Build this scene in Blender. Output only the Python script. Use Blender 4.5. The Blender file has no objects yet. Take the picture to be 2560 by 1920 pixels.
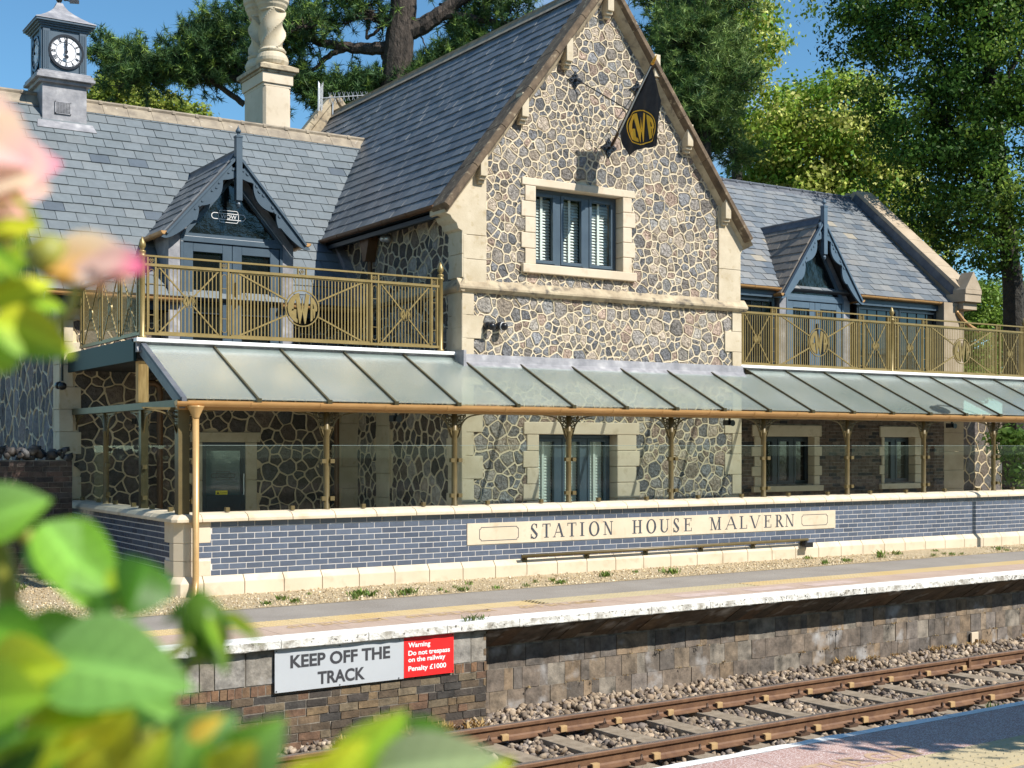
import bpy, math, random
import numpy as np
from mathutils import Vector, Matrix
random.seed(7); RNG = np.random.default_rng(7)
scene = bpy.context.scene
COL = scene.collection

# ------------------------------------------------------------------ camera
F_PX, CX, HY, EYE = 3300.0, 1280.0, 1116.0, 1.85
ANG = math.atan2(6400.0 - CX, F_PX)
FWD = Vector((math.cos(ANG), math.sin(ANG), 0)); RGT = Vector((math.sin(ANG), -math.cos(ANG), 0))
cam = bpy.data.cameras.new('camera'); camo = bpy.data.objects.new('camera', cam); COL.objects.link(camo)
camo.location = (0, 0, EYE)
camo.rotation_euler = (math.radians(90), 0, -math.atan2(FWD.x, FWD.y))
cam.sensor_width = 36.0; cam.lens = 36.0 * F_PX / 2560.0
cam.shift_y = (HY - 960.0) / 2560.0
cam.clip_start = 0.05; cam.clip_end = 2000
cam.dof.use_dof = True; cam.dof.focus_distance = 19.0; cam.dof.aperture_fstop = 7.0
scene.camera = camo

# ------------------------------------------------------------------ light
SUN_EL, SUN_AZ = math.radians(44.0), math.radians(28.4)          # azimuth from -y towards +x
to_sun = Vector((math.sin(SUN_AZ) * math.cos(SUN_EL), -math.cos(SUN_AZ) * math.cos(SUN_EL), math.sin(SUN_EL)))
world = bpy.data.worlds.new('World'); scene.world = world; world.use_nodes = True
wn, wl = world.node_tree.nodes, world.node_tree.links
wn.clear()
w_out = wn.new('ShaderNodeOutputWorld'); w_bg = wn.new('ShaderNodeBackground')
sky = wn.new('ShaderNodeTexSky'); sky.sky_type = 'NISHITA'; sky.sun_disc = False
sky.sun_elevation = SUN_EL; sky.sun_rotation = math.atan2(to_sun.x, to_sun.y)
sky.air_density = 1.0; sky.dust_density = 0.0; sky.ozone_density = 3.5; sky.altitude = 100
tc = wn.new('ShaderNodeTexCoord'); mp = wn.new('ShaderNodeMapping'); mp.inputs['Scale'].default_value = (1.0, 1.0, 2.6)
cn = wn.new('ShaderNodeTexNoise'); cn.inputs['Scale'].default_value = 3.1; cn.inputs['Detail'].default_value = 7; cn.inputs['Roughness'].default_value = .55
cr = wn.new('ShaderNodeValToRGB'); cr.color_ramp.elements[0].position = .56; cr.color_ramp.elements[1].position = .82
cr.color_ramp.elements[1].color = (.75, .75, .75, 1)
cmix = wn.new('ShaderNodeMixRGB'); cmix.inputs[2].default_value = (7.5, 7.6, 8.2, 1)
wl.new(tc.outputs['Generated'], mp.inputs[0]); wl.new(mp.outputs[0], cn.inputs['Vector']); wl.new(cn.outputs['Fac'], cr.inputs[0])
wl.new(cr.outputs[0], cmix.inputs[0]); stn = wn.new('ShaderNodeVectorMath'); stn.operation = 'MULTIPLY'; stn.inputs[1].default_value = (.74, 1.05, 1.10); wl.new(sky.outputs[0], stn.inputs[0]); wl.new(stn.outputs[0], cmix.inputs[1]); wl.new(cmix.outputs[0], w_bg.inputs[0])
w_bg.inputs[1].default_value = 0.095
wl.new(w_bg.outputs[0], w_out.inputs[0])
sun = bpy.data.lights.new('sun', 'SUN'); sun.energy = 4.9; sun.angle = math.radians(.53); sun.color = (1, .955, .88)
suno = bpy.data.objects.new('sun', sun); COL.objects.link(suno)
suno.rotation_euler = (-to_sun).to_track_quat('-Z', 'Y').to_euler(); suno.location = to_sun * 60
scene.view_settings.view_transform = 'Standard'; scene.view_settings.look = 'None'
scene.view_settings.exposure = 0.55; scene.view_settings.gamma = 1
scene.cycles.use_denoising = True
scene.cycles.max_bounces = 8; scene.cycles.transparent_max_bounces = 16
scene.cycles.sample_clamp_indirect = 6

# ------------------------------------------------------------------ helpers
def at(px, py, d):                                                # point seen at a pixel of the photo, d metres deep
    return Vector((0, 0, EYE)) + (FWD + RGT * ((px - CX) / F_PX) + Vector((0, 0, (HY - py) / F_PX))) * d
LOC = {}
def thing(name, label, cat, loc=(0, 0, 0), group=None, kind=None):
    o = bpy.data.objects.new(name, None); COL.objects.link(o); o.location = loc; o.empty_display_size = .1
    o['label'] = label; o['category'] = cat
    if group: o['group'] = group
    if kind: o['kind'] = kind
    LOC[o.name] = Vector(loc); return o
def tag(o, label, cat, group=None, kind=None):
    o['label'] = label; o['category'] = cat
    if group: o['group'] = group
    if kind: o['kind'] = kind
    return o
def struct(o): o['kind'] = 'structure'; return o

class MB:
    def __init__(s): s.v = []; s.f = []; s.c = []; s.m = []
    def add(s, vs, fs, col=None, mi=0):
        n = len(s.v); s.v.extend(tuple(v) for v in vs)
        for f in fs: s.f.append(tuple(i + n for i in f)); s.c.append(col); s.m.append(mi)
    def box(s, x0, y0, z0, x1, y1, z1, col=None, mi=0):
        s.add([(x0,y0,z0),(x1,y0,z0),(x1,y1,z0),(x0,y1,z0),(x0,y0,z1),(x1,y0,z1),(x1,y1,z1),(x0,y1,z1)],
              [(3,2,1,0),(4,5,6,7),(0,1,5,4),(1,2,6,5),(2,3,7,6),(3,0,4,7)], col, mi)
    def obox(s, c, ax, ay, az, col=None, mi=0):                   # centre and three half-axis vectors
        c, ax, ay, az = Vector(c), Vector(ax), Vector(ay), Vector(az)
        vs = [c + ax*i + ay*j + az*k for k in (-1,1) for (i,j) in ((-1,-1),(1,-1),(1,1),(-1,1))]
        s.add(vs, [(3,2,1,0),(4,5,6,7),(0,1,5,4),(1,2,6,5),(2,3,7,6),(3,0,4,7)], col, mi)
    def beam(s, p0, p1, w, h, up=(0,0,1), col=None, mi=0):
        p0, p1 = Vector(p0), Vector(p1); d = p1 - p0; a = d.normalized()
        sd = a.cross(Vector(up))
        if sd.length < 1e-5: sd = a.cross(Vector((1,0,0)))
        sd.normalize(); u = sd.cross(a)
        s.obox((p0+p1)/2, d/2, sd*w/2, u*h/2, col, mi)
    def tube(s, pts, r, n=8, col=None, mi=0):
        pts = [Vector(p) for p in pts]; m = len(pts)
        rs = r if isinstance(r, (list, tuple)) else [r]*m
        vs = []; prev = None
        for i, p in enumerate(pts):
            t = (pts[min(i+1,m-1)] - pts[max(i-1,0)]).normalized()
            if prev is None:
                a = t.orthogonal().normalized()
            else:
                a = (prev - t*prev.dot(t))
                a = a.normalized() if a.length > 1e-6 else t.orthogonal().normalized()
            prev = a; b = t.cross(a)
            for k in range(n):
                q = 2*math.pi*k/n; vs.append(p + (a*math.cos(q) + b*math.sin(q))*rs[i])
        fs = [(i*n+k, i*n+(k+1)%n, (i+1)*n+(k+1)%n, (i+1)*n+k) for i in range(m-1) for k in range(n)]
        fs.append(tuple(reversed(range(n)))); fs.append(tuple((m-1)*n+k for k in range(n)))
        s.add(vs, fs, col, mi)
    def lathe(s, prof, c, n=16, ax=(0,0,1), col=None, mi=0, twist=None):
        c = Vector(c); az = Vector(ax).normalized(); a = az.orthogonal().normalized(); b = az.cross(a)
        vs = []
        for (r, z) in prof:
            for k in range(n):
                q = 2*math.pi*k/n; vs.append(c + az*z + (a*math.cos(q)+b*math.sin(q))*r)
        m = len(prof)
        fs = [(i*n+k, i*n+(k+1)%n, (i+1)*n+(k+1)%n, (i+1)*n+k) for i in range(m-1) for k in range(n)]
        fs.append(tuple(reversed(range(n)))); fs.append(tuple((m-1)*n+k for k in range(n)))
        s.add(vs, fs, col, mi)
    def prism(s, poly, O, U, V, N, d0, d1, col=None, mi=0):
        O, U, V, N = Vector(O), Vector(U), Vector(V), Vector(N); n = len(poly)
        vs = [O + U*p[0] + V*p[1] + N*d0 for p in poly] + [O + U*p[0] + V*p[1] + N*d1 for p in poly]
        fs = [tuple(reversed(range(n))), tuple(range(n, 2*n))] + [(i, (i+1)%n, n+(i+1)%n, n+i) for i in range(n)]
        s.add(vs, fs, col, mi)
    def build(s, name, mats, parent=None, smooth=False, bevel=0):
        me = bpy.data.meshes.new(name)
        off = Vector((0,0,0))
        if parent is not None: off = LOC[parent.name]
        me.from_pydata([(v[0]-off.x, v[1]-off.y, v[2]-off.z) for v in s.v], [], s.f)
        if not isinstance(mats, (list, tuple)): mats = [mats]
        for m in mats: me.materials.append(m)
        if any(s.m): me.polygons.foreach_set('material_index', s.m)
        if any(c is not None for c in s.c):
            at_ = me.color_attributes.new('Col', 'FLOAT_COLOR', 'CORNER')
            arr = np.ones((len(me.loops), 4), 'f'); k = 0
            for f, c in zip(s.f, s.c):
                if c is not None: arr[k:k+len(f), :3] = c[:3]
                k += len(f)
            at_.data.foreach_set('color', arr.ravel())
        if smooth: me.polygons.foreach_set('use_smooth', [True]*len(me.polygons))
        me.update()
        o = bpy.data.objects.new(name, me); COL.objects.link(o)
        if parent is not None: o.parent = parent
        LOC[o.name] = off
        if bevel:
            b = o.modifiers.new('bevel', 'BEVEL'); b.width = bevel; b.segments = 2; b.limit_method = 'ANGLE'; b.angle_limit = .6
        return o

def mesh_np(name, verts, faces, nper, mats, parent=None, cols=None, mi=None, smooth=False):
    """numpy mesh; faces (F,nper); cols (F,3) per face"""
    me = bpy.data.meshes.new(name); off = LOC[parent.name] if parent is not None else Vector((0,0,0))
    verts = np.asarray(verts, 'f') - np.array(off, 'f'); faces = np.asarray(faces, 'i')
    me.vertices.add(len(verts)); me.vertices.foreach_set('co', verts.ravel())
    nf = len(faces); me.loops.add(nf*nper); me.loops.foreach_set('vertex_index', faces.ravel())
    me.polygons.add(nf); me.polygons.foreach_set('loop_start', np.arange(nf, dtype='i')*nper)
    try: me.polygons.foreach_set('loop_total', np.full(nf, nper, 'i'))
    except Exception: pass
    if not isinstance(mats, (list, tuple)): mats = [mats]
    for m in mats: me.materials.append(m)
    if mi is not None: me.polygons.foreach_set('material_index', np.asarray(mi, 'i'))
    if cols is not None:
        a = me.color_attributes.new('Col', 'FLOAT_COLOR', 'CORNER')
        c4 = np.ones((nf, nper, 4), 'f'); c4[:, :, :3] = np.asarray(cols, 'f')[:, None, :]
        a.data.foreach_set('color', c4.ravel())
    if smooth: me.polygons.foreach_set('use_smooth', np.ones(nf, bool))
    me.update(calc_edges=True); me.validate()
    o = bpy.data.objects.new(name, me); COL.objects.link(o)
    if parent is not None: o.parent = parent
    LOC[o.name] = off
    return o

def copy_tree(o, parent=None, dloc=None):
    c = o.copy(); COL.objects.link(c)
    if parent is not None: c.parent = parent
    if dloc is not None: c.location = Vector(o.location) + Vector(dloc)
    for ch in list(o.children): copy_tree(ch, c)
    return c

# ------------------------------------------------------------------ materials
def mkmat(name, col, col2=None, scale=3.0, rough=.75, metal=0., bump=0., bscale=60., attr=False, spec=.5, ramp=(.35,.65),
          detail=6, speck=None, sscale=300., samt=(.6,.7), trans=0., coat=0., stretch=(1,1,1), bdist=.01, attrmix=.25):
    m = bpy.data.materials.new(name); m.use_nodes = True; N, L = m.node_tree.nodes, m.node_tree.links
    b = N['Principled BSDF']; b.inputs['Roughness'].default_value = rough; b.inputs['Metallic'].default_value = metal
    b.inputs['Specular IOR Level'].default_value = spec; b.inputs['Coat Weight'].default_value = coat
    tc = N.new('ShaderNodeTexCoord'); mp = N.new('ShaderNodeMapping'); mp.inputs['Scale'].default_value = stretch
    L.new(tc.outputs['Object'], mp.inputs[0]); out = None
    if attr:
        a = N.new('ShaderNodeAttribute'); a.attribute_name = 'Col'; out = a.outputs['Color']
        if attrmix > 0:
            nz = N.new('ShaderNodeTexNoise'); nz.inputs['Scale'].default_value = scale; nz.inputs['Detail'].default_value = detail; nz.inputs['Roughness'].default_value = .65
            L.new(mp.outputs[0], nz.inputs['Vector'])
            mr = N.new('ShaderNodeMapRange'); mr.inputs[1].default_value = .3; mr.inputs[2].default_value = .7
            mr.inputs[3].default_value = 1 - attrmix; mr.inputs[4].default_value = 1 + attrmix
            L.new(nz.outputs['Fac'], mr.inputs[0])
            vm = N.new('ShaderNodeVectorMath'); vm.operation = 'SCALE'; L.new(out, vm.inputs[0]); L.new(mr.outputs[0], vm.inputs['Scale']); out = vm.outputs[0]
    elif col2 is not None:
        nz = N.new('ShaderNodeTexNoise'); nz.inputs['Scale'].default_value = scale; nz.inputs['Detail'].default_value = detail; nz.inputs['Roughness'].default_value = .6
        L.new(mp.outputs[0], nz.inputs['Vector'])
        r = N.new('ShaderNodeValToRGB'); r.color_ramp.elements[0].position = ramp[0]; r.color_ramp.elements[1].position = ramp[1]
        r.color_ramp.elements[0].color = (*col, 1); r.color_ramp.elements[1].color = (*col2, 1)
        L.new(nz.outputs['Fac'], r.inputs[0]); out = r.outputs[0]
    if speck is not None:
        n2 = N.new('ShaderNodeTexNoise'); n2.inputs['Scale'].default_value = sscale; n2.inputs['Detail'].default_value = 3; L.new(mp.outputs[0], n2.inputs['Vector'])
        r2 = N.new('ShaderNodeValToRGB'); r2.color_ramp.elements[0].position = samt[0]; r2.color_ramp.elements[1].position = samt[1]
        L.new(n2.outputs['Fac'], r2.inputs[0]); mx = N.new('ShaderNodeMixRGB'); L.new(r2.outputs[0], mx.inputs[0])
        if out is not None: L.new(out, mx.inputs[1])
        else: mx.inputs[1].default_value = (*col, 1)
        mx.inputs[2].default_value = (*speck, 1); out = mx.outputs[0]
    if out is not None: L.new(out, b.inputs['Base Color'])
    else: b.inputs['Base Color'].default_value = (*col, 1)
    if bump:
        n3 = N.new('ShaderNodeTexNoise'); n3.inputs['Scale'].default_value = bscale; n3.inputs['Detail'].default_value = 6; n3.inputs['Roughness'].default_value = .6
        L.new(mp.outputs[0], n3.inputs['Vector']); bp = N.new('ShaderNodeBump'); bp.inputs['Strength'].default_value = bump; bp.inputs['Distance'].default_value = bdist
        L.new(n3.outputs['Fac'], bp.inputs['Height']); L.new(bp.outputs[0], b.inputs['Normal'])
    return m

M = {}
M['ashlar'] = mkmat('ashlar', (.47,.39,.265), (.585,.505,.37), 2.2, .85, bump=.25, bscale=45, speck=(.40,.31,.18), sscale=9, samt=(.60,.80))
M['newstone'] = mkmat('newstone', (.56,.465,.335), (.64,.54,.405), 1.6, .8, bump=.12, bscale=90, speck=(.47,.375,.25), sscale=6, samt=(.56,.80))
M['tanstone'] = mkmat('tanstone', (.34,.265,.18), (.43,.345,.245), 2.5, .85, bump=.2, bscale=60)
M['oldstone'] = mkmat('oldstone', (.30,.235,.155), (.52,.43,.29), 3.2, .9, bump=.5, bscale=30, speck=(.13,.11,.085), sscale=7, samt=(.54,.72))
M['coping_dark'] = mkmat('coping_dark', (.085,.06,.04), (.19,.135,.085), 5, .95, bump=.6, bscale=35, speck=(.36,.29,.19), sscale=10, samt=(.60,.75))
M['mortar'] = mkmat('mortar', (.61,.515,.36), (.70,.60,.44), 4, .9, bump=.5, bscale=90, bdist=.006)
M['rubble'] = mkmat('rubble', (.3,.3,.3), attr=True, attrmix=.62, scale=24, rough=.85, bump=1., bscale=34, bdist=.03, spec=.25)
M['rubble_dk_shade'] = mkmat('rubble_dk_shade', (.3,.3,.3), attr=True, attrmix=.42, scale=14, rough=.8, bump=.9, bscale=24, bdist=.03)
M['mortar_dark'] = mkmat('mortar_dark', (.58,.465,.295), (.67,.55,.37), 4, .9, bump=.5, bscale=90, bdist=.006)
M['slate'] = mkmat('slate', (.2,.22,.24), attr=True, attrmix=.10, scale=9, rough=.42, bump=.15, bscale=30, spec=.5)
M['slate_base'] = mkmat('slate_base', (.05,.055,.06), rough=.7)
M['ridge'] = mkmat('ridge', (.20,.165,.125), (.33,.275,.20), 5, .85, bump=.4, bscale=50, speck=(.55,.50,.42), sscale=8, samt=(.66,.78))
M['lead'] = mkmat('lead', (.185,.185,.20), (.32,.315,.33), 5, .55, .0, bump=.3, bscale=9, bdist=.02, speck=(.42,.41,.41), sscale=5, samt=(.58,.78))
M['lead_dark'] = mkmat('lead_dark', (.07,.08,.10), (.13,.14,.16), 5, .5, bump=.25, bscale=9, bdist=.02)
M['paint'] = mkmat('paint_blue_grey', (.052,.080,.108), (.064,.096,.126), 4, .38)
M['paint_lt'] = mkmat('paint_light_blue_grey', (.085,.128,.172), (.10,.145,.19), 4, .35)
M['paint_dk'] = mkmat('paint_dark', (.012,.020,.028), (.02,.03,.04), 4, .35)
M['fascia'] = mkmat('fascia_gloss', (.010,.028,.032), rough=.45, spec=.12)
M['bronze'] = mkmat('bronze_paint', (.115,.084,.032), (.145,.106,.040), 6, .45, .15)
M['bronze_rail'] = mkmat('bronze_railing', (.24,.175,.062), (.30,.22,.085), 6, .40, .3)
M['bronze_dk'] = mkmat('bronze_dark', (.055,.045,.018), (.08,.065,.028), 6, .4, .3)
M['copper'] = mkmat('copper_paint', (.46,.255,.095), (.52,.30,.12), 5, .40, .2)
M['copper_br'] = mkmat('brown_gutter', (.11,.055,.022), (.16,.08,.035), 5, .4, .2)
M['pipe'] = mkmat('drain_paint', (.47,.29,.115), (.52,.33,.14), 5, .35, .15)
M['tile_blue'] = mkmat('glazed_brick', (.06,.08,.13), attr=True, attrmix=.12, scale=10, rough=.22, spec=.5, coat=.2)
M['grout'] = mkmat('grout', (.53,.50,.48), (.60,.57,.55), 8, .9)
M['brick_wall'] = mkmat('brick', (.3,.2,.1), attr=True, attrmix=.5, scale=9, rough=.9, bump=.6, bscale=40, bdist=.015)
M['brick_mortar'] = mkmat('brick_mortar', (.09,.08,.065), (.30,.26,.21), 6, .95, bump=.5)
M['blocks'] = mkmat('engineering_block', (.2,.17,.14), attr=True, attrmix=.6, scale=7, rough=.8, bump=.6, bscale=30, speck=(.38,.37,.36), sscale=3.3, samt=(.58,.78))
M['white_edge'] = mkmat('white_edge', (.80,.79,.76), (.70,.68,.63), 5, .85, bump=.6, bscale=30)
M['white_face'] = mkmat('white_face', (.72,.70,.65), (.33,.30,.25), 9, .9, bump=1, bscale=40, ramp=(.44,.66), speck=(.08,.07,.055), sscale=26, samt=(.60,.68))
M['asphalt'] = mkmat('asphalt', (.235,.205,.172), (.29,.258,.22), 1.2, .9, bump=.6, bscale=160, speck=(.42,.385,.34), sscale=70, samt=(.54,.72))
M['paver'] = mkmat('paver', (.40,.285,.215), (.47,.35,.27), 2.2, .85, bump=.5, bscale=170, speck=(.58,.46,.37), sscale=190, samt=(.55,.70))
M['paver_near'] = mkmat('paver_near', (.36,.20,.165), (.44,.27,.225), 1.5, .85, bump=.6, bscale=170, speck=(.70,.60,.56), sscale=130, samt=(.50,.62))
M['tactile'] = mkmat('tactile', (.52,.37,.16), (.53,.41,.23), 1.3, .85, bump=.3, bscale=120)
M['tactile_dull'] = mkmat('tactile_dull', (.44,.36,.21), (.49,.40,.24), 2, .9, bump=.4, bscale=120)
M['yellow_paint'] = mkmat('yellow_paint', (.58,.41,.19), (.50,.34,.21), 9, .8)
M['gravel'] = mkmat('gravel', (.53,.41,.245), (.62,.50,.32), 2.0, .95, bump=1., bscale=75, bdist=.03, speck=(.25,.17,.085), sscale=38, samt=(.52,.66))
M['earth'] = mkmat('earth', (.20,.165,.115), (.34,.28,.20), 2, .95, bump=.8, bscale=30)
M['field'] = mkmat('field', (.07,.10,.03), (.12,.13,.05), .6, .95, bump=.5, bscale=8)
M['ballast_bed'] = mkmat('ballast_bed', (.13,.10,.075), (.22,.17,.13), 14, .95, bump=1, bscale=30, bdist=.04)
M['ballast'] = mkmat('ballast', (.3,.25,.2), attr=True, attrmix=.25, scale=40, rough=.9, bump=.4, bscale=90)
M['rail'] = mkmat('rusty_rail', (.115,.055,.028), (.19,.10,.05), 8, .7, .1, bump=.25, bscale=60, stretch=(1,1,1))
M['rail_top'] = mkmat('rail_head', (.36,.31,.28), (.48,.43,.40), 6, .28, .75)
M['sleeper'] = mkmat('sleeper', (.20,.155,.105), (.31,.25,.18), 7, .9, bump=.5, bscale=50)
M['key'] = mkmat('pale_block', (.36,.23,.10), (.46,.31,.15), 12, .8)
M['rust'] = mkmat('rust', (.06,.035,.022), (.11,.06,.035), 12, .7, .2)
M['black'] = mkmat('black_plastic', (.012,.012,.014), rough=.3)
M['iron'] = mkmat('black_iron', (.012,.014,.017), rough=.28, bump=.4, bscale=60)
M['cloth'] = mkmat('flag_cloth', (.018,.018,.023), (.03,.03,.037), 8, .85)
M['cloth_y'] = mkmat('flag_yellow', (.85,.46,.03), (.88,.52,.05), 8, .8)
M['cloth_w'] = mkmat('flag_sleeve', (.55,.54,.50), rough=.8)
M['wood'] = mkmat('wood', (.36,.21,.07), (.55,.36,.15), 6, .75, stretch=(6,6,.6), bump=.2, bscale=40)
M['pole'] = mkmat('pole_varnish', (.04,.022,.012), rough=.35)
M['gold'] = mkmat('gold', (.65,.34,.05), rough=.3, metal=.5)
M['white'] = mkmat('white_paint', (.80,.80,.79), rough=.45)
M['dial'] = mkmat('dial', (.80,.81,.84), rough=.35)
M['sign_grey'] = mkmat('sign_grey', (.44,.46,.48), (.47,.49,.505), 1.5, .4)
M['sign_red'] = mkmat('sign_red', (.80,.022,.022), rough=.4)
M['sign_ink'] = mkmat('sign_ink', (.045,.045,.05), rough=.5)
M['letter'] = mkmat('letter', (.045,.052,.068), rough=.5)
M['blind'] = mkmat('blind', (.78,.78,.74), rough=.5)
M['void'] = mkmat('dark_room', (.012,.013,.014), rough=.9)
M['bark'] = mkmat('bark', (.022,.017,.013), (.085,.064,.05), 5, .95, bump=1, bscale=12, bdist=.12, stretch=(1,1,.35))
M['bark_grey'] = mkmat('bark_grey', (.018,.016,.012), (.045,.04,.032), 5, .95, bump=1, bscale=9, bdist=.1)
M['alu'] = mkmat('aerial_metal', (.62,.62,.62), rough=.35, metal=.7)
M['bluepipe'] = mkmat('bluegrey_pole', (.25,.33,.42), rough=.4)

def leafmat(name, trans=.35, rough=.5, mix=.12, col=None, col2=None, nscale=30):
    m = bpy.data.materials.new(name); m.use_nodes = True; N, L = m.node_tree.nodes, m.node_tree.links
    b = N['Principled BSDF']; b.inputs['Roughness'].default_value = rough; b.inputs['Specular IOR Level'].default_value = .18 if col is None else .4; o = N['Material Output']
    t = N.new('ShaderNodeBsdfTranslucent'); mx = N.new('ShaderNodeMixShader'); mx.inputs[0].default_value = trans
    if col is None:
        a = N.new('ShaderNodeAttribute'); a.attribute_name = 'Col'; src = a.outputs['Color']
    else:
        tc = N.new('ShaderNodeTexCoord'); nz = N.new('ShaderNodeTexNoise'); nz.inputs['Scale'].default_value = nscale; L.new(tc.outputs['Object'], nz.inputs['Vector'])
        r = N.new('ShaderNodeValToRGB'); r.color_ramp.elements[0].position = .35; r.color_ramp.elements[1].position = .65
        r.color_ramp.elements[0].color = (*col, 1); r.color_ramp.elements[1].color = (*(col2 or col), 1); L.new(nz.outputs['Fac'], r.inputs[0]); src = r.outputs[0]
    L.new(src, b.inputs['Base Color']); L.new(src, t.inputs['Color'])
    L.new(b.outputs[0], mx.inputs[1]); L.new(t.outputs[0], mx.inputs[2]); L.new(mx.outputs[0], o.inputs[0])
    return m
M['leaf'] = leafmat('foliage', .32, .5)
M['needle'] = leafmat('needles', .15, .5)
M['weed'] = leafmat('weed', .3, .5)

def front_fresnel(N, L, ior, k=1.0):                              # mirror share of the face the ray enters by
    fr = N.new('ShaderNodeFresnel'); fr.inputs['IOR'].default_value = ior; ge = N.new('ShaderNodeNewGeometry')
    a = N.new('ShaderNodeMath'); a.operation = 'SUBTRACT'; a.inputs[0].default_value = 1.0; L.new(ge.outputs['Backfacing'], a.inputs[1])
    b = N.new('ShaderNodeMath'); b.operation = 'MULTIPLY'; L.new(fr.outputs[0], b.inputs[0]); L.new(a.outputs[0], b.inputs[1])
    c = N.new('ShaderNodeMath'); c.operation = 'MULTIPLY'; c.inputs[1].default_value = k; L.new(b.outputs[0], c.inputs[0]); return c.outputs[0]
def glass_clear(name, tint=(.93,.97,.95), refl=1.0, ior=1.5):
    m = bpy.data.materials.new(name); m.use_nodes = True; N, L = m.node_tree.nodes, m.node_tree.links
    N.remove(N['Principled BSDF']); o = N['Material Output']
    t = N.new('ShaderNodeBsdfTransparent'); t.inputs[0].default_value = (*tint, 1)
    g = N.new('ShaderNodeBsdfGlossy'); g.inputs['Roughness'].default_value = .0
    mx = N.new('ShaderNodeMixShader'); L.new(front_fresnel(N, L, ior, refl), mx.inputs[0]); L.new(t.outputs[0], mx.inputs[1]); L.new(g.outputs[0], mx.inputs[2])
    L.new(mx.outputs[0], o.inputs[0]); return m
M['glass'] = glass_clear('window_glass', (.93,.96,.95), .8)
M['screen'] = glass_clear('screen_glass', (.985,.995,.99), .55)
M['glass_edge'] = mkmat('glass_edge', (.24,.30,.28), rough=.4)
def glass_dark(name, col=(.012,.016,.018), wob=.25):
    m = mkmat(name, col, rough=.03, spec=.75, bump=wob, bscale=2.2, bdist=.02); return m
M['dark_glass'] = glass_dark('dark_glass', (.006,.008,.009), .18)
M['wavy_glass'] = glass_dark('wavy_glass', (.008,.011,.012), .5)
M['grey_glass'] = glass_dark('grey_glass', (.05,.09,.10), .1)
def canopy_glass():
    m = bpy.data.materials.new('obscure_glass'); m.use_nodes = True; N, L = m.node_tree.nodes, m.node_tree.links
    N.remove(N['Principled BSDF']); o = N['Material Output']
    t = N.new('ShaderNodeBsdfTransparent'); t.inputs[0].default_value = (.95,1,.97,1)
    d = N.new('ShaderNodeBsdfDiffuse'); tr = N.new('ShaderNodeBsdfTranslucent')
    tc = N.new('ShaderNodeTexCoord'); nz = N.new('ShaderNodeTexNoise'); nz.inputs['Scale'].default_value = .8; nz.inputs['Detail'].default_value = 6
    L.new(tc.outputs['Object'], nz.inputs['Vector'])
    r = N.new('ShaderNodeValToRGB'); r.color_ramp.elements[0].position = .3; r.color_ramp.elements[1].position = .72
    r.color_ramp.elements[0].color = (.46,.55,.53,1); r.color_ramp.elements[1].color = (.74,.80,.78,1); L.new(nz.outputs['Fac'], r.inputs[0])
    L.new(r.outputs[0], d.inputs[0]); tr.inputs[0].default_value = (.86,.93,.89,1)
    g = N.new('ShaderNodeBsdfGlossy'); g.inputs['Roughness'].default_value = .13
    n2 = N.new('ShaderNodeTexNoise'); n2.inputs['Scale'].default_value = 55; L.new(tc.outputs['Object'], n2.inputs['Vector'])
    bp = N.new('ShaderNodeBump'); bp.inputs['Strength'].default_value = .35; bp.inputs['Distance'].default_value = .01
    L.new(n2.outputs['Fac'], bp.inputs['Height']); L.new(bp.outputs[0], g.inputs['Normal'])
    m1 = N.new('ShaderNodeMixShader'); m1.inputs[0].default_value = .45; L.new(d.outputs[0], m1.inputs[1]); L.new(tr.outputs[0], m1.inputs[2])
    m2 = N.new('ShaderNodeMixShader'); m2.inputs[0].default_value = .32; L.new(t.outputs[0], m2.inputs[1]); L.new(m1.outputs[0], m2.inputs[2])
    m3 = N.new('ShaderNodeMixShader'); L.new(front_fresnel(N, L, 2.1), m3.inputs[0]); L.new(m2.outputs[0], m3.inputs[1]); L.new(g.outputs[0], m3.inputs[2])
    L.new(m3.outputs[0], o.inputs[0]); return m
M['canopy_glass'] = canopy_glass()

# ------------------------------------------------------------------ masonry builders
def clip_half(poly, nx, ny, c):                                   # keep nx*x+ny*y <= c
    out = []
    n = len(poly)
    for i in range(n):
        p, q = poly[i], poly[(i+1) % n]
        dp, dq = nx*p[0]+ny*p[1]-c, nx*q[0]+ny*q[1]-c
        if dp <= 0: out.append(p)
        if (dp < 0 < dq) or (dq < 0 < dp):
            t = dp/(dp-dq); out.append((p[0]+(q[0]-p[0])*t, p[1]+(q[1]-p[1])*t))
    return out
def area(poly): return abs(sum(poly[i][0]*poly[(i+1)%len(poly)][1]-poly[(i+1)%len(poly)][0]*poly[i][1] for i in range(len(poly))))/2
def ccw(poly):
    a = sum(poly[i][0]*poly[(i+1)%len(poly)][1]-poly[(i+1)%len(poly)][0]*poly[i][1] for i in range(len(poly)))
    return poly if a > 0 else poly[::-1]
def inset(poly, w):
    poly = ccw(poly); out = list(poly)
    for i in range(len(poly)):
        p, q = poly[i], poly[(i+1)%len(poly)]; dx, dy = q[0]-p[0], q[1]-p[1]; l = math.hypot(dx, dy)
        if l < 1e-6: continue
        nx, ny = dy/l, -dx/l                                      # outward for ccw
        out = clip_half(out, nx, ny, nx*p[0]+ny*p[1]-w)
        if len(out) < 3: return []
    return out
def chaikin(poly):
    out = []
    for i in range(len(poly)):
        p, q = poly[i], poly[(i+1)%len(poly)]
        out.append((p[0]*.75+q[0]*.25, p[1]*.75+q[1]*.25)); out.append((p[0]*.25+q[0]*.75, p[1]*.25+q[1]*.75))
    return out
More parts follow.
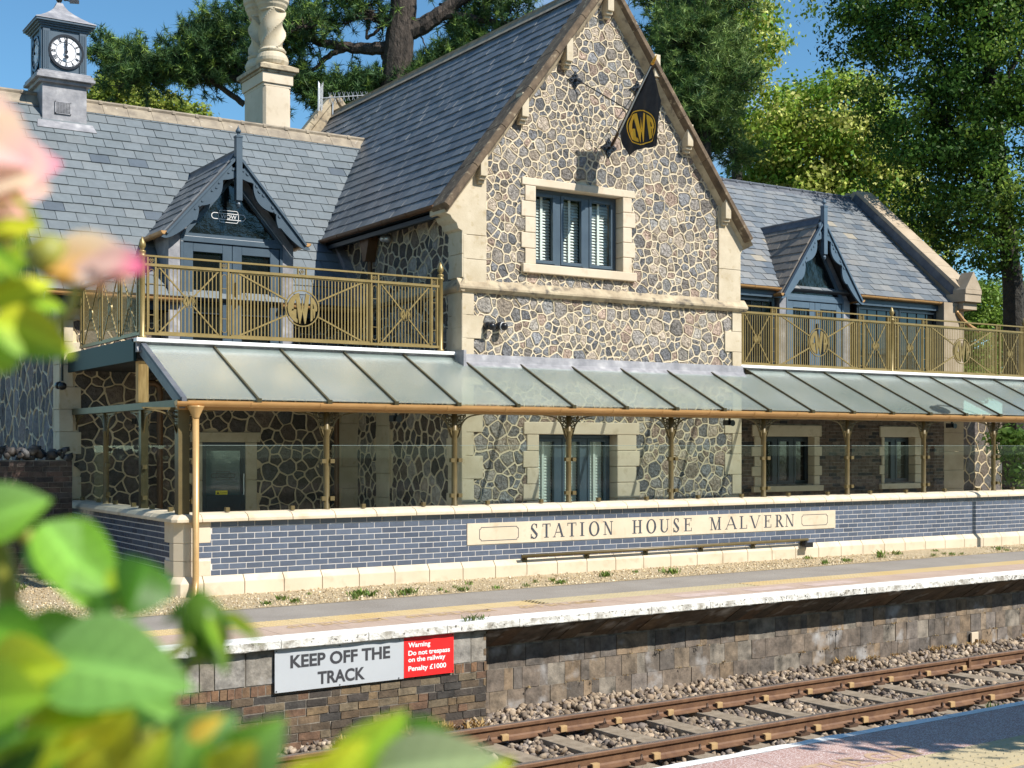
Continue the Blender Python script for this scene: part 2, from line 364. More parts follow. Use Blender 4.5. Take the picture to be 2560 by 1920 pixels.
def raycast(poly, c, th):
    dx, dy = math.cos(th), math.sin(th); best = None
    for i in range(len(poly)):
        x1, y1 = poly[i][0]-c[0], poly[i][1]-c[1]; x2, y2 = poly[(i+1)%len(poly)][0]-c[0], poly[(i+1)%len(poly)][1]-c[1]
        ex, ey = x2-x1, y2-y1; den = dx*ey-dy*ex
        if abs(den) < 1e-12: continue
        t = (x1*ey-y1*ex)/den; s = (x1*dy-y1*dx)/den
        if t > 0 and -1e-6 <= s <= 1+1e-6 and (best is None or t > best): best = t
    return best if best else 1e-4

PAL_SUN = [(.255,.23,.205),(.31,.275,.235),(.39,.325,.255),(.245,.24,.23),(.34,.31,.27),(.40,.335,.265),(.185,.185,.19),(.28,.255,.23),(.35,.265,.21),(.22,.22,.225),(.24,.225,.21)]
PAL_DK_SHADE = [(.085,.072,.060),(.11,.09,.072),(.14,.105,.08),(.095,.09,.085),(.12,.10,.088)]  # dark stones, with the shade of the sheltered walls put into their colours
PAL_BLUE_SHADE = [(.12,.12,.13),(.15,.145,.155),(.10,.10,.11),(.16,.14,.14)]  # bluish shade of the west end wall, painted into its stones
def rubble(name, parent, O, U, V, N, poly, holes=(), rr=(.07,.16), seed=1, pal=PAL_SUN, arcs=(), mats=None, rib=.0072, warp=.02, sq=1.0):
    rng = random.Random(seed); O, U, V, N = Vector(O), Vector(U), Vector(V), Vector(N)
    us = [p[0] for p in poly]; vs = [p[1] for p in poly]; u0, u1, v0, v1 = min(us), max(us), min(vs), max(vs)
    poly = ccw(poly); sites = []; fixed = []
    for (cu, cv, r, a0, a1, n, dr) in arcs:                       # voussoirs: n radial stones on an arc, with rings of stones inside and outside
        for k in range(n):
            a = a0+(a1-a0)*k/(n-1); fixed.append((cu+r*math.cos(a), cv+r*math.sin(a), .05))
            for s_ in (-1, 1):
                if k % 2 == 0: fixed.append((cu+(r+s_*dr)*math.cos(a), cv+(r+s_*dr)*math.sin(a), .05+.02*rng.random()))
    sites += fixed
    grid = {}; cs = rr[1]*2
    def put(i): grid.setdefault((int(sites[i][0]//cs), int(sites[i][1]//cs)), []).append(i)
    for i in range(len(sites)): put(i)
    def near(u, v, k=1):
        gu, gv = int(u//cs), int(v//cs)
        for a in range(-k, k+1):
            for b in range(-k, k+1):
                for i in grid.get((gu+a, gv+b), ()): yield i
    tries = int((u1-u0)*(v1-v0)/(rr[0]*rr[0])*5); m = rr[1]
    for t in range(tries):
        f = t/tries
        r = rr[0]+(rr[1]-rr[0])*(max(0, rng.random()-f*.75))**.8
        u, v = rng.uniform(u0-m, u1+m), rng.uniform(v0-m, v1+m)
        ok = True
        for i in near(u, v):
            s = sites[i]; need = .86*(r+s[2])
            if math.hypot(s[0]-u, (s[1]-v)*sq) < need: ok = False; break
        if ok: sites.append((u, v, r)); put(len(sites)-1)
    mb = MB()
    def W(p):
        u, v = p; a = warp*(math.sin(u*17+v*5+seed)+math.sin(v*23-u*7+seed*2))*.5; b = warp*(math.sin(v*19+u*6+seed*3)+math.sin(u*25-v*8+seed))*.5
        # keep the outline itself straight
        e = min(1, max(0, min(u-u0, u1-u, v-v0, v1-v)/.12)); return u+a*e, v+b*e
    for i, (su, sv, sr) in enumerate(sites):
        cell = list(poly)
        for j in near(su, sv, 2):
            if j == i: continue
            tu, tv, tr = sites[j]; nx, ny = 2*(tu-su), 2*(tv-sv)
            cell = clip_half(cell, nx, ny, tu*tu+tv*tv-su*su-sv*sv-tr*tr+sr*sr)
            if len(cell) < 3: break
        if len(cell) < 3: continue
        skip = False
        for (a0, b0, a1, b1) in holes:
            d = [(a0-su, (1,0,a0)), (su-a1, (-1,0,-a1)), (b0-sv, (0,1,b0)), (sv-b1, (0,-1,-b1))]
            bd = max(d, key=lambda t: t[0])
            if bd[0] < 0: skip = True; break
            cell = clip_half(cell, *bd[1])
            if len(cell) < 3: skip = True; break
        if skip or area(cell) < .0012: continue
        cell = ccw(cell)
        rb = rib*(1+.5*rng.random())
        ins = inset(cell, rb)
        if len(ins) < 3 or area(ins) < .0006: ins = None
        if ins is None:
            mb.add([O+U*W(p)[0]+V*W(p)[1]+N*.004 for p in cell], [tuple(range(len(cell)))], None, 0); continue
        sm = ins; cx = sum(p[0] for p in ins)/len(ins); cy = sum(p[1] for p in ins)/len(ins)
        ths = sorted(set([2*math.pi*k/14+.1 for k in range(14)]+[math.atan2(p[1]-cy, p[0]-cx) % (2*math.pi) for p in cell]))
        n = len(ths); h = .006+.004*rng.random(); bulge = rng.uniform(-.004, .016); tx, ty = rng.uniform(-.09,.09), rng.uniform(-.09,.09)
        P = []; Q = []; 
        for th in ths:
            rp = raycast(cell, (cx,cy), th); rq = min(raycast(sm, (cx,cy), th)*(1+rng.uniform(-.02,.012)), rp*.99)
            P.append((rp, th)); Q.append((rq, th))
        verts = []
        def ring(sc_list, hh):
            for (r, th), h_ in zip(sc_list, hh):
                p = W((cx+r*math.cos(th), cy+r*math.sin(th))); verts.append(O+U*p[0]+V*p[1]+N*h_)
        ring(P, [.004]*n); ring(Q, [h]*n); ring([(r*.975, t) for r, t in Q], [-.010]*n)
        def hs(r, t, base): return base+r*math.cos(t)*tx+r*math.sin(t)*ty+rng.uniform(-.006,.006)
        r3 = [(r*.80, t) for r, t in Q]; ring(r3, [hs(r, t, bulge*.8) for r, t in r3])
        r4 = [(r*.38, t) for r, t in Q]; ring(r4, [hs(r, t, bulge) for r, t in r4])
        pc = W((cx, cy)); verts.append(O+U*pc[0]+V*pc[1]+N*bulge)
        c = rng.choice(pal); k = rng.uniform(.62, 1.3); c = (c[0]*k, c[1]*k, c[2]*k)
        f0 = []; f1 = []
        for rg in range(4):
            for k in range(n):
                q = (rg*n+k, rg*n+(k+1)%n, (rg+1)*n+(k+1)%n, (rg+1)*n+k)
                (f0 if rg < 2 else f1).append(q)
        f1 += [(4*n+k, 4*n+(k+1)%n, 5*n) for k in range(n)]
        base = len(mb.v); mb.v.extend(tuple(v) for v in verts)
        for f in f0: mb.f.append(tuple(x+base for x in f)); mb.c.append(None); mb.m.append(0)
        for f in f1: mb.f.append(tuple(x+base for x in f)); mb.c.append(c); mb.m.append(1)
    return mb.build(name, mats or [M['mortar'], M['rubble']], parent)

SL_LEFT = [(.145,.166,.177),(.157,.178,.188),(.137,.158,.168),(.150,.171,.181),(.165,.183,.190),(.147,.169,.178),(.090,.109,.128)]
SL_GAB = [(.115,.128,.14),(.13,.142,.157),(.10,.112,.125),(.145,.158,.17)]
SL_RIGHT = [(.165,.18,.195),(.19,.205,.215),(.14,.16,.18),(.23,.23,.225),(.11,.135,.165),(.205,.212,.215),(.18,.195,.21),(.33,.295,.235)]
def slates(mb, O, U, V, N, ul, vl, exp, wid, pal, clip=(), seed=3, wts=None, lift=.017):
    rng = random.Random(seed); O, U, V, N = Vector(O), Vector(U), Vector(V), Vector(N)
    rows = int(math.ceil(vl/exp))
    for r in range(rows):
        v0, v1 = r*exp, min((r+1)*exp+.01, vl); off = (r % 2)*.5*wid
        for k in range(-1, int(ul/wid)+2):
            a, b = k*wid+off+.0045, (k+1)*wid+off-.0045
            a, b = max(a, 0), min(b, ul)
            if b-a < .02: continue
            poly = [(a, v0+rng.uniform(-.004,.004)), (b, v0+rng.uniform(-.004,.004)), (b, v1), (a, v1)]
            for c in clip:
                poly = clip_half(poly, *c)
                if len(poly) < 3: break
            if len(poly) < 3: continue
            t = rng.uniform(.6, 1.3)*lift; e = rng.uniform(-.003,.003)
            hh = [.006+t*(1-(p[1]-v0)/exp)+e*(p[0]-a)/wid for p in poly]; n = len(poly)
            vs = [O+U*p[0]+V*p[1]+N*h for p, h in zip(poly, hh)]+[O+U*p[0]+V*p[1]-N*.01 for p in poly]
            c = rng.choices(pal, wts)[0]; k2 = rng.uniform(.93,1.07)
            mb.add(vs, [tuple(range(n))]+[(i, n+i, n+(i+1)%n, (i+1)%n) for i in range(n)], (c[0]*k2, c[1]*k2, c[2]*k2), 0)

def bricks(mb, O, U, V, N, ul, vl, bw, bh, j, pal, proud=.004, skip=None, seed=5, jit=.0, wts=None, depth=.03, irregular=0., mi=0, first=0, pats=None):
    rng = random.Random(seed); O, U, V, N = Vector(O), Vector(U), Vector(V), Vector(N)
    rows = int(round(vl/bh))
    for r in range(rows):
        v0, v1 = r*bh+j/2, (r+1)*bh-j/2
        u = -bw*.5*((r+first) % 2)-(rng.random()*bw if irregular else 0)
        while u < ul:
            w = bw*(1+rng.uniform(-irregular, irregular))
            if irregular and rng.random() < .25: w *= .5
            a, b = max(u+j/2, 0), min(u+w-j/2, ul); u += w
            if b-a < .012: continue
            segs = [(a, b)]
            if skip: segs = skip(a, b, v0, v1)
            for (a, b) in segs:
                c = rng.choices(pal, wts)[0]; k = rng.uniform(.85,1.15); p = proud+rng.uniform(-jit, jit); d = lambda: rng.uniform(-jit, jit)*.6
                vs = [O+U*(a+d())+V*(v0+d())+N*p, O+U*(b+d())+V*(v0+d())+N*p, O+U*(b+d())+V*(v1+d())+N*p, O+U*(a+d())+V*(v1+d())+N*p]
                vs += [O+U*a+V*v0-N*depth, O+U*b+V*v0-N*depth, O+U*b+V*v1-N*depth, O+U*a+V*v1-N*depth]
                mb.add(vs, [(0,1,2,3),(0,4,5,1),(1,5,6,2),(2,6,7,3),(3,7,4,0)], (c[0]*k, c[1]*k, c[2]*k), mi)
X, Y, Zv = Vector((1,0,0)), Vector((0,1,0)), Vector((0,0,1))

def text_mb(mb, body, O, U, V, N, height, d=.003, bold=0.0, align='LEFT', mi=0, width=None, space=1.0):
    cu = bpy.data.curves.new('t', 'FONT'); cu.body = body; cu.size = 1; cu.align_x = 'LEFT'; cu.offset = bold; cu.extrude = 0; cu.resolution_u = 4; cu.space_character = space
    ob = bpy.data.objects.new('t', cu); COL.objects.link(ob)
    dg = bpy.context.evaluated_depsgraph_get(); me = bpy.data.meshes.new_from_object(ob.evaluated_get(dg))
    vs = [v.co.copy() for v in me.vertices]; fs = [tuple(p.vertices) for p in me.polygons]
    bpy.data.objects.remove(ob); bpy.data.curves.remove(cu); bpy.data.meshes.remove(me)
    x0 = min(v.x for v in vs); x1 = max(v.x for v in vs)
    s = height/.729; sx = s if width is None else width/(x1-x0)
    sh = 0 if align == 'LEFT' else (x1-x0)/2*sx if align == 'CENTER' else (x1-x0)*sx
    O, U, V, N = Vector(O), Vector(U), Vector(V), Vector(N)
    mb.add([O+U*((v.x-x0)*sx-sh)+V*(v.y*s)+N*d for v in vs], fs, None, mi)

def arcpts(cx, cy, rx, ry, a0, a1, n): return [(cx+rx*math.cos(math.radians(a0+(a1-a0)*i/n)), cy+ry*math.sin(math.radians(a0+(a1-a0)*i/n))) for i in range(n+1)]
def band(outer, inner): return [[outer[i], outer[i+1], inner[i+1], inner[i]] for i in range(len(outer)-1)]
def monogram():                                                   # three letters in a ring, unit radius
    ps = []
    ps += band(arcpts(0,0,1,1,0,360,40), arcpts(0,0,.94,.94,0,360,40))
    ps += band(arcpts(0,0,.86,.86,108,250,16), arcpts(.02,.0,.54,.74,112,236,16))          # G bowl
    ps += [[(-.62,-.06),(-.36,-.06),(-.36,-.20),(-.62,-.20)], [(-.50,-.2),(-.36,-.2),(-.36,-.77),(-.50,-.70)]]
    ps += [[(-.42,.74),(-.20,.83),(-.07,-.12),(-.13,-.84),(-.19,-.82)], [(-.13,-.84),(-.07,-.12),(.0,.62),(.07,-.12),(.0,-.10)],
           [(.20,.83),(.42,.74),(.19,-.82),(.13,-.84),(.07,-.12)], [(-.13,-.84),(-.07,-.12),(.07,-.12),(.0,-.16)], [(.13,-.84),(.0,-.16),(.07,-.12)]]
    ps += [[(.48,.70),(.60,.60),(.60,-.60),(.48,-.70)]]
    ps += band(arcpts(0,0,.86,.86,46,-6,10), arcpts(.12,.04,.56,.52,52,-4,10))
    ps += [[(.60,.02),(.84,-.02),(.84,-.12),(.60,-.10)], [(.62,-.10),(.76,-.12),(.72,-.46),(.66,-.52)]]
    return ps

# serif capitals, unit height; strokes as polygons, w = letter width (height = 1)
def serif(ch, w):
    T, t, s = .17, .06, .05; P = []
    def R(x0, y0, x1, y1): P.append([(x0,y0),(x1,y0),(x1,y1),(x0,y1)])
    def D(xb, xt, k, y0=0, y1=1): P.append([(xb-k/2,y0),(xb+k/2,y0),(xt+k/2,y1),(xt-k/2,y1)])
    def S(xc, y, k=.2): R(xc-k, y, xc+k, y+s)
    if ch == 'I': R(w/2-T/2,0,w/2+T/2,1); S(w/2,0); S(w/2,1-s)
    elif ch == 'T': R(w/2-T/2,0,w/2+T/2,1); R(0,1-t,w,1); R(0,.78,.05,1); R(w-.05,.78,w,1); S(w/2,0)
    elif ch == 'A': D(.08,w/2,t); D(w-.13,w/2,T); R(.2,.32,w-.25,.32+t); S(.08,0,.13); S(w-.13,0,.17)
    elif ch == 'O':
        P.extend(band(arcpts(w/2,.5,w/2,.52,0,360,36), arcpts(w/2,.5,w/2-T,.52-t,0,360,36)))
    elif ch == 'N': R(.1,0,.1+t,1); D(w-.15,.12,T); R(w-.15,0,w-.15+t,1); S(.12,0,.14); S(.06,1-s,.12); S(w-.12,1-s,.14)
    elif ch == 'H':
        for x in (.2, w-.2): R(x-T/2,0,x+T/2,1); S(x,0); S(x,1-s)
        R(.2,.48,w-.2,.48+t)
    elif ch == 'U':
        R(.15-T/2+.03,.3,.15+T/2+.03,1); R(w-.14,.3,w-.14+t,1); S(.18,1-s); S(w-.11,1-s,.15)
        P.extend(band(arcpts(w/2-.005,.32,w/2-.09,.34,180,360,16), arcpts(w/2+.03,.32,w/2-.23,.27,180,360,16)))
    elif ch == 'E': R(.12,0,.12+T,1); R(0,0,w,s); R(0,1-s,w,1); R(.12,.5,w*.72,.5+t); R(w-.05,0,w,.26); R(w-.09,.76,w-.04,1); R(w*.72-.05,.38,w*.72,.66)
    elif ch == 'M': R(.1,0,.1+t,1); D(w/2,.16,T); D(w/2,w-.2,t); R(w-.28,0,w-.28+T,1); S(.13,0,.13); S(w-.2,0,.18); S(.06,1-s,.12); S(w-.17,1-s,.17)
    elif ch == 'L': R(.12,0,.12+T,1); R(0,0,w,s); S(.2,1-s,.2); R(w-.05,0,w,.3)
    elif ch == 'V': D(w/2,.14,T); D(w/2+.03,w-.1,t); S(.14,1-s,.16); S(w-.1,1-s,.13)
    elif ch == 'R':
        R(.12,0,.12+T,1); S(.2,0); R(0,1-s,.4,1); R(.2,.48,.42,.48+t)
        P.extend(band(arcpts(.40,.745,.29,.255,90,-90,16), arcpts(.38,.745,.15,.195,90,-90,16))); D(w-.1,.42,T,0,.5); S(w-.08,0,.12)
    elif ch == 'S':
        P.extend(band(arcpts(w/2,.75,w/2-.05,.27,30,200,16), arcpts(w/2,.77,w/2-.17,.2,30,200,16)))
        P.append([(.03,.68),(.17,.76),(w-.03,.32),(w-.17,.22)])
        P.extend(band(arcpts(w/2,.26,w/2-.03,.28,20,-150,16), arcpts(w/2,.25,w/2-.16,.2,20,-150,16)))
        R(w-.13,.72,w-.08,1); R(.04,0,.09,.3)
    return P

# ================================================================== STATION HOUSE
GX, GY, GS, GZ = 12.86, 17.2, 1.27, 9.22                          # gable centre, wall face, slope, inner apex height
B = thing('station_house', 'rubble stone station house with steep slate gable, two wings and a glass canopy below', 'building', (GX, GY, 0))
nY, nX = Vector((0,-1,0)), Vector((-1,0,0))
def zin(x): return GZ - GS*abs(x-GX)

# --- gable front
poly = [(10.2-10.2,0),(5.6,0),(5.6,4.25),(0,4.25)]
wall_low = rubble('stone_wall', B, (10.2,GY,0), X, Zv, nY, [(.12,.3),(5.5,.3),(5.5,4.26),(.12,4.26)], holes=[(1.24,0,3.24,2.12)], rr=(.055,.145), seed=11,
       arcs=[(12.35-10.2,2.70,1.02,math.radians(25),math.radians(155),19,.19)])
up = [(10.45,4.30),(15.45,4.30),(15.45,zin(15.45)+.1),(GX,GZ+.1),(10.45,zin(10.45)+.1)]
wall_up = rubble('stone_wall', B, (0,GY,0), X, Zv, nY, up, holes=[(11.38,4.62,13.36,6.0)], rr=(.05,.13), seed=23,
       arcs=[(12.45,6.15,.93,math.radians(62),math.radians(118),12,.2)])
mb = MB()                                                         # core of the gable behind the stones
mb.box(10.2,GY+.014,0, 11.5,GY+.45,4.3); mb.box(13.2,GY+.014,0, 15.8,GY+.45,4.3); mb.box(11.5,GY+.014,2.05, 13.2,GY+.45,4.3)
mb.box(11.5,GY+.3,0, 13.2,GY+.45,.75)
mb.box(10.2,GY+.014,4.3, 11.5,GY+.45,5.4); mb.box(13.25,GY+.014,4.3, 15.8,GY+.45,5.4); mb.box(11.5,GY+.014,4.3, 13.25,GY+.45,4.68)
xl, xr = GX-(GZ-5.95)/GS, GX+(GZ-5.95)/GS
mb.prism([(xl,5.95),(xr,5.95),(GX,GZ)], (0,GY,0), X, Zv, nY, -.45, -.014)
mb.prism([(10.2,5.4),(11.5,5.4),(11.5,5.95),(xl,5.95)], (0,GY,0), X, Zv, nY, -.45, -.014)
mb.prism([(13.25,5.4),(15.8,5.4),(15.7,5.6),(xr,5.95),(13.25,5.95)], (0,GY,0), X, Zv, nY, -.45, -.014)
mb.box(15.4,GY+.45,0, 15.8,27.4,5.5)                              # east flank
mb.prism([(10.2,0),(15.8,0),(15.8,5.4),(GX,GZ),(10.2,5.4)], (0,27.4,0), X, Zv, nY, -.3, 0)
mb.build('wall_core', M['mortar'], B)

def ashlar_strip(mb, xa, xb, ya, yb, z0, z1, h=.33, alt=0, side=1, rnd=random.Random(4)):
    """stack of dressed blocks with fine joints; alt = extra width of every second block on one side"""
    n = max(1, int(round((z1-z0)/h))); hh = (z1-z0)/n
    for i in range(n):
        e = alt if i % 2 else 0; j = .003
        x0, x1 = (xa-e if side < 0 else xa), (xb+e if side > 0 else xb)
        mb.box(x0, ya+rnd.uniform(-.003,.003), z0+i*hh+j, x1, yb, z0+(i+1)*hh-j)
q = MB()
ashlar_strip(q, 10.19, 10.60, GY-.035, GY+.42, 4.33, 5.06, .36, .0)
q.build('quoin', M['ashlar'], wall_up, bevel=.006); q = MB(); ashlar_strip(q, 15.30, 15.80, GY-.035, GY+.40, 4.33, 5.5, .5, 0)
kn = [(10.60,5.065),(10.19,5.065),(10.17,5.11),(10.10,5.14),(10.07,5.22),(9.99,5.28),(9.96,5.33),(9.86,5.36),(9.86,5.45),(10.60,zin(10.60)+.02)]
k_ = MB(); k_.prism(kn, (0,GY,0), X, Zv, nY, -.42, .035); k_.build('kneeler', M['ashlar'], wall_up, bevel=.006)
kr = [(2*12.90-x,z) for x,z in kn]; kr[0] = (15.30,5.5); kr[-1] = (15.30,zin(15.30)+.02); kr[1] = (15.80,5.5) if False else (15.61+.19,5.065)
q.prism([(15.30,5.5),(15.30,zin(15.30)+.02),(15.93,zin(15.93)-.0),(15.95,5.36),(15.86,5.30),(15.80,5.2),(15.80,5.5-.3)], (0,GY,0), X, Zv, nY, -.42, .035)
q.build('quoin', M['ashlar'], wall_up, bevel=.006)
q = MB()
ashlar_strip(q, 10.17, 10.38, GY-.03, GY+.40, 1.0, 4.2, .36, .16, 1)
q2 = MB(); ashlar_strip(q2, 15.62, 15.83, GY-.03, GY+.40, .3, 4.2, .36, .17, -1)
ashlar_strip(q, 10.17, 10.52, GY-.031, GY+.40, .3, 1.0, .33, .0, 1)
q.build('quoin', M['ashlar'], wall_low, bevel=.006); q2.build('quoin', M['ashlar'], wall_low, bevel=.006)
# string course
s = MB(); prof = [(.0,4.19),(.05,4.19),(.10,4.24),(.10,4.275),(.0,4.40)]
s.prism([(p[0],p[1]) for p in prof], (10.09,GY,0), nY, Zv, X, 0, 5.83)
s.prism([(p[0],p[1]) for p in prof], (10.19,GY-.0,0), nX, Zv, Y, -.08, 3.6)
s.build('string_course', M['oldstone'], B, bevel=.006)
# gable coping and corbels
def coping(mb, xa, za, xb, zb, y0, y1, th=.085, chamf=.10):
    a, b = Vector((xa,0,za)), Vector((xb,0,zb)); d = b-a; L = d.length; u = d.normalized(); n = Vector((-u.z,0,u.x))
    if n.z < 0: n = -n
    secs = 6
    for i in range(secs):
        p0 = a+u*(L*i/secs+.003); l = L/secs-.006
        mb.prism([(y0,0.02),(y0+chamf,-.03),(y1,-.03),(y1,th),(y0+.03,th+.03),(y0,th)], p0, Y, n, u, 0, l)
c = MB(); e = .035
coping(c, 9.86, zin(9.86)+e-.04, GX, GZ+e+.03, 16.99, 17.52); coping(c, GX, GZ+e+.03, 15.87, zin(15.87)+e-.03, 16.99, 17.52)
c.build('coping', M['coping_dark'], B, bevel=.008)
c = MB()
for sgn in (-1, 1):                                               # moulded underside band of the verge
    a = Vector((9.86 if sgn < 0 else 15.93, 0, 0)); a.z = zin(a.x); b_ = Vector((GX,0,GZ)); u = (b_-a).normalized(); n = Vector((-u.z*1,0,u.x)); n = n if n.z > 0 else -n
    c.prism([(17.03,.05),(17.13,-.045),(17.19,-.085),(17.3,-.085),(17.3,.05)], a, Y, n, u, 0, (b_-a).length)
c.build('verge_moulding', M['oldstone'], B)
for (x, z) in [(12.07,8.04),(11.23,7.05),(10.48,6.05),(13.84,8.06),(14.55,7.0),(15.40,5.86),(12.88,8.98)]:
    c = MB(); w = .062
    c.box(x-w,GY-.17,z-.10,x+w,GY+.01,z+.27); c.box(x-w,GY-.13,z-.15,x+w,GY+.01,z-.10); c.box(x-w*.9,GY-.085,z-.20,x+w*.9,GY+.01,z-.15)
    c.build('corbel', M['ashlar'], B, bevel=.008)
# side wall of the gable (in shade) and far coping
side = rubble('stone_wall', B, (10.2,GY+.02,0), Y, Zv, nX, [(.2,.2),(4.7,.2),(4.7,5.5),(.2,5.5)], holes=[(2.38,.2,2.84,2.9)], rr=(.07,.15), seed=31, pal=PAL_DK_SHADE+PAL_SUN[:3], mats=[M['mortar'], M['rubble_dk_shade']])
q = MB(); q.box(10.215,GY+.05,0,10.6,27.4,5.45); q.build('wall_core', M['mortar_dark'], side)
q = MB(); rnd = random.Random(3)
for i in range(9): q.box(10.165,GY-.028,4.42+i*.12 if False else .3+i*.42,10.25,GY+.28+(.16 if i%2 else 0),.3+(i+1)*.42-.006)
q.build('quoin', M['ashlar'], side, bevel=.006); q = MB()
for i in range(3): q.box(10.166,GY-.033,4.41+i*.36,10.25,GY+.36,4.41+(i+1)*.36-.006)
q.build('quoin', M['ashlar'], side, bevel=.006); q = MB()
for i in range(7): q.box(10.17,19.57,.2+i*.4,10.25,20.03,.2+(i+1)*.4-.006)
q.build('quoin', M['ashlar'], side, bevel=.006)
c = MB(); coping(c, 9.7, zin(9.7)+.38, GX, GZ+.5, 27.3, 27.75, .12); coping(c, GX, GZ+.5, 16.0, zin(16.0)+.38, 27.3, 27.75, .12)
c.prism([(9.7,zin(9.7)+.34),(9.7,5.3),(16,5.3),(16,zin(16)+.34),(GX,GZ+.5)], (0,27.7,0), X, Zv, nY, 0, .36)
c.build('coping', M['oldstone'], B, bevel=.01)

# --- gable roof
RS = 1.30; hyp = math.hypot(1, RS); RZ = 9.40
for sgn in (-1, 1):
    ex = GX + sgn*2.99; V_ = Vector((-sgn/hyp, 0, RS/hyp)); N_ = Vector((sgn*RS/hyp, 0, 1/hyp))
    r = MB(); O_ = Vector((ex, 17.45, RZ-RS*2.99))
    sl = 2.99*hyp
    slates(r, O_, Y, V_, N_, 9.9, sl, .235, .30, SL_GAB, seed=40+sgn, lift=.016)
    r.prism([(0,0),(9.9,0),(9.9,sl),(0,sl)], O_, Y, V_, N_, -.06, -.012, (.05,.05,.055))
    g = r.build('roof', M['slate'], B)
    if sgn < 0: roof_g = g
r = MB(); y = 17.5
while y < 27.3:
    r.prism([(-.16,-.155),(-.02,.02),(-.035,.055),(0,.075),(.035,.055),(.02,.02),(.16,-.155),(0,-.03)], (GX,y,RZ+.02), X, Zv, Y, 0, .445); y += .45
r.build('ridge_tiles', M['ridge'], roof_g)
def half_gutter(mb, p0, p1, r=.06, n=10):
    p0, p1 = Vector(p0), Vector(p1); u = (p1-p0).normalized(); s_ = u.cross(Zv).normalized()
    out = arcpts(0,0,r,r,180,360,n); inn = arcpts(0,0,r-.008,r-.008,360,180,n)
    mb.prism(out+inn, p0, s_, Zv, u, 0, (p1-p0).length)
    L = (p1-p0).length; k = int(L/.98)
    for i in range(1, k+1):
        o = p0+u*(i*L/(k+1)); mb.prism(arcpts(0,0,r+.006,r+.006,180,360,n)+arcpts(0,0,r-.002,r-.002,360,180,n), o, s_, Zv, u, 0, .045)
    for e in (p0, p1-u*.006): mb.prism(arcpts(0,0,r-.001,r-.001,180,360,n), e, s_, Zv, u, 0, .006)
g = MB(); half_gutter(g, (9.84,17.42,5.50), (9.84,21.6,5.50), .062); g.build('gutter', M['copper_br'], roof_g)
f = MB(); f.box(9.90,17.45,5.33,9.95,21.6,5.52); f.box(9.9,17.45,5.40,10.3,21.6,5.43); f.build('fascia_board', M['paint_dk'], roof_g)
h = MB(); h.prism([(-.16,.42),(.16,.42),(.16,.28),(.05,-.05),(-.05,-.05),(-.16,.28)], (10.08,20.12,5.03), Y, Zv, X, -.09, .09); h.tube([(10.1,20.12,5.0),(10.1,20.12,3.25)], .04, 10)
h.build('hopper_pipe', M['copper_br'], B)

# --- windows
def casement(parent, xs, z0, z1, y, mat, glass, blind=True, surround=None, sill=True, bars=0, fr=.055, slats='louvre', void=True, depth=.22):
    """xs: edges of the lights; builds window > frame, pane (per light), blind"""
    w = MB(); x0, x1 = xs[0], xs[-1]
    w.box(x0,y,z0,x1,y+.07,z0+fr); w.box(x0,y,z1-fr,x1,y+.07,z1)
    for i, x in enumerate(xs):
        k = fr if i in (0, len(xs)-1) else fr*.95
        a = x if i == 0 else x-2*k if i == len(xs)-1 else x-k
        w.box(a,y-.002,z0+fr,a+2*k if i not in (0,) else a+k,y+.069,z1-fr) if i not in (0, len(xs)-1) else w.box(x if i==0 else x-k,y-.002,z0+fr,x+k if i==0 else x,y+.069,z1-fr)
    W_ = w.build('window', mat, parent, bevel=.004)
    f = MB()
    for a, b in zip(xs[:-1], xs[1:]):
        a, b = a+fr, b-fr; s_ = .05
        f.box(a,y-.015,z0+fr,a+s_,y+.05,z1-fr); f.box(b-s_,y-.015,z0+fr,b,y+.05,z1-fr)
        f.box(a+s_,y-.014,z0+fr,b-s_,y+.05,z0+fr+s_); f.box(a+s_,y-.014,z1-fr-s_,b-s_,y+.05,z1-fr)
        for i in range(bars):
            xx = a+(b-a)*(i+1)/(bars+1); f.box(xx-.005,y+.004,z0+fr+s_,xx+.005,y+.03,z1-fr-s_)
    f.build('frame', mat, W_, bevel=.003)
    for a, b in zip(xs[:-1], xs[1:]):
        p = MB(); p.box(a+fr+.04,y+.022,z0+fr+.04,b-fr-.04,y+.03,z1-fr-.04); p.build('pane', glass, W_)
    if blind:
        bl = MB()
        for a, b in zip(xs[:-1], xs[1:]):
            a, b = a+fr+.03, b-fr-.03; z = z0+fr+.06; xm = (a+b)/2; st = .048
            while z < z1-fr-.05:
                bl.obox(((a+b)/2,y+.12,z),((b-a)/2,0,0),(0,.017,.022 if slats == 'louvre' else .030),(0,.002,.003)); z += st
            bl.box(xm-.022,y+.078,z0+fr,xm+.022,y+.086,z1-fr)
        bl.build('blind', M['blind'], W_)
        v = MB(); v.box(x0-.05,y+.30,z0-.05,x1+.05,y+.32,z1+.05); v.build('dark_room', M['void'], W_)
    return W_
def surround(parent, xo0, xo1, zo0, zo1, xi0, xi1, zi0, zi1, y, proud=.03, dep=.2, alt=.07, rows=4, mat='newstone', sill=.1, sillp=.05):
    s = MB(); yy0, yy1 = y-proud, y+dep
    s.box(xo0,yy0-.004,zi1,xo1,yy1,zo1)                            # lintel
    if zo0 < zi0: s.box(xo0-.01,yy0-sillp,zo0,xo1+.01,yy1,zi0)    # sill
    n = rows; hh = (zi1-zi0)/n
    for i in range(n):
        e = alt if i % 2 == 1 else 0; j = .003
        s.box(xo0+.06-e,yy0,zi0+i*hh+j,xi0,yy1,zi0+(i+1)*hh-j); s.box(xi1,yy0,zi0+i*hh+j,xo1-.06+e,yy1,zi0+(i+1)*hh-j)
    return s.build('surround', M[mat], parent, bevel=.012)
W1 = casement(B, [11.53,12.06,12.62,13.22], 4.70, 5.92, 17.36, M['paint'], M['glass'])
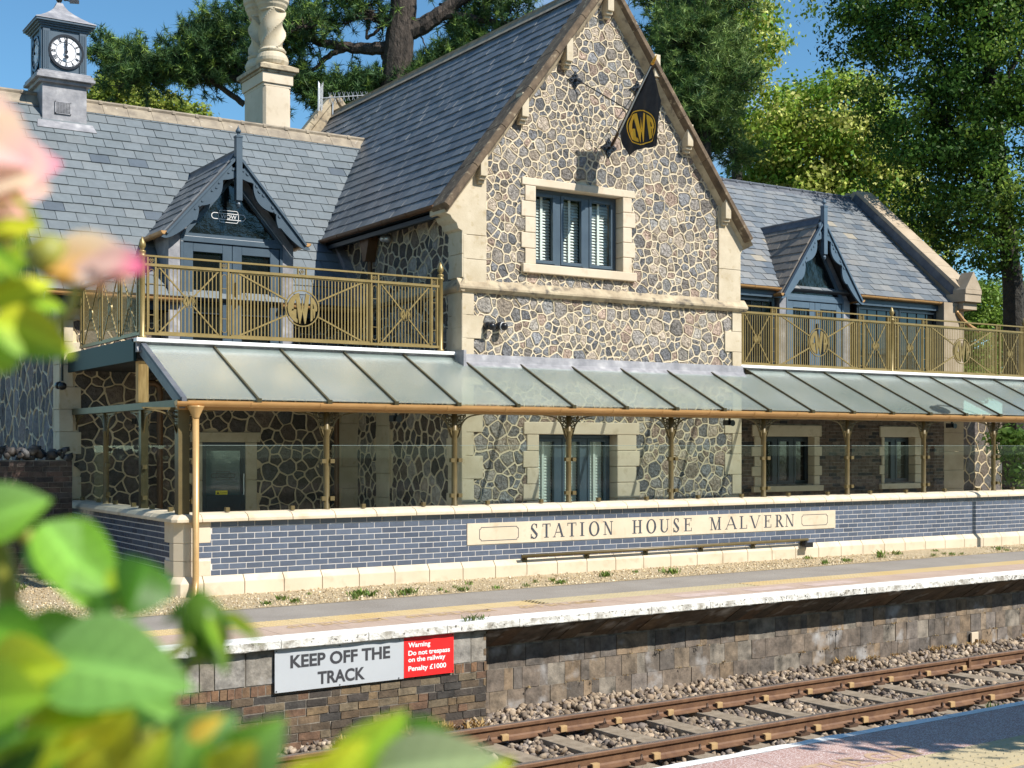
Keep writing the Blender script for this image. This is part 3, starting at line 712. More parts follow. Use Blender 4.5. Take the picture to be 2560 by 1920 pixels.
surround(W1, 11.255, 13.475, 4.56, 6.05, 11.515, 13.23, 4.70, 5.93, GY, .03, .2, .07, 5)
W2 = casement(B, [11.58,12.10,12.60,13.11], .74, 2.03, 17.38, M['paint'], M['glass'], slats='flat')
surround(W2, 11.29, 13.57, .6, 2.235, 11.575, 13.115, .74, 2.04, GY, .03, .22, .07, 5)

# --- lead apron over the canopy head along the gable
l = MB(); l.prism([(.0,3.25),(.012,3.25),(.03,3.13),(.13,3.055),(.13,3.04),(.0,3.09)], (10.17,GY-.03,0), nY, Zv, X, 0, 5.68)
l.box(10.12,GY-.16,3.05,10.17,17.4,3.30)
l.build('lead_flashing', M['lead'], B, bevel=.004)

# --- west wing
WY = 20.8
wing = rubble('stone_wall', B, (5.16,WY,0), X, Zv, nY, [(.05,.2),(5.04,.2),(5.04,4.15),(.05,4.15)], holes=[(2.1,.2,3.15,2.02),(4.69,.2,5.1,3.0),(0,.2,.2,4.2)], rr=(.07,.165), seed=51, pal=PAL_DK_SHADE, mats=[M['mortar_dark'], M['rubble_dk_shade']])
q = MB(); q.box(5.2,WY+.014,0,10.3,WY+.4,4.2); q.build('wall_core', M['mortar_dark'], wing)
q = MB(); ashlar_strip(q, 5.13, 5.34, WY-.03, WY+.35, 0, 4.15, .36, .12, 1); q.build('quoin', M['ashlar'], wing, bevel=.006); q = MB(); ashlar_strip(q, 9.90, 10.2, WY-.03, WY+.1, 0, 3.0, .36, .09, -1); q.build('quoin', M['ashlar'], wing, bevel=.006)
surround(wing, 7.2, 8.40, 0, 2.085, 7.40, 8.14, .05, 1.92, WY, .03, .25, .0, 3, 'ashlar')
d = MB(); d.box(7.40,WY-.005,0,7.47,WY+.07,1.92); d.box(8.05,WY-.005,0,8.14,WY+.07,1.92); d.box(7.47,WY-.005,1.78,8.05,WY+.07,1.92); d.box(7.47,WY-.005,0,8.05,WY+.07,1.05)
D1 = d.build('door', M['paint_dk'], B, bevel=.004)
p = MB(); p.box(7.47,WY+.002,1.05,8.05,WY+.010,1.78); p.build('pane', M['grey_glass'], D1)
p = MB(); p.box(8.09,WY-.05,1.05,8.105,WY-.03,1.4); p.build('handle', M['alu'], D1)
def wow_logo(mb, cx, cz, y, w, mi=0):
    h = w*.175
    def pill(hw, hh, t, r): 
        o = arcpts(cx+hw-r,cz,r,hh,-90,90,10)+arcpts(cx-hw+r,cz,r,hh,90,270,10); k = (r-t)/r
        i_ = arcpts(cx+hw-r,cz,r-t,hh-t,-90,90,10)+arcpts(cx-hw+r,cz,r-t,hh-t,90,270,10); n = len(o)
        for a in range(n): mb.prism([o[a],o[(a+1)%n],i_[(a+1)%n],i_[a]], (0,y,0), X, Zv, nY, 0, .002, None, mi)
    pill(w/2, h*.52, .010, h*.52); pill(w*.30, h*.98, .008, h*.35)
    text_mb(mb, 'WOW', (cx, y-.003, cz-h*.33), X, Zv, nY, h*.66, 0, 0.0, 'CENTER', mi, w*.46)
lg = MB(); wow_logo(lg, 7.76, 1.37, WY+.001, .42); lg.build('door_logo', M['black'], D1)
st = MB(); st.box(7.63,WY-.012,1.06,7.83,WY+.001,1.125); STK = st.build('caution_sticker', mkmat('sticker_yellow', (.75,.62,.03), rough=.4), D1)
st = MB(); st.prism([(7.645,1.07),(7.69,1.07),(7.667,1.115)], (0,WY-.0125,0), X, Zv, nY, 0, .001); text_mb(st, 'Caution', (7.70,WY-.0135,1.08), X, Zv, nY, .026, 0, 0, 'LEFT', 0, .115); st.build('sticker_text', M['black'], STK)
# west end gable, seen very obliquely
endw = rubble('stone_wall', B, (5.16,WY+.02,0), Y, Zv, nX, [(.0,.2),(5.6,.2),(5.6,4.3),(2.8,7.4),(.0,4.15)], rr=(.13,.26), seed=61, pal=PAL_BLUE_SHADE, mats=[M['mortar'], M['rubble_dk_shade']])
q = MB(); q.prism([(20.83,0),(26.4,0),(26.4,4.3),(23.6,7.75),(20.83,4.3)], (5.175,0,0), Y, Zv, X, 0, .35); q.build('wall_core', M['mortar_dark'], endw)

def ridge_run(mb, x0, x1, y, z, step=.44):
    x = x0
    while x < x1-.05:
        e = min(x+step-.006, x1)
        mb.prism([(-.19,-.20),(-.03,-.005),(-.045,.035),(0,.07),(.045,.035),(.03,-.005),(.19,-.20),(0,-.05)], (x,y,z), Y, Zv, X, 0, e-x)
        mb.prism([(-.052,-.0),(-.05,.04),(0,.077),(.05,.04),(.052,-.0)], (e-.05,y,z), Y, Zv, X, 0, .06)
        x += step
def wing_roof(x0, x1, ey, ez, ry, rz, exp, wid, pal, wts, seed):
    dy, dz = ry-ey, rz-ez; L = math.hypot(dy, dz); r = MB()
    V_ = Vector((0,dy/L,dz/L)); N_ = Vector((0,-dz/L,dy/L))
    slates(r, (x0,ey,ez), X, V_, N_, x1-x0, L, exp, wid, pal, seed=seed, wts=wts)
    r.prism([(0,0),(x1-x0,0),(x1-x0,L),(0,L)], (x0,ey,ez), X, V_, N_, -.07, -.011, (.05,.05,.055))
    V2 = Vector((0,-dy/L,dz/L)); N2 = Vector((0,dz/L,dy/L))
    r.prism([(0,0),(x1-x0,0),(x1-x0,L),(0,L)], (x0,2*ry-ey,ez), X, V2, N2, -.07, .0, (.2,.23,.26))
    return r.build('roof', M['slate'], B)
roof_w = wing_roof(4.78, 11.95, 20.42, 4.22, 23.6, 7.88, .228, .325, SL_LEFT, [5,5,4,5,3,4,.55], 71)
r = MB(); ridge_run(r, 4.8, 11.85, 23.6, 7.90); r.build('ridge_tiles', M['ridge'], roof_w)
g = MB(); half_gutter(g, (4.83,20.40,4.19), (6.95,20.40,4.19)); g.build('gutter', M['copper'], roof_w); g = MB(); half_gutter(g, (8.62,20.40,4.19), (10.15,20.40,4.19)); g.build('gutter', M['copper'], roof_w)
g = MB(); g.box(4.85,20.50,3.98,6.8,20.56,4.2); g.box(8.85,20.50,3.98,10.2,20.56,4.2); g.box(4.85,20.5,3.98,10.2,20.8,4.0); g.build('fascia_board', M['paint_dk'], roof_w)
pts = [(10.17,20.40,4.20),(10.17,20.8,4.62),(10.17,21.1,5.02),(10.17,21.5,5.40),(10.17,21.75,5.53)]
l = MB()
for a, b in zip(pts[:-1], pts[1:]): l.beam(Vector(a)+Vector((-.05,-.02,.05)), Vector(b)+Vector((-.05,-.02,.05)), .16, .10, (0,-.7,.7))
l.build('lead_flashing', M['lead'], roof_w)

# --- east wing
EYR, EZR = 20.45, 5.22
roof_e = wing_roof(15.6, 25.50, EYR, EZR, 23.6, 8.13, .235, .33, SL_RIGHT, [5,5,4,2,1.5,5,5,.5], 81)
r = MB(); ridge_run(r, 15.0, 25.45, 23.6, 8.15); r.build('ridge_tiles', M['lead_dark'], roof_e)
g = MB(); half_gutter(g, (15.95,20.40,5.2), (19.93,20.40,5.2), .065); g.build('gutter', M['copper'], roof_e); g = MB(); half_gutter(g, (22.30,20.40,5.2), (25.75,20.40,5.2), .065)
g.tube([(25.42,20.36,5.16),(25.44,20.28,4.98),(25.6,20.24,4.80),(25.85,20.22,4.66),(26.15,20.22,4.56)], .045, 10); g.build('gutter', M['copper'], roof_e)
g = MB(); g.box(15.8,20.46,5.0,20.0,20.5,5.2); g.build('fascia_board', M['paint'], roof_e); g = MB(); g.box(22.2,20.46,5.0,25.2,20.5,5.2); g.build('fascia_board', M['paint'], roof_e)
# parapet at the far end
pa = MB(); L = Vector((0,23.6-20.28,8.13-5.22)); ln = L.length; u = L.normalized(); n = Vector((0,-u.z,u.y))
for i in range(8): pa.prism([(25.48,.20),(26.02,.20),(26.02,.29),(25.48,.29)], Vector((0,20.28,5.22))+u*(ln*i/8+.003), X, n, u, 0, ln/8-.006)
for i in range(8): pa.prism([(25.52,.20),(25.98,.20),(25.98,.29),(25.52,.29)], Vector((0,2*23.6-20.28,5.22))+Vector((0,-u.y,u.z))*(ln*i/8+.003), X, Vector((0,u.z,u.y)), Vector((0,-u.y,u.z)), 0, ln/8-.006)
pa.prism([(20.28,5.45),(20.28,5.2),(26.9,5.2),(26.9,5.45),(23.6,8.36)], (25.55,0,0), Y, Zv, X, .02, .40)
PA = pa.build('parapet_coping', M['tanstone'], B, bevel=.012)
l = MB(); l.prism([(.0,.0),(ln,.0),(ln,.235),(0,.235)], Vector((25.47,20.28,5.22)), u, n, X, .05, .09); l.build('lead_flashing', M['lead_dark'], PA)
k = MB(); k.box(25.44,20.04,5.40,26.02,20.40,5.50); k.box(25.44,20.06,5.22,26.02,20.6,5.42); k.box(25.5,20.15,5.05,25.98,20.6,5.22)
k.prism([(25.44,5.50),(26.02,5.50),(25.73,5.93)], (0,20.40,0), X, Zv, nY, 0, .36); k.build('kneeler', M['tanstone'], PA, bevel=.008)
k = MB(); ashlar_strip(k, 25.0, 25.70, 20.30, 20.7, 0, 5.2, .42, 0); k.box(25.01,20.6,0,25.7,27,5.2); k.build('quoin', M['tanstone'], B, bevel=.006)
# ground-floor brickwork
EB = 20.3
holes = [(18.97,1.0,21.01,2.30),(22.83,1.0,24.3,2.30)]
def skip_e(a, b, v0, v1):
    out = [(a,b)]
    for (x0,z0,x1,z1) in holes:
        nx = []
        for (p,q_) in out:
            P0, Q0 = p+15.85, q_+15.85
            if v1 < z0+.02 or v0 > z1-.02 or Q0 < x0+.1 or P0 > x1-.1: nx.append((p,q_)); continue
            if P0 < x0+.1: nx.append((p, x0+.1-15.85))
            if Q0 > x1-.1: nx.append((x1-.1-15.85, q_))
        out = [t for t in nx if t[1]-t[0] > .01]
    return out
bw = MB(); bricks(bw, (15.85,EB,0), X, Zv, nY, 9.15, 3.0, .225, .075, .012, [(.115,.075,.055),(.13,.09,.07),(.10,.07,.055),(.035,.032,.035),(.15,.11,.085)], .003, skip_e, 91, .002, [4,4,3,2.2,2])
EW = bw.build('brick_wall', M['brick_wall'], B)
q = MB(); q.box(15.8,EB+.006,0,18.97+.1,EB+.4,3.05); q.box(20.91,EB+.006,0,22.93,EB+.4,3.05); q.box(24.2,EB+.006,0,25.0,EB+.4,3.05); q.box(19.07,EB+.006,2.1,20.91,EB+.4,3.05); q.box(22.93,EB+.006,2.1,24.2,EB+.4,3.05)
q.box(19.07,EB+.006,0,20.91,EB+.4,1.05); q.box(22.93,EB+.006,0,24.2,EB+.4,1.05); q.build('wall_core', M['brick_mortar'], EW)
W3 = casement(B, [19.34,19.82,20.30,20.78], 1.02, 2.06, EB+.16, M['paint_dk'], M['dark_glass'], blind=False)
surround(W3, 18.99, 21.0, .90, 2.30, 19.34, 20.78, 1.02, 2.06, EB, .03, .2, .07, 5)
W4 = casement(B, [22.97,23.47,23.98], 1.02, 2.06, EB+.16, M['paint_dk'], M['dark_glass'], blind=False)
surround(W4, 22.83, 24.3, .90, 2.30, 22.97, 23.98, 1.02, 2.06, EB, .03, .2, .07, 5)
# glazed upper storey
casement(B, [15.85,17.2,18.55,19.85], 3.26, 5.0, 20.52, M['paint_dk'], M['dark_glass'], blind=False, bars=3, fr=.04)
casement(B, [22.35,23.68,25.0], 3.26, 5.0, 20.52, M['paint_dk'], M['dark_glass'], blind=False, bars=3, fr=.04)
q = MB(); q.box(15.8,20.7,3.0,25.2,20.8,5.2); q.build('wall_core', M['void'], EW)

# --- dormers
def dormer(cx, za, ze, zb, pal, seed, grey, ridge_back, logo=False):
    """za: apex height of the roof, ze: height of its eaves, zb: deck level"""
    fy = 20.48; hw = 1.19; d = MB()
    d.box(cx-1.06,fy,zb,cx-.87,fy+.12,ze-.02); d.box(cx+.87,fy,zb,cx+1.06,fy+.12,ze-.02)                 # lead-clad jambs
    d.box(cx-1.06,fy+.12,zb,cx-1.02,fy+1.6,ze); d.box(cx+1.02,fy+.12,zb,cx+1.06,fy+1.6,ze)
    sl = (za-ze)/hw
    d.prism([(cx-1.06,ze-.03),(cx-.87,ze-.03),(cx,za-.28-.02),(cx+.87,ze-.03),(cx+1.06,ze-.03),(cx,za-.08)], (0,fy+.1,0), X, Zv, nY, -.06, .07)
    D = d.build('dormer', M['lead'] , B)
    L = math.hypot(hw, za-ze)
    for sg in (-1, 1):
        V_ = Vector((-sg*hw/L,0,(za-ze)/L)); N_ = Vector((sg*(za-ze)/L,0,hw/L)); r = MB()
        slates(r, (cx+sg*hw,20.30,ze), Y, V_, N_, ridge_back-20.3, L, .225, .3, pal, seed=seed+sg, lift=.014)
        r.prism([(0,0),(ridge_back-20.3,0),(ridge_back-20.3,L),(0,L)], (cx+sg*hw,20.30,ze), Y, V_, N_, -.05, -.011, (.05,.05,.055))
        r.build('dormer_roof', M['slate'], D)
        b = MB(); pts_t = []; pts_b = []; n = 60; LB = L+.10
        for i in range(n+1):
            s_ = LB*i/n; f = s_/LB
            lobes = .085+.15*abs(math.sin(math.pi*(s_+.10)/.60))**.75 if f < .70 else .17*math.sqrt(max(0,1-((f-.70)/.30)**2))+.06*(1-f)
            pts_t.append((s_, 0)); pts_b.append((s_, -lobes))
        O_ = Vector((cx,0,za-.03)); U_ = Vector((sg*hw/L,0,-(za-ze)/L)); Vn = Vector((sg*(za-ze)/L,0,hw/L))
        for i in range(n):
            b.prism([pts_t[i],pts_t[i+1],pts_b[i+1],pts_b[i]], O_+Vector((0,20.25,0)), U_, Vn, nY, -.02, .025)
        b.prism([(0,0),(LB-.1,0),(LB-.1,-.035),(0,-.035)], O_+Vector((0,20.22,0)), U_, Vn, nY, 0, .025)
        for i in range(3):                                                                              # pierced drops carved on the board
            s0 = .24+i*.42
            for k in range(3): b.prism(arcpts(s0+.09*k-.09,-.085-.02*(k==1),.032,.018,0,300,8), O_+Vector((0,20.224,0)), U_, Vn, nY, 0, .012)
        b.build('bargeboard', grey, D)
        g = MB(); half_gutter(g, (cx+sg*(hw+.02),20.22,ze-.005), (cx+sg*(hw+.02),21.3,ze-.005), .062); g.build('gutter', M['copper'], D)
    r = MB(); r.prism([(-.11,-.14),(-.02,0),(-.03,.03),(0,.05),(.03,.03),(.02,0),(.11,-.14)], (cx,20.32,za+.02), X, Zv, Y, 0, ridge_back-20.3); r.build('ridge_cap', M['lead_dark'], D)
    f = MB(); fz0, fz1 = za-.78, za+.26
    f.box(cx-.05,20.17,fz0,cx+.05,20.28,fz1); f.box(cx-.058,20.162,fz1-.03,cx+.058,20.288,fz1)
    f.lathe([(.05,0),(.02,.02),(.02,.04),(.042,.06),(.046,.08),(.03,.11),(.008,.145),(.004,.17)], (cx,20.225,fz1), 12)
    f.lathe([(.048,0),(.03,-.03),(.045,-.06),(.03,-.10),(.006,-.13)], (cx,20.225,fz0), 12); f.build('finial', grey, D)
    dr = MB(); zt = ze-.10
    dr.box(cx-.87,fy-.01,zt,cx+.87,fy+.09,zt+.09); dr.box(cx-.87,fy-.012,zb,cx-.82,fy+.09,zt); dr.box(cx+.82,fy-.012,zb,cx+.87,fy+.09,zt)
    for a, b_ in ((cx-.815,cx-.004),(cx+.004,cx+.815)):
        dr.box(a,fy+.012,zb,a+.16,fy+.08,zt-.008); dr.box(b_-.16,fy+.012,zb,b_,fy+.08,zt-.008); dr.box(a+.16,fy+.013,zt-.15,b_-.16,fy+.08,zt-.008); dr.box(a+.16,fy+.013,zb,b_-.16,fy+.08,zb+.12)
    dr.build('door_frame', grey, D, bevel=.006)
    for a, b_ in ((cx-.66,cx-.16),(cx+.16,cx+.66)):
        p = MB(); p.box(a-.005,fy+.05,zb+.115,b_+.005,fy+.06,zt-.145); p.build('pane', M['dark_glass'], D)
    if logo is False:
        p = MB()
        for xx in (-.55,-.41,-.27,.27,.41,.55): p.box(cx+xx-.004,fy+.035,zb+.12,cx+xx+.004,fy+.049,zt-.15)
        p.build('glazing_bar', M['paint_lt'], D)
    hd = MB(); hd.box(cx+.03,fy-.04,zb+.85,cx+.06,fy+.012,zb+1.25); hd.build('handle', M['black'], D)
    t = MB(); tz = zt+.09; hgt = za-.42-tz
    t.prism([(cx-.80,tz+.02),(cx+.80,tz+.02),(cx,za-.40)], (0,fy,0), X, Zv, nY, -.05, -.04); t.build('pane', M['wavy_glass'], D)
    t = MB(); fr_o = [(cx-.87,tz),(cx+.87,tz),(cx,za-.33)]; fr_i = [(cx-.74,tz+.05),(cx+.74,tz+.05),(cx,za-.43)]
    for i in range(3): t.prism([fr_o[i],fr_o[(i+1)%3],fr_i[(i+1)%3],fr_i[i]], (0,fy,0), X, Zv, nY, -.06, .0)
    t.build('transom_frame', grey, D)
    if logo:
        lg = MB(); wow_logo(lg, 7.745, 5.58, fy+.035, .58); lg.build('window_logo', M['white'], D)
    v = MB(); v.box(cx-1.0,fy+.5,zb,cx+1.0,fy+.52,za-.3 if False else ze); v.build('dark_room', M['void'], D)
dormer(7.80, 6.58, 5.22, 3.26, SL_GAB, 100, M['paint'], 22.55, True)
dormer(21.02, 6.76, 5.08, 3.26, [(.17,.155,.135),(.20,.18,.155),(.15,.14,.125),(.24,.21,.175)], 110, M['paint_lt'], 22.3)

# --- clock turret
cx, y0 = 5.82, 23.2; hw = .372; cy = y0+hw
t = MB(); t.box(cx-hw,y0,7.0,cx+hw,y0+2*hw,8.12); t.prism([(-.50,.0),(.50,.0),(.46,.20),(-.46,.20)], (cx,y0-.17,7.24), X, Vector((0,.652,.758)), Vector((0,-.758,.652)), -.02, .02)
CT = t.build('clock_turret', M['lead'], B, bevel=.006)
def steps(mb, lst):
    for (h0, h1, e) in lst: mb.box(cx-hw-e, cy-hw-e, h0, cx+hw+e, cy+hw+e, h1)
t = MB(); steps(t, [(8.06,8.12,.06),(8.12,8.17,.12),(8.17,8.22,.10),(8.22,8.26,.06)]); t.build('cornice', M['lead'], CT, bevel=.006)
t = MB(); t.box(cx-hw,cy-hw,8.26,cx+hw,cy+hw,9.0)
for sx in (-1, 1):
    t.box(cx+sx*(hw-.065)-.06,cy-hw-.022,8.26,cx+sx*(hw-.065)+.06,cy-hw,8.98)
    for k in (-.03,0,.03): t.box(cx+sx*(hw-.065)+k-.007,cy-hw-.030,8.30,cx+sx*(hw-.065)+k+.007,cy-hw-.022,8.94)
    t.box(cx-hw-.022,cy+sx*(hw-.065)-.06,8.26,cx-hw,cy+sx*(hw-.065)+.06,8.98)
t.build('clock_case', M['paint'], CT, bevel=.004)
t = MB(); steps(t, [(8.98,9.02,.03),(9.02,9.05,.06),(9.05,9.08,.09),(9.08,9.12,.125)]); t.build('cornice', M['paint'], CT, bevel=.004)
t = MB(); pr = [(.51,9.12),(.50,9.135),(.40,9.19),(.30,9.26),(.20,9.34),(.12,9.42),(.07,9.50),(.05,9.55)]; vs = []
for (r, z) in pr: vs += [(cx-r,cy-r,z),(cx+r,cy-r,z),(cx+r,cy+r,z),(cx-r,cy+r,z)]
t.add(vs, [(i*4+k,i*4+(k+1)%4,(i+1)*4+(k+1)%4,(i+1)*4+k) for i in range(len(pr)-1) for k in range(4)]+[(3,2,1,0)]); t.build('turret_roof', M['lead'], CT)
t = MB(); t.lathe([(.045,0),(.03,.03),(.05,.06),(.055,.09),(.03,.13),(.012,.16),(.012,.7)], (cx,cy,9.54), 12); t.tube([(cx-.17,cy,9.66),(cx+.30,cy,9.62)], .012, 6)
t.tube([(cx+.02,cy,9.66),(cx+.10,cy,9.62),(cx+.17,cy,9.70),(cx+.12,cy,9.74),(cx+.08,cy,9.70)], .010, 6); t.prism([(-.02,-.05),(.14,-.03),(.14,.03),(-.02,.05)], (cx+.2,cy,9.64), X, Zv, nY, -.01, .01); t.prism([(-.14,0),(0,.05),(0,-.05)], (cx-.1,cy,9.66), X, Zv, nY, -.01, .01)
t.build('weather_vane', M['iron'], CT)
v = MB(); v.box(cx-.15,y0-.012,7.56,cx+.09,y0-.001,7.74); V1 = v.build('vent', M['black'], CT)
v = MB()
for i in range(8): v.box(cx-.15,y0-.018,7.575+i*.021,cx+.09,y0-.012,7.583+i*.021)
for i in range(10): v.box(cx-.148+i*.026,y0-.020,7.56,cx-.142+i*.026,y0-.013,7.74)
v.box(cx-.165,y0-.022,7.545,cx-.15,y0-.001,7.755); v.box(cx+.09,y0-.022,7.545,cx+.105,y0-.001,7.755); v.box(cx-.165,y0-.022,7.74,cx+.105,y0-.001,7.755); v.box(cx-.165,y0-.022,7.545,cx+.105,y0-.001,7.56)
v.build('vent_frame', M['lead'], CT)
def clock(C, U, N):
    V = Zv; R = .275; d = MB(); d.prism(arcpts(0,0,R,R,0,360,48)[:-1], C, U, V, N, 0, .012); d.build('clock_dial', M['dial'], CT)
    k = MB(); O_ = arcpts(0,0,.300,.300,0,360,48); I_ = arcpts(0,0,.262,.262,0,360,48)
    for q in band(O_, I_): k.prism(q, C, U, V, N, 0, .03)
    for q in band(arcpts(0,0,.172,.172,0,360,48), arcpts(0,0,.164,.164,0,360,48)): k.prism(q, C, U, V, N, .012, .018)
    for i in range(60):
        a = 2*math.pi*i/60; k.prism([(.252*math.cos(a-.006),.252*math.sin(a-.006)),(.262*math.cos(a-.006),.262*math.sin(a-.006)),(.262*math.cos(a+.006),.262*math.sin(a+.006)),(.252*math.cos(a+.006),.252*math.sin(a+.006))], C, U, V, N, .012, .018)
    for q in band(arcpts(0,0,.253,.253,0,360,48), arcpts(0,0,.248,.248,0,360,48)): k.prism(q, C, U, V, N, .012, .0175)
    num = ['XII','I','II','III','IV','V','VI','VII','VIII','IX','X','XI']
    for h, tx in enumerate(num):
        a = math.pi/2-h*math.pi/6; er = Vector((math.cos(a),math.sin(a))); et = Vector((er.y,-er.x)); w = {'I':.016,'V':.03,'X':.03}; tot = sum(w[c] for c in tx); x = -tot/2
        def L(p0, p1, th): 
            dv = Vector((p1[0]-p0[0],p1[1]-p0[1])).normalized(); nn = Vector((-dv.y,dv.x))*th/2
            pp = [(p0[0]-nn.x,p0[1]-nn.y),(p0[0]+nn.x,p0[1]+nn.y),(p1[0]+nn.x,p1[1]+nn.y),(p1[0]-nn.x,p1[1]-nn.y)]
            k.prism([(et.x*u_+er.x*(.212+v_), et.y*u_+er.y*(.212+v_)) for u_, v_ in pp], C, U, V, N, .012, .018)
        for c in tx:
            m = x+w[c]/2
            if c == 'I': L((m,-.032),(m,.032),.009)
            if c == 'V': L((m-.011,.032),(m,-.032),.009); L((m+.011,.032),(m,-.032),.005)
            if c == 'X': L((m-.012,.032),(m+.012,-.032),.009); L((m+.012,.032),(m-.012,-.032),.005)
            x += w[c]
    k.build('clock_numerals', M['black'], CT)
    h = MB(); h.prism([(-.012,-.04),(.012,-.04),(.010,.15),(.018,.17),(0,.245),(-.018,.17),(-.010,.15)], C, U, V, N, .05, .058)
    h.prism([(-.012,.0),(.012,.0),(.03,-.075),(.022,-.11),(0,-.135),(-.022,-.11),(-.03,-.075)] if False else [(-.014,-.02),(.014,-.02),(.014,.10),(.03,.12),(0,.16),(-.03,.12),(-.014,.10)], C, U, V, N, .04, .048)
    h.prism(arcpts(0,0,.025,.025,0,360,16)[:-1], C, U, V, N, .03, .06); h.prism(arcpts(0,-.09,.035,.035,0,360,16)[:-1], C, U, V, N, .05, .0575); h.build('clock_hands', M['black'], CT)
clock(Vector((cx+.02,cy-hw-.002,8.615)), X, nY); clock(Vector((cx-hw-.002,cy,8.615)), -Y, nX)

# --- twin twisted chimney
c = MB(); x0, x1, ya, yb = 10.01, 10.60, 24.6, 25.66
ch = .05
def octo(k): return [(x0+k,ya),(x1-k,ya),(x1,ya+k),(x1,yb-k),(x1-k,yb),(x0+k,yb),(x0,yb-k),(x0,ya+k)]
c.prism(octo(.055), (0,0,0), X, Y, Zv, 6.5, 9.0); c.prism(octo(.02), (0,0,0), X, Y, Zv, 9.0, 9.06); c.box(x0-.03,ya-.03,9.06,x1+.03,yb+.03,9.27)
CH = c.build('chimney', M['newstone'], B, bevel=.008)
c = MB(); c.box(x0-.06,ya-.06,9.27,x1+.07,yb+.06,9.32); c.box(x0-.11,ya-.11,9.32,x1+.12,yb+.11,9.40); c.add([(x0-.11,ya-.11,9.40),(x1+.12,ya-.11,9.40),(x1+.12,yb+.11,9.40),(x0-.11,yb+.11,9.40),(x0+.02,ya+.02,9.47),(x1-.02,ya+.02,9.47),(x1-.02,yb-.02,9.47),(x0+.02,yb-.02,9.47)],[(0,1,5,4),(1,2,6,5),(2,3,7,6),(3,0,4,7),(4,5,6,7)]); c.build('chimney_cap', M['oldstone'], CH, bevel=.008)
for k, yy in enumerate((24.87, 25.43)):
    c = MB(); C_ = (10.305,yy,0); n = 32; rows = []
    c.lathe([(.22,9.44),(.29,9.47),(.325,9.54),(.325,9.60),(.29,9.68),(.25,9.72),(.27,9.74),(.28,9.77),(.25,9.80),(.24,9.82)], C_, 28)
    c.lathe([(.24,10.55),(.26,10.57),(.25,10.60),(.29,10.66),(.30,10.70),(.33,10.74),(.33,10.80),(.36,10.84),(.37,10.95),(.33,11.1),(.3,11.12)], C_, 28)
    vs = []; nz = 40
    for i in range(nz+1):
        z = 9.80+.78*i/nz
        for a in range(48):
            th = 2*math.pi*a/48; ph = ((th*4/(2*math.pi) - (z-9.8)*2.35*(1 if k == 0 else -1)) % 1.0)
            r = .285-.085*math.sin(math.pi*ph)**.7; vs.append((C_[0]+r*math.cos(th), C_[1]+r*math.sin(th), z))
    c.add(vs, [(i*48+a,i*48+(a+1)%48,(i+1)*48+(a+1)%48,(i+1)*48+a) for i in range(nz) for a in range(48)])
    c.build('twisted_shaft', M['ashlar'], CH)

# --- balcony decks
for (xa, xb, yb, nm) in ((5.28, 10.19, 20.8, 1), (15.85, 28.5, 20.3, 0)):
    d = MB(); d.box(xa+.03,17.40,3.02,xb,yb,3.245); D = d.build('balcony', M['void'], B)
    c = MB(); c.box(xa-.02,17.28,3.235,xb,17.50,3.285); c.build('deck_edge', M['white'], D, bevel=.006)
    c = MB(); c.prism([(.0,3.235),(.05,3.235),(.06,3.16),(.10,3.12),(.10,3.10),(.0,3.1)], (xa,17.40,0), nY, Zv, X, 0, xb-xa); c.build('lead_flashing', M['lead'], D)
    if nm:
        c = MB(); c.box(xa-.02,17.42,2.985,xa+.02,21.0,3.28); c.build('side_fascia', M['fascia'], D)

# ================================================================== CANOPY
CN = thing('glass_canopy', 'long lean-to canopy of obscured glass on bronze cast posts with a copper gutter', 'canopy', (5.4, 15.75, 2.4))
GYc, GZc, SLc = 15.74, 2.41, .4777
def cz(y): return GZc+(y-GYc)*SLc
rx = [5.36+.9735*i for i in range(23)]
def ytop(x): return 17.13 if 10.15 < x < 15.85 else 17.335
for a, b in zip(rx[:-1], rx[1:]):
    p = MB(); t = ytop((a+b)/2)
    p.prism([(0,0),(b-a-.03,0),(b-a-.03,1),(0,1)], (a+.015,GYc+.01,cz(GYc+.01)+.02), X, Vector((0,t-GYc,(t-GYc)*SLc)), Vector((0,-SLc,1)).normalized(), 0, .008)
    p.build('canopy_pane', M['canopy_glass'], CN)
for i, x in enumerate(rx):
    g = MB(); t = ytop(x); w = .05 if i else .10
    g.beam((x,GYc-.02,cz(GYc-.02)+.035),(x,t,cz(t)+.035), w*.55, .035); g.beam((x,GYc-.02,cz(GYc-.02)-.005),(x,t,cz(t)-.005), w*.8, .06); g.box(x-.03,GYc-.05,cz(GYc)-.01,x+.03,GYc-.005,cz(GYc)+.045)
    if i == 0: g.beam((x,GYc,cz(GYc)-.03),(x,t,cz(t)-.03), .07, .16)
    g.build('glazing_bar', M['lead_dark'] if i == 0 else M['bronze_dk'], CN)
g = MB(); half_gutter(g, (5.26,GYc-.03,2.40), (27,GYc-.03,2.40), .062, 12); g.box(5.3,GYc+.03,2.30,27,GYc+.10,2.42); GT = g.build('gutter', M['copper'], CN)
d = MB(); d.lathe([(.045,0),(.045,.02),(.10,.14),(.105,.155),(.045,.16)], (5.50,GYc-.06,2.19), 16)
d.tube([(5.50,GYc-.06,2.25),(5.50,GYc-.06,.22),(5.495,GYc-.07,.16),(5.47,GYc-.12,.07),(5.44,GYc-.17,.0),(5.43,GYc-.19,-.06),(5.43,GYc-.19,-.2)], .041, 14)
d.build('downpipe', M['pipe'], CN, smooth=True)
b = MB(); b.box(5.32,15.72,2.335,5.42,21.05,2.425); b.box(5.27,20.98,2.33,5.45,21.06,2.55); b.box(5.42,15.83,2.30,27,15.93,2.40); b.build('beam', M['bronze_dk'], CN)
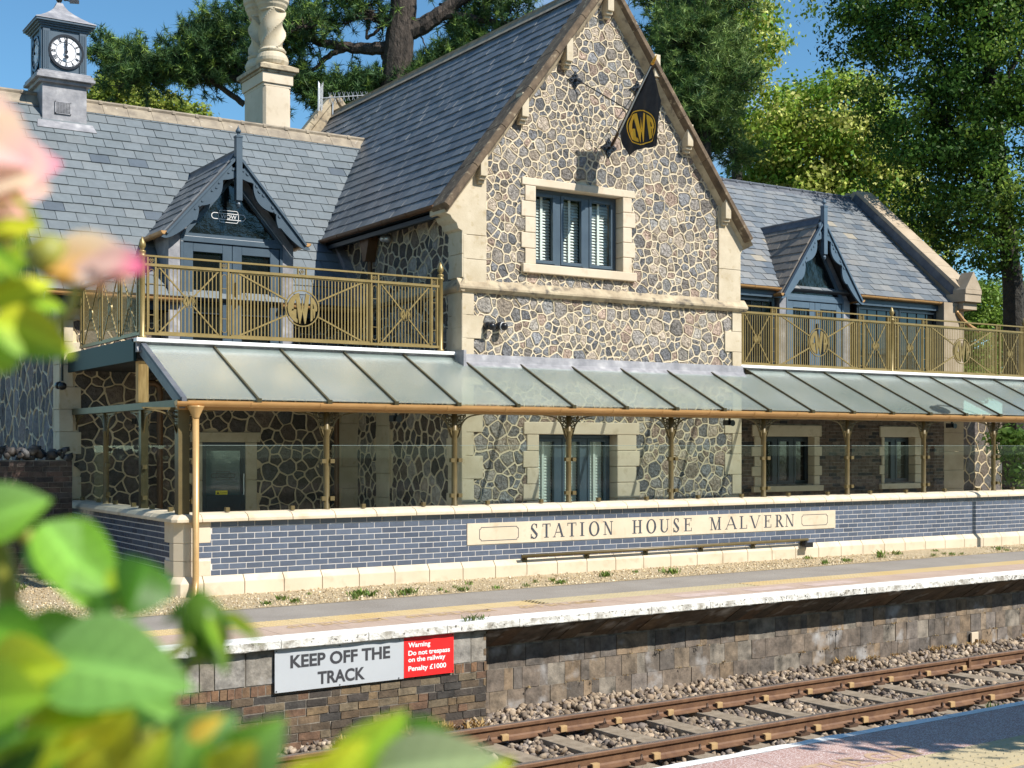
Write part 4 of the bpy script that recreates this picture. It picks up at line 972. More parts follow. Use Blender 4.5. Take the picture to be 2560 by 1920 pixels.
def bracket(mb, O, U, sg):
    """cast spandrel: top bar, curved edge, foliate scrolls"""
    U = Vector(U)*sg; N = U.cross(Zv); th = .010
    def P(poly): mb.prism(poly, O, U, Zv, N, -th, th)
    P([(.04,0),(.50,0),(.50,-.012),(.47,-.03),(.04,-.03)])
    cv = [(.47,-.03),(.36,-.045),(.27,-.062),(.21,-.085),(.165,-.12),(.13,-.165),(.105,-.22),(.085,-.28),(.06,-.345),(.041,-.37)]
    for i in range(len(cv)-1):
        p, q = cv[i], cv[i+1]; d = Vector((q[0]-p[0],q[1]-p[1])).normalized(); n = (-d.y*.018, d.x*.018)
        P([p,q,(q[0]-n[0],q[1]-n[1]),(p[0]-n[0],p[1]-n[1])] if False else [p,q,(q[0]+n[0]*-1,q[1]+n[1]*-1),(p[0]+n[0]*-1,p[1]+n[1]*-1)])
    P([(.041,-.20),(.055,-.20),(.06,-.27),(.085,-.24),(.095,-.215),(.11,-.215),(.085,-.29),(.06,-.35),(.041,-.37)])
    for k in range(9):                                            # scroll ribs
        a = math.radians(100+k*19); c0 = (.045+.01*k*.2, -.17+.01*k); c1 = (.045+.17*math.cos(math.radians(-4+k*-10))*(.6+.05*k if k < 5 else .55), -.03-.018*k)
        p, q = (.042,-.06-.022*k), (min(.19-.014*k,.18),-.035-.021*k); m = ((p[0]+q[0])/2+.01, (p[1]+q[1])/2+.03*math.sin(k*2.1))
        for s0, s1 in ((p,m),(m,q)):
            d = Vector((s1[0]-s0[0],s1[1]-s0[1])); 
            if d.length < 1e-4: continue
            d.normalize(); n = (-d.y*.0045, d.x*.0045); P([(s0[0]-n[0],s0[1]-n[1]),(s1[0]-n[0],s1[1]-n[1]),(s1[0]+n[0],s1[1]+n[1]),(s0[0]+n[0],s0[1]+n[1])])
    for (cx_, cz_, r) in ((.075,-.075,.03),(.12,-.062,.027),(.075,-.135,.024),(.165,-.055,.02)):
        for q_ in band(arcpts(cx_,cz_,r,r,0,360,12), arcpts(cx_,cz_,r-.008,r-.008,0,360,12)): P(q_)
def post(x, y, both=(X,), square=0):
    p = MB()
    if square: p.box(x-.07,y-.07,.98,x+.07,y+.07,2.34)
    else:
        p.lathe([(.052,1.0),(.052,1.03),(.041,1.05),(.041,2.05),(.047,2.06),(.047,2.08),(.04,2.09),(.04,2.34)], (x,y,0), 16)
    Pp = p.build('post', M['bronze'], CN, smooth=not square)
    for U in both:
        for sg in (-1, 1):
            b = MB(); bracket(b, Vector((x,y,2.33)), U, sg); b.build('bracket', M['bronze'], Pp)
    return Pp
posts_x = [7.345+1.9475*i for i in range(10)]
for x in posts_x: post(x, 15.90)
post(5.40, 15.89, (X,), square=1)
for y in (17.5, 19.2, 20.92): post(5.40, y, (Y,))
t = MB(); t.box(5.36,17.42,1.0,5.46,17.52,2.34); t.build('post', M['bronze_dk'], CN)
t = MB(); t.box(5.33,17.44,2.43,5.47,17.56,2.99); t.build('timber_post', M['wood'], CN, bevel=.006)
# downpipe and stone-side pipe under the canopy
p = MB(); p.tube([(9.71,20.6,.2),(9.71,20.6,3.0)], .045, 10); p.build('downpipe', M['copper_br'], B)
p = MB(); p.tube([(6.4,20.6,2.85),(6.55,20.6,2.85),(6.62,20.6,2.80),(6.64,20.6,2.7),(6.64,20.6,.1)], .05, 10); p.build('downpipe', M['copper_br'], B)

# glass screen on the wall
SC = thing('glass_screen', 'frameless clear glass windbreak panels clipped between the canopy posts above the tiled wall', 'glass screen', (5.4, 15.85, 1.0))
xs = [5.47]+[x for x in posts_x]
for i in range(len(xs)-1):
    a, b = xs[i]+.06, xs[i+1]-.06
    g = MB(); g.box(a,15.855,1.05,b,15.865,1.862); P_ = g.build('glass_panel', M['screen'], SC)
    e = MB(); e.box(a,15.8548,1.862,b,15.8652,1.866); e.build('polished_edge', M['glass_edge'], P_)
    for xx, z, h in [(a+(b-a)*.25,1.03,.025),(a+(b-a)*.75,1.03,.025)]+[(q_,z_,.03) for q_ in (a,b) for z_ in (1.14,1.63)]:
        c = MB(); c.box(xx-h,15.83,z,xx+h,15.89,z+.055); c.build('clip', M['bronze'], P_)
ys = [15.96,17.45,19.17,20.9]
for a, b in zip(ys[:-1], ys[1:]):
    g = MB(); g.box(5.395,a+.05,1.05,5.405,b-.05,1.862); P_ = g.build('glass_panel', M['screen'], SC)
    for yy, z, h in [(a+(b-a)*.25,1.03,.025),(a+(b-a)*.75,1.03,.025)]+[(q_,z_,.03) for q_ in (a+.05,b-.05) for z_ in (1.14,1.55)]:
        c = MB(); c.box(5.37,yy-h,z,5.43,yy+h,z+.055); c.build('clip', M['bronze'], P_)

m = MB(); m.box(5.62,16.12,-.2,27,20.79,.03); m.box(10.25,16.12,-.2,15.7,17.1,.034); struct(m.build('terrace_floor', mkmat('bounce_paving', (.50,.44,.35), (.60,.53,.43), 2, .8, bump=.2)))  # unseen floor, added pale to bounce light up under the canopy
# ================================================================== TERRACE WALL
TW = thing('terrace_wall', 'long low wall of blue glazed brick with cream stone coping, plinth and lettered panel', 'wall', (5.3, 15.8, 0))
TY, TX = 15.8, 5.30
SG = (9.435, 16.68, .474, .775)
PALT = [(.085,.104,.145),(.09,.110,.153),(.080,.097,.137),(.095,.115,.158)]
def skip_t(a, b, v0, v1):
    a += 5.30; b += 5.30; z0, z1 = v0+.165, v1+.165; out = [(a,b)]
    def cut(x0, x1):
        nonlocal out
        nx = []
        for p, q in out:
            if q <= x0 or p >= x1: nx.append((p,q)); continue
            if p < x0: nx.append((p,x0))
            if q > x1: nx.append((x1,q))
        out = nx
    if z1 > SG[2]+.01 and z0 < SG[3]-.01: cut(SG[0]-.008, SG[1]+.008)
    zc = (z0+z1)/2; cut(0, 5.74 if (zc > .66 or zc < .43) else 5.52)
    return [(p-5.30,q-5.30) for p,q in out if q-p > .015]
w = MB(); bricks(w, (5.30,TY,.165), X, Zv, nY, 24.7, .75, .225, .075, .013, PALT, .002, skip_t, 7, .0005)
BR = w.build('brickwork', M['tile_blue'], TW)
w = MB()
def skip_s(a, b, v0, v1):
    zc = (v0+v1)/2+.165; x0 = .44 if (zc > .66 or zc < .43) else .25; return [(a, min(b, 5.3-x0))] if a < 5.3-x0-.015 else []
bricks(w, (TX,TY+5.3,.165), -Y, Zv, nX, 5.3, .75, .225, .075, .013, PALT, .0008, skip_s, 8, .0002); w.build('brickwork', M['tile_blue'], TW)
w = MB(); w.box(5.42,TY+.003,0,30,TY+.30,.92); w.box(TX+.003,TY+.12,0,TX+.30,TY+5.3,.92); w.build('wall_core', M['grout'], TW)
c = MB(); rndc = random.Random(9)
prof = [(-.075,.915),(-.075,.955),(-.03,1.0),(.06,1.025),(.24,1.025),(.33,1.0),(.375,.955),(.375,.915)]
x = TX+.30
while x < 30:
    e = min(x+.60,30); c.prism(prof, (x,TY,0), Y, Zv, X, .003, e-x-.003); x += .60
y = TY+.30
while y < TY+5.3:
    c.prism(prof, (TX,y,0), X, Zv, Y, .003, .497); y += .5
# mitred corner stone with a clipped corner
o = -.075; k = .10
ring = lambda off, z: [(TX+off+k*.6,TY+off,z),(TX+.30,TY+off,z),(TX+.30,TY+.30,z),(TX+off,TY+.30,z),(TX+off,TY+off+k*.6,z)]
vs = ring(o,.915)+ring(o,.955)+ring(-.03,1.0)+ring(.06,1.025)
c.add(vs, [(4,3,2,1,0)]+[(i*5+j,i*5+(j+1)%5,(i+1)*5+(j+1)%5,(i+1)*5+j) for i in range(3) for j in range(5)]+[(15,16,17,18,19)])
c.build('coping', M['newstone'], TW, bevel=.006)
p = MB(); prof = [(0,.245),(-.012,.245),(-.075,.165),(-.075,-.1),(0,-.1)]; x = 5.62
while x < 30:
    e = x+.53; p.prism(prof, (x,TY,0), Y, Zv, X, .004, .526); x = e
y = TY+.30
while y < TY+5.3: p.prism(prof, (TX,y,0), X, Zv, Y, .004, .496); y += .5
ring = lambda off, z: [(TX+off+.10,TY+off,z),(TX+.316,TY+off,z),(TX+.316,TY+.05,z),(TX+.05,TY+.30,z),(TX+off,TY+.30,z),(TX+off,TY+off+.10,z)]
vs = ring(-.075,-.1)+ring(-.075,.165)+ring(-.012,.245); p.add(vs, [(i*6+j,i*6+(j+1)%6,(i+1)*6+(j+1)%6,(i+1)*6+j) for i in range(2) for j in range(6)]+[(12,13,14,15,16,17)])
p.build('plinth', M['newstone'], TW, bevel=.006)
p = MB(); p.box(5.5,TY-.070,-.2,30,TY,.0); p.build('footing', M['tile_blue'] if False else M['lead_dark'], TW)
qn = MB()
for i, (z0, z1) in enumerate(((.245,.435),(.435,.655),(.655,.915))):
    ex, ey = ((.21,.13) if i == 1 else (.43,.33)); ey = .25 if i == 1 else .44; ex = .21 if i == 1 else .43; z1 -= .004
    base = [(TX+.10,TY-.008),(TX+ex,TY-.008),(TX+ex,TY+.12),(TX+.12,TY+ey),(TX-.008,TY+ey),(TX-.008,TY+.10)]
    qn.prism(base, (0,0,0), X, Y, Zv, z0, z1)
qn.build('quoin', M['newstone'], TW, bevel=.005)
s = MB()
for a, b in ((SG[0],11.22),(11.22,13.1),(13.1,15.0),(15.0,SG[1])): s.box(a+.001,TY-.012,SG[2],b-.001,TY+.02,SG[3])
SP = s.build('name_panel', M['newstone'], TW, bevel=.002)
l = MB()
LT = [('S',10.49,10.62),('T',10.70,10.84),('A',10.89,11.08),('T',11.14,11.30),('I',11.375,11.435),('O',11.53,11.72),('N',11.80,11.97),
      ('H',12.34,12.53),('O',12.61,12.80),('U',12.87,13.05),('S',13.135,13.26),('E',13.35,13.51),('M',13.89,14.12),('A',14.21,14.45),('L',14.51,14.67),('V',14.73,14.96),('E',15.04,15.20),('R',15.29,15.47),('N',15.52,15.71)]
for (ch, a, b) in LT:
    z0, z1 = .53, .733
    if ch in 'SO': z0 -= .004; z1 += .004
    h = z1-z0
    for i, poly in enumerate(serif(ch, (b-a)/h)):
        l.prism([(a+p[0]*h, z0+p[1]*h) for p in poly], (0,TY-.0125,0), X, Zv, nY, -.004, .0010+.00012*i)
def tablet(x0, x1, z0, z1, t=.009, r=.028):
    o = []; 
    for (cx_, cz_, a0) in ((x1,z1,270),(x0,z1,0),(x0,z0,90),(x1,z0,180)):
        seq = arcpts(cx_,cz_,r,r,a0,a0-90,6) if False else arcpts(cx_,cz_,r,r,a0,a0-90,6)
        o.append(list(seq))
    pts = []
    pts += arcpts(x1,z1,r,r,270,180,6)+arcpts(x0,z1,r,r,360,270,6)+arcpts(x0,z0,r,r,90,0,6)+arcpts(x1,z0,r,r,180,90,6)
    cxm, czm = (x0+x1)/2, (z0+z1)/2
    for i in range(len(pts)):
        p, q = pts[i], pts[(i+1)%len(pts)]; d = Vector((q[0]-p[0],q[1]-p[1]))
        if d.length < 1e-5: continue
        d.normalize(); n = (-d.y*t/2, d.x*t/2); e = (d.x*t*.3, d.y*t*.3)
        l.prism([(p[0]-n[0]-e[0],p[1]-n[1]-e[1]),(q[0]-n[0]+e[0],q[1]-n[1]+e[1]),(q[0]+n[0]+e[0],q[1]+n[1]+e[1]),(p[0]+n[0]-e[0],p[1]+n[1]-e[1])], (0,TY-.0125,0), X, Zv, nY, -.003, .001+.0001*(i % 3))
tablet(9.635,10.285,.525,.713); tablet(15.89,16.49,.535,.713)
l.build('lettering', M['letter'], SP)

HR = thing('hand_rail', 'bronze tubular handrail with light strip fixed low along the tiled wall', 'handrail', (10.3, 15.7, .29))
h = MB(); h.tube([(10.28,15.69,.287),(15.93,15.69,.31)], .024, 12); h.build('rail', M['bronze'], HR, smooth=True)
for i in range(6):
    x = 10.36+i*1.10; z = .287+.0041*(x-10.28); b = MB(); b.beam((x,15.69,z-.02),(x+.02,15.76,z-.055),.03,.018); b.box(x-.03,15.75,z-.10,x+.05,15.772,z-.02); b.build('rail_bracket', M['bronze_dk'], HR)
fl = thing('flood_light', 'small black floodlight at the end of the low handrail', 'light', (15.9, 15.7, .24))
h = MB(); h.box(15.80,15.62,.20,15.95,15.70,.26); h.box(15.85,15.66,.26,15.89,15.73,.30); h.box(15.79,15.60,.19,15.96,15.625,.27); h.build('lamp_head', M['black'], fl)

# ================================================================== BALCONY RAILINGS
def railing(O, U, N, length, units, z0, parts, parent):
    """units: list of (kind, x0, x1) ; built in metres along U from O; N towards the viewer"""
    O, U, N = Vector(O), Vector(U), Vector(N); mat = M['bronze_rail']
    f = MB()
    def bar(x0, x1, za, zb, d=.016, mb=f): mb.prism([(x0,za),(x1,za),(x1,zb),(x0,zb)], O, U, Zv, N, -d, d)
    zt, zm, zb = z0+1.05, z0+.935, z0+.01
    bar(0, length, zt-.014, zt+.010, .022); bar(0, length, zm-.022, zm+.014, .022); bar(0, length, zb-.014, zb+.022, .022)
    fr = parts
    for (kind, a, b) in units:
        if kind == 'slot':
            bar(a, a+.022, zb, zt-.014, .018); bar(b-.022, b, zb, zt-.014, .018)
            m = (a+b)/2; w = (b-a)/2-.028
            if w > .008:
                for q in band(arcpts(m,zm-.10,w,.04,0,180,8), arcpts(m,zm-.10,w-.007,.033,0,180,8)): f.prism(q, O, U, Zv, N, -.008, .008)
                for q in band(arcpts(m,zb+.10,w,.04,180,360,8), arcpts(m,zb+.10,w-.007,.033,180,360,8)): f.prism(q, O, U, Zv, N, -.008, .008)
                bar(m-w, m-w+.007, zb+.10, zm-.10, .008); bar(m+w-.007, m+w, zb+.10, zm-.10, .008)
                bar(a+.02, b-.02, zm-.26, zm-.252, .007); bar(a+.02, b-.02, zb+.25, zb+.258, .007)
            r_ = .038; zc = (zt+zm)/2
            for (dx, dz) in ((-.45,0),(.45,0),(0,.45),(0,-.45)):
                for q in band(arcpts(m+dx*r_,zc+dz*r_,r_*.5,r_*.5,0,360,10), arcpts(m+dx*r_,zc+dz*r_,r_*.5-.006,r_*.5-.006,0,360,10)): f.prism(q, O, U, Zv, N, -.007, .007)
        if kind == 'tile':
            m = (a+b)/2; zc = (zt+zm)/2; bar(a, a+.018, zm, zt-.014, .016); bar(b-.018, b, zm, zt-.014, .016)
            r_ = .038
            for (dx, dz) in ((-.45,0),(.45,0),(0,.45),(0,-.45)):
                for q in band(arcpts(m+dx*r_,zc+dz*r_,r_*.5,r_*.5,0,360,10), arcpts(m+dx*r_,zc+dz*r_,r_*.5-.006,r_*.5-.006,0,360,10)): f.prism(q, O, U, Zv, N, -.007, .007)
    f.build('frame', mat, parent)
    for (kind, a, b) in units:
        if kind not in ('small', 'big'): continue
        g = MB(); pa, pb, pz0, pz1 = a+.012, b-.012, zb+.022, zm-.024
        for (x0, x1, za, zb_) in ((pa,pb,pz0,pz0+.016),(pa,pb,pz1-.016,pz1),(pa,pa+.014,pz0,pz1),(pb-.014,pb,pz0,pz1)): bar(x0,x1,za,zb_,.008,g)
        cx_, cz_ = (pa+pb)/2, (pz0+pz1)/2; big = kind == 'big'; R_ = .262 if big else .088
        n = max(7, int(round((pb-pa)/(.0515 if big else .0545))))
        for i in range(1, n):
            x = pa+(pb-pa)*i/n; e = abs(x-cx_)/((pb-pa)/2); w = (.0055+.010*e**2.2) if big else .0062
            if abs(x-cx_) < R_:
                dz = math.sqrt(R_**2-(x-cx_)**2)*(1.03 if not big else 1.0)
                bar(x-w, x+w, pz0, cz_-dz, .002, g); bar(x-w, x+w, cz_+dz, pz1, .002, g)
            else: bar(x-w, x+w, pz0, pz1, .002, g)
        k = .10 if big else .0
        for sx in (-1, 1):
            for sz in (-1, 1):
                p0 = Vector((cx_+sx*((pb-pa)/2-.03-k), cz_+sz*((pz1-pz0)/2-.01))); d = Vector((p0.x-cx_, p0.y-cz_)).normalized(); p1 = Vector((cx_,cz_))+d*R_*.98; nn = Vector((-d.y,d.x))*(.011 if big else .009)
                g.prism([tuple(p0-nn),tuple(p0+nn),tuple(p1+nn),tuple(p1-nn)], O, U, Zv, N, -.009, .009)
        G = g.build('railing_panel', mat, parent)
        r_ = MB(); ax = 1.0
        for i, q in enumerate(monogram()): r_.prism([(cx_+p[0]*R_*ax, cz_+p[1]*R_) for p in q], O, U, Zv, N, -.010, .010+.0001*(i % 7))
        r_.build('monogram_roundel', mat, G)
def rail_post(P, parent, h=1.08):
    p = MB(); x, y, z = P
    p.lathe([(.055,0),(.055,.03),(.038,.05),(.038,h),(.05,h+.01),(.052,h+.03),(.038,h+.045),(.045,h+.07),(.05,h+.085),(.03,h+.10)], P, 16)
    Pp = p.build('rail_post', M['bronze_rail'], parent, smooth=True)
    f = MB(); f.lathe([(.028,h+.10),(.026,h+.115),(.042,h+.14),(.048,h+.165),(.040,h+.20),(.02,h+.245),(.004,h+.28)], P, 16); f.build('finial', M['bronze_rail'], Pp, smooth=True)
RL = thing('balcony_railing', 'bronze monogram railing on the balcony before the larger dormer, turning the corner', 'railing', (5.37, 17.4, 3.3))
RYl, RZl = 17.40, 3.34
S_ = 17.40/17.35
railing((5.385,RYl,0), X, nY, 4.52, [('slot',.045,.175),('small',.175,1.075),('slot',1.055,1.19),('big',1.19,3.37),('tile',2.205,2.345),('slot',3.36,3.495),('small',3.495,4.375),('slot',4.37,4.49)], RZl, None, RL)
rail_post((5.37,RYl,3.28), RL); rail_post((9.925,RYl,3.28), RL)
railing((5.37,20.45,0), -Y, nX, 3.0, [('slot',.02,.14),('small',.14,1.02),('slot',1.02,1.14),('small',1.14,1.98),('slot',1.98,2.10),('small',2.10,2.86),('slot',2.86,2.98)], RZl, None, RL)
RR = thing('balcony_railing', 'bronze monogram railing along the balcony before the smaller dormer of the east wing', 'railing', (15.95, 17.4, 3.3))
z = RZl-.045
u1 = [('slot',.02,.135),('small',.135,.82),('slot',.82,.945),('big',.945,3.075),('tile',1.95,2.08),('slot',3.075,3.20),('small',3.20,3.855),('slot',3.855,3.93)]
railing((15.93,RYl,0), X, nY, 3.94, u1, z, None, RR)
u2 = [('slot',.03,.13),('small',.13,.83),('slot',.83,.96),('big',.96,3.08),('tile',1.96,2.09),('slot',3.08,3.21),('small',3.21,3.87),('slot',3.87,3.95)]
railing((19.95,RYl,0), X, nY, 3.96, u2, z, None, RR); railing((23.99,RYl,0), X, nY, 3.96, u2, z, None, RR)
rail_post((19.91,RYl,3.26), RR, 1.0); rail_post((23.95,RYl,3.26), RR, 1.0)

# ================================================================== FLAG
FP = thing('flag_pole', 'varnished flagpole leaning out from black iron brackets on the stone gable', 'flagpole', (12.943, 17.2, 6.7))
base, tip = Vector((12.943,17.10,6.72)), Vector((12.943,16.066,7.785)); dr = (tip-base).normalized()
p = MB(); p.tube([base, tip], [.026,.020], 10); p.build('pole', M['pole'], FP, smooth=True)
p = MB(); p.lathe([(.022,0),(.03,.02),(.03,.035),(.02,.05),(.028,.07),(.02,.11),(.004,.17)], tip, 10, dr); p.build('finial', M['gold'], FP, smooth=True)
def plate(C_, s=.15):
    b = MB(); pts = []
    for i in range(24): a = 2*math.pi*i/24; r = s*(.75+.28*math.cos(4*a)+.08*math.cos(12*a)); pts.append((r*math.cos(a+math.pi/4*0), r*math.sin(a)))
    b.prism(pts, C_, X, Zv, nY, 0, .02)
    for k in range(4): b.lathe([(.018,0),(.018,.01),(.0,.02)], C_+Vector((math.cos(k*math.pi/2)*s*.6,-.02,math.sin(k*math.pi/2)*s*.6)), 8, nY)
    b.lathe([(.03,0),(.025,.04),(.012,.06)], C_+Vector((0,-.02,0)), 8, nY); b.build('wall_plate', M['iron'], FP)
plate(Vector((12.943,GY-.012,6.70)), .15); plate(Vector((12.274,GY-.012,7.70)), .13); plate(Vector((13.53,GY-.012,7.74)), .13)
Q = base+dr*((7.193-base.z)/dr.z)
for a in (Vector((12.274,17.13,7.70)), Vector((13.53,17.13,7.74))):
    s = MB(); s.tube([a, Q], .009, 6); s.build('stay_rod', M['iron'], FP)
h0 = base+dr*.36
FLG = thing('flag', 'black flag with a yellow railway monogram hanging from the sloping pole', 'flag', tuple(tip))
def flag_y(px, py):                                               # flag plane x = 12.95; photo point to (y, z)
    d = FWD + RGT*((px-CX)/F_PX) + Vector((0,0,(HY-py)/F_PX)); t = 12.95/d.x; return (d.y*t, EYE+d.z*t)
def fold(y, z):
    t = max(0., min(1., (7.8-z)/1.5)); return 12.945+.03*t*math.sin((y-16.1)*21+z*2.2)+.010*math.sin(y*40-z*3)*t
oz = lambda zx, zy: flag_y(1180+zx/3.456, zy/3.456)
top = [oz(*q) for q in ((1548,572),(1500,672),(1450,776),(1400,882),(1350,988),(1300,1095),(1275,1150))]
bot = [oz(*q) for q in ((1556,572),(1607,760),(1640,870),(1625,1010),(1605,1262),(1430,1292),(1352,1362))]
def lin(pts, f):
    f *= len(pts)-1; i = min(int(f), len(pts)-2); k = f-i; return (pts[i][0]*(1-k)+pts[i+1][0]*k, pts[i][1]*(1-k)+pts[i+1][1]*k)
nu, nv = 36, 26; vs = []
for i in range(nu+1):
    for j in range(nv+1):
        a, b = lin(top, i/nu), lin(bot, i/nu); k = j/nv; y, z = a[0]*(1-k)+b[0]*k, a[1]*(1-k)+b[1]*k
        vs.append((fold(y, z), y, z))
f = MB(); f.add(vs, [(i*(nv+1)+j,i*(nv+1)+j+1,(i+1)*(nv+1)+j+1,(i+1)*(nv+1)+j) for i in range(nu) for j in range(nv)])
fo = f.build('cloth', M['cloth'], FLG, smooth=True)
f = MB(); 
for i in range(12):
    a, b = lin(top, i/12), lin(top, (i+1)/12); e = (-.012-.05, -.012-.012)
    f.add([(12.925,a[0],a[1]),(12.925,b[0],b[1]),(12.922,b[0]-.045,b[1]-.02),(12.922,a[0]-.045,a[1]-.02)], [(0,1,2,3)])
f.build('sleeve', M['cloth_w'], FLG)
c0 = oz(1468,1102); ex = oz(1598,1092); ez = oz(1458,950)
ux = (ex[0]-c0[0], ex[1]-c0[1]); uz = (ez[0]-c0[0], ez[1]-c0[1]); e = MB()
for i, q in enumerate(monogram()):
    def P_(u, v): 
        y, z = c0[0]+ux[0]*u+uz[0]*v, c0[1]+ux[1]*u+uz[1]*v; return (fold(y, z)-.016-.0002*(i % 5), y, z)
    n = 6                                                           # subdivide so that the device follows the folds
    if len(q) == 4:
        V_ = []
        for a in range(n+1):
            for b in range(n+1):
                s_, t_ = a/n, b/n
                u = (q[0][0]*(1-s_)+q[1][0]*s_)*(1-t_)+(q[3][0]*(1-s_)+q[2][0]*s_)*t_; v = (q[0][1]*(1-s_)+q[1][1]*s_)*(1-t_)+(q[3][1]*(1-s_)+q[2][1]*s_)*t_; V_.append(P_(u, v))
        e.add(V_, [(a*(n+1)+b,a*(n+1)+b+1,(a+1)*(n+1)+b+1,(a+1)*(n+1)+b) for a in range(n) for b in range(n)])
    else: e.add([P_(*p) for p in q], [tuple(range(len(q)))])
e.build('monogram', M['cloth_y'], FLG)

# ================================================================== CAMERAS, LIGHTS, AERIAL
def cctv(P, label, cat='security camera', down=False, group='black security cameras on the building'):
    t = thing('security_camera', label, cat, tuple(P), group); P = Vector(P); b = MB()
    if down: b.lathe([(.065,0),(.065,-.03),(.055,-.05)], P, 16); b.build('mount', M['black'], t); d = MB(); d.lathe([(.055,-.05),(.06,-.08),(.045,-.13),(.015,-.15)], P, 16); d.build('dome', M['black'], t, smooth=True)
    else:
        b.lathe([(.06,0),(.06,.06),(.045,.08)], P, 16, nY); b.build('mount', M['black'], t); d = MB(); d.lathe([(.05,.07),(.062,.10),(.055,.15),(.025,.17)], P+Vector((0,0,0)), 16, (.25,-.9,-.1)); d.build('dome', M['black'], t, smooth=True)
    return t
cctv((10.60,GY-.03,3.69), 'black ball camera fixed nearer the stone corner of the gable'); cctv((10.82,GY-.03,3.70), 'black ball camera with a white ring, the one further from the corner')
b = MB(); b.lathe([(.064,.085),(.066,.095),(.064,.105)], (10.82,GY-.03,3.70), 16, (.25,-.9,-.1)); b.build('trim_ring', M['white'], bpy.data.objects['security_camera.001'])
tb = cctv((5.10,20.70,2.78), 'black camera on a conduit at the left corner of the shaded wing wall'); b = MB(); b.tube([(5.15,20.68,2.85),(5.15,20.68,4.1)], .02, 8); b.build('conduit', M['black'], tb)
cctv((10.08,19.6,5.30), 'pale camera under the eaves gutter of the gable flank')
for ch in bpy.data.objects['security_camera.003'].children: ch.data.materials.clear(); ch.data.materials.append(M['alu'])
def soffit(x, y, lab):
    t = thing('soffit_light', lab, 'light', (x,y,2.3), 'black spotlights under the canopy edge'); b = MB(); b.lathe([(.02,0),(.02,-.04)], (x,y,2.31), 10); b.box(x-.06,y-.03,2.19,x+.06,y+.09,2.275); b.lathe([(.04,0),(.05,.05)], (x+.01,y-.02,2.225), 12, nY); b.build('lamp_body', M['black'], t)
soffit(8.42,15.98,'black spotlight under the canopy gutter just right of the first post'); soffit(14.47,15.98,'black spotlight under the canopy gutter by the right stone pier'); soffit(19.9,15.98,'black spotlight under the canopy gutter near its right end'); soffit(6.1,20.0,'black spotlight deep under the balcony at the left end')
AE = thing('television_aerial', 'grey television aerial with many elements behind the far gable end', 'aerial', (12.76, 27.35, 9.3))
a = MB(); p0, p1 = Vector((12.45,27.3,9.68)), Vector((13.62,27.3,9.92)); a.tube([p0,p1], .012, 6); a.tube([(12.78,27.32,9.0),(12.78,27.32,9.75)], .018, 6); a.build('boom', M['alu'], AE)
a = MB()
for i in range(9):
    p = p0+(p1-p0)*(.22+.78*i/8); h = .12-.004*i
    for s_ in (-.03,.03): a.tube([p+Vector((s_,-.02,-h)), p, p+Vector((s_,.02,h))], .0045, 5)
a.build('element', M['alu'], AE)
a = MB()
for k in range(5):
    for s_ in (-1, 1): x = 12.42+.03*k; a.tube([(x,27.1+.1*k,9.68-.3),(x+.02,27.1+.1*k,9.70+.3)], .007, 5)
a.prism([(0,-.30),(.03,-.32),(.05,.30),(.01,.36)], (12.40,27.3,9.70), X, Zv, nY, 0, .02); a.build('reflector', M['white'], AE)

# ================================================================== PLATFORMS AND TRACK  (u along the rails, n across)
TH = math.radians(1.8); UV = Vector((math.cos(TH), math.sin(TH), 0)); NV = Vector((-math.sin(TH), math.cos(TH), 0))
def W2(u, n, z): return UV*u + NV*n + Zv*z
NE, PZ, RZT, NFR, NNR, NBW = 11.68, 0.0, -0.95, 11.00, 9.535, 12.10
U0, U1 = -14.0, 60.0
g = MB(); g.add([(-400,-300,-1.35),(500,-300,-1.35),(500,700,-1.35),(-400,700,-1.35)], [(0,1,2,3)]); struct(g.build('ground', M['field']))
def slab(name, mat, n0, n1, z0, z1, u0=U0, u1=U1):
    m = MB(); vs = [W2(u,n,z) for z in (z0,z1) for (u,n) in ((u0,n0),(u1,n0),(u1,n1),(u0,n1))]
    m.add(vs, [(3,2,1,0),(4,5,6,7),(0,1,5,4),(1,2,6,5),(2,3,7,6),(3,0,4,7)]); return m
m = slab('far_platform', None, NBW+.06, 40, -1.34, -.012); struct(m.build('station_platform', M['earth']))
# gravel margin between asphalt and wall, gently uneven
nu, nn = 220, 24; vs = []; fs = []
rg = np.random.default_rng(5); bumps = [(rg.uniform(-2,40), rg.uniform(14,22), rg.uniform(.3,1.2), rg.uniform(-.02,.035)) for _ in range(60)]
for i in range(nu+1):
    for j in range(nn+1):
        u = U0+(42-U0)*i/nu; n = 14.05+(24-14.05)*(j/nn)**1.6; z = .004+sum(h*math.exp(-((u-a)**2+(n-b)**2)/(w*w)) for a,b,w,h in bumps)*min(1,(n-14.05)/.5); z = max(z, .003)
        vs.append(W2(u,n,z))
fs = [(i*(nn+1)+j,(i+1)*(nn+1)+j,(i+1)*(nn+1)+j+1,i*(nn+1)+j+1) for i in range(nu) for j in range(nn)]
g = MB(); g.add(vs, fs); struct(g.build('gravel', M['gravel'], smooth=True))
struct(slab('asphalt', None, 12.95, 14.07, -.03, .0).build('asphalt_path', M['asphalt']))
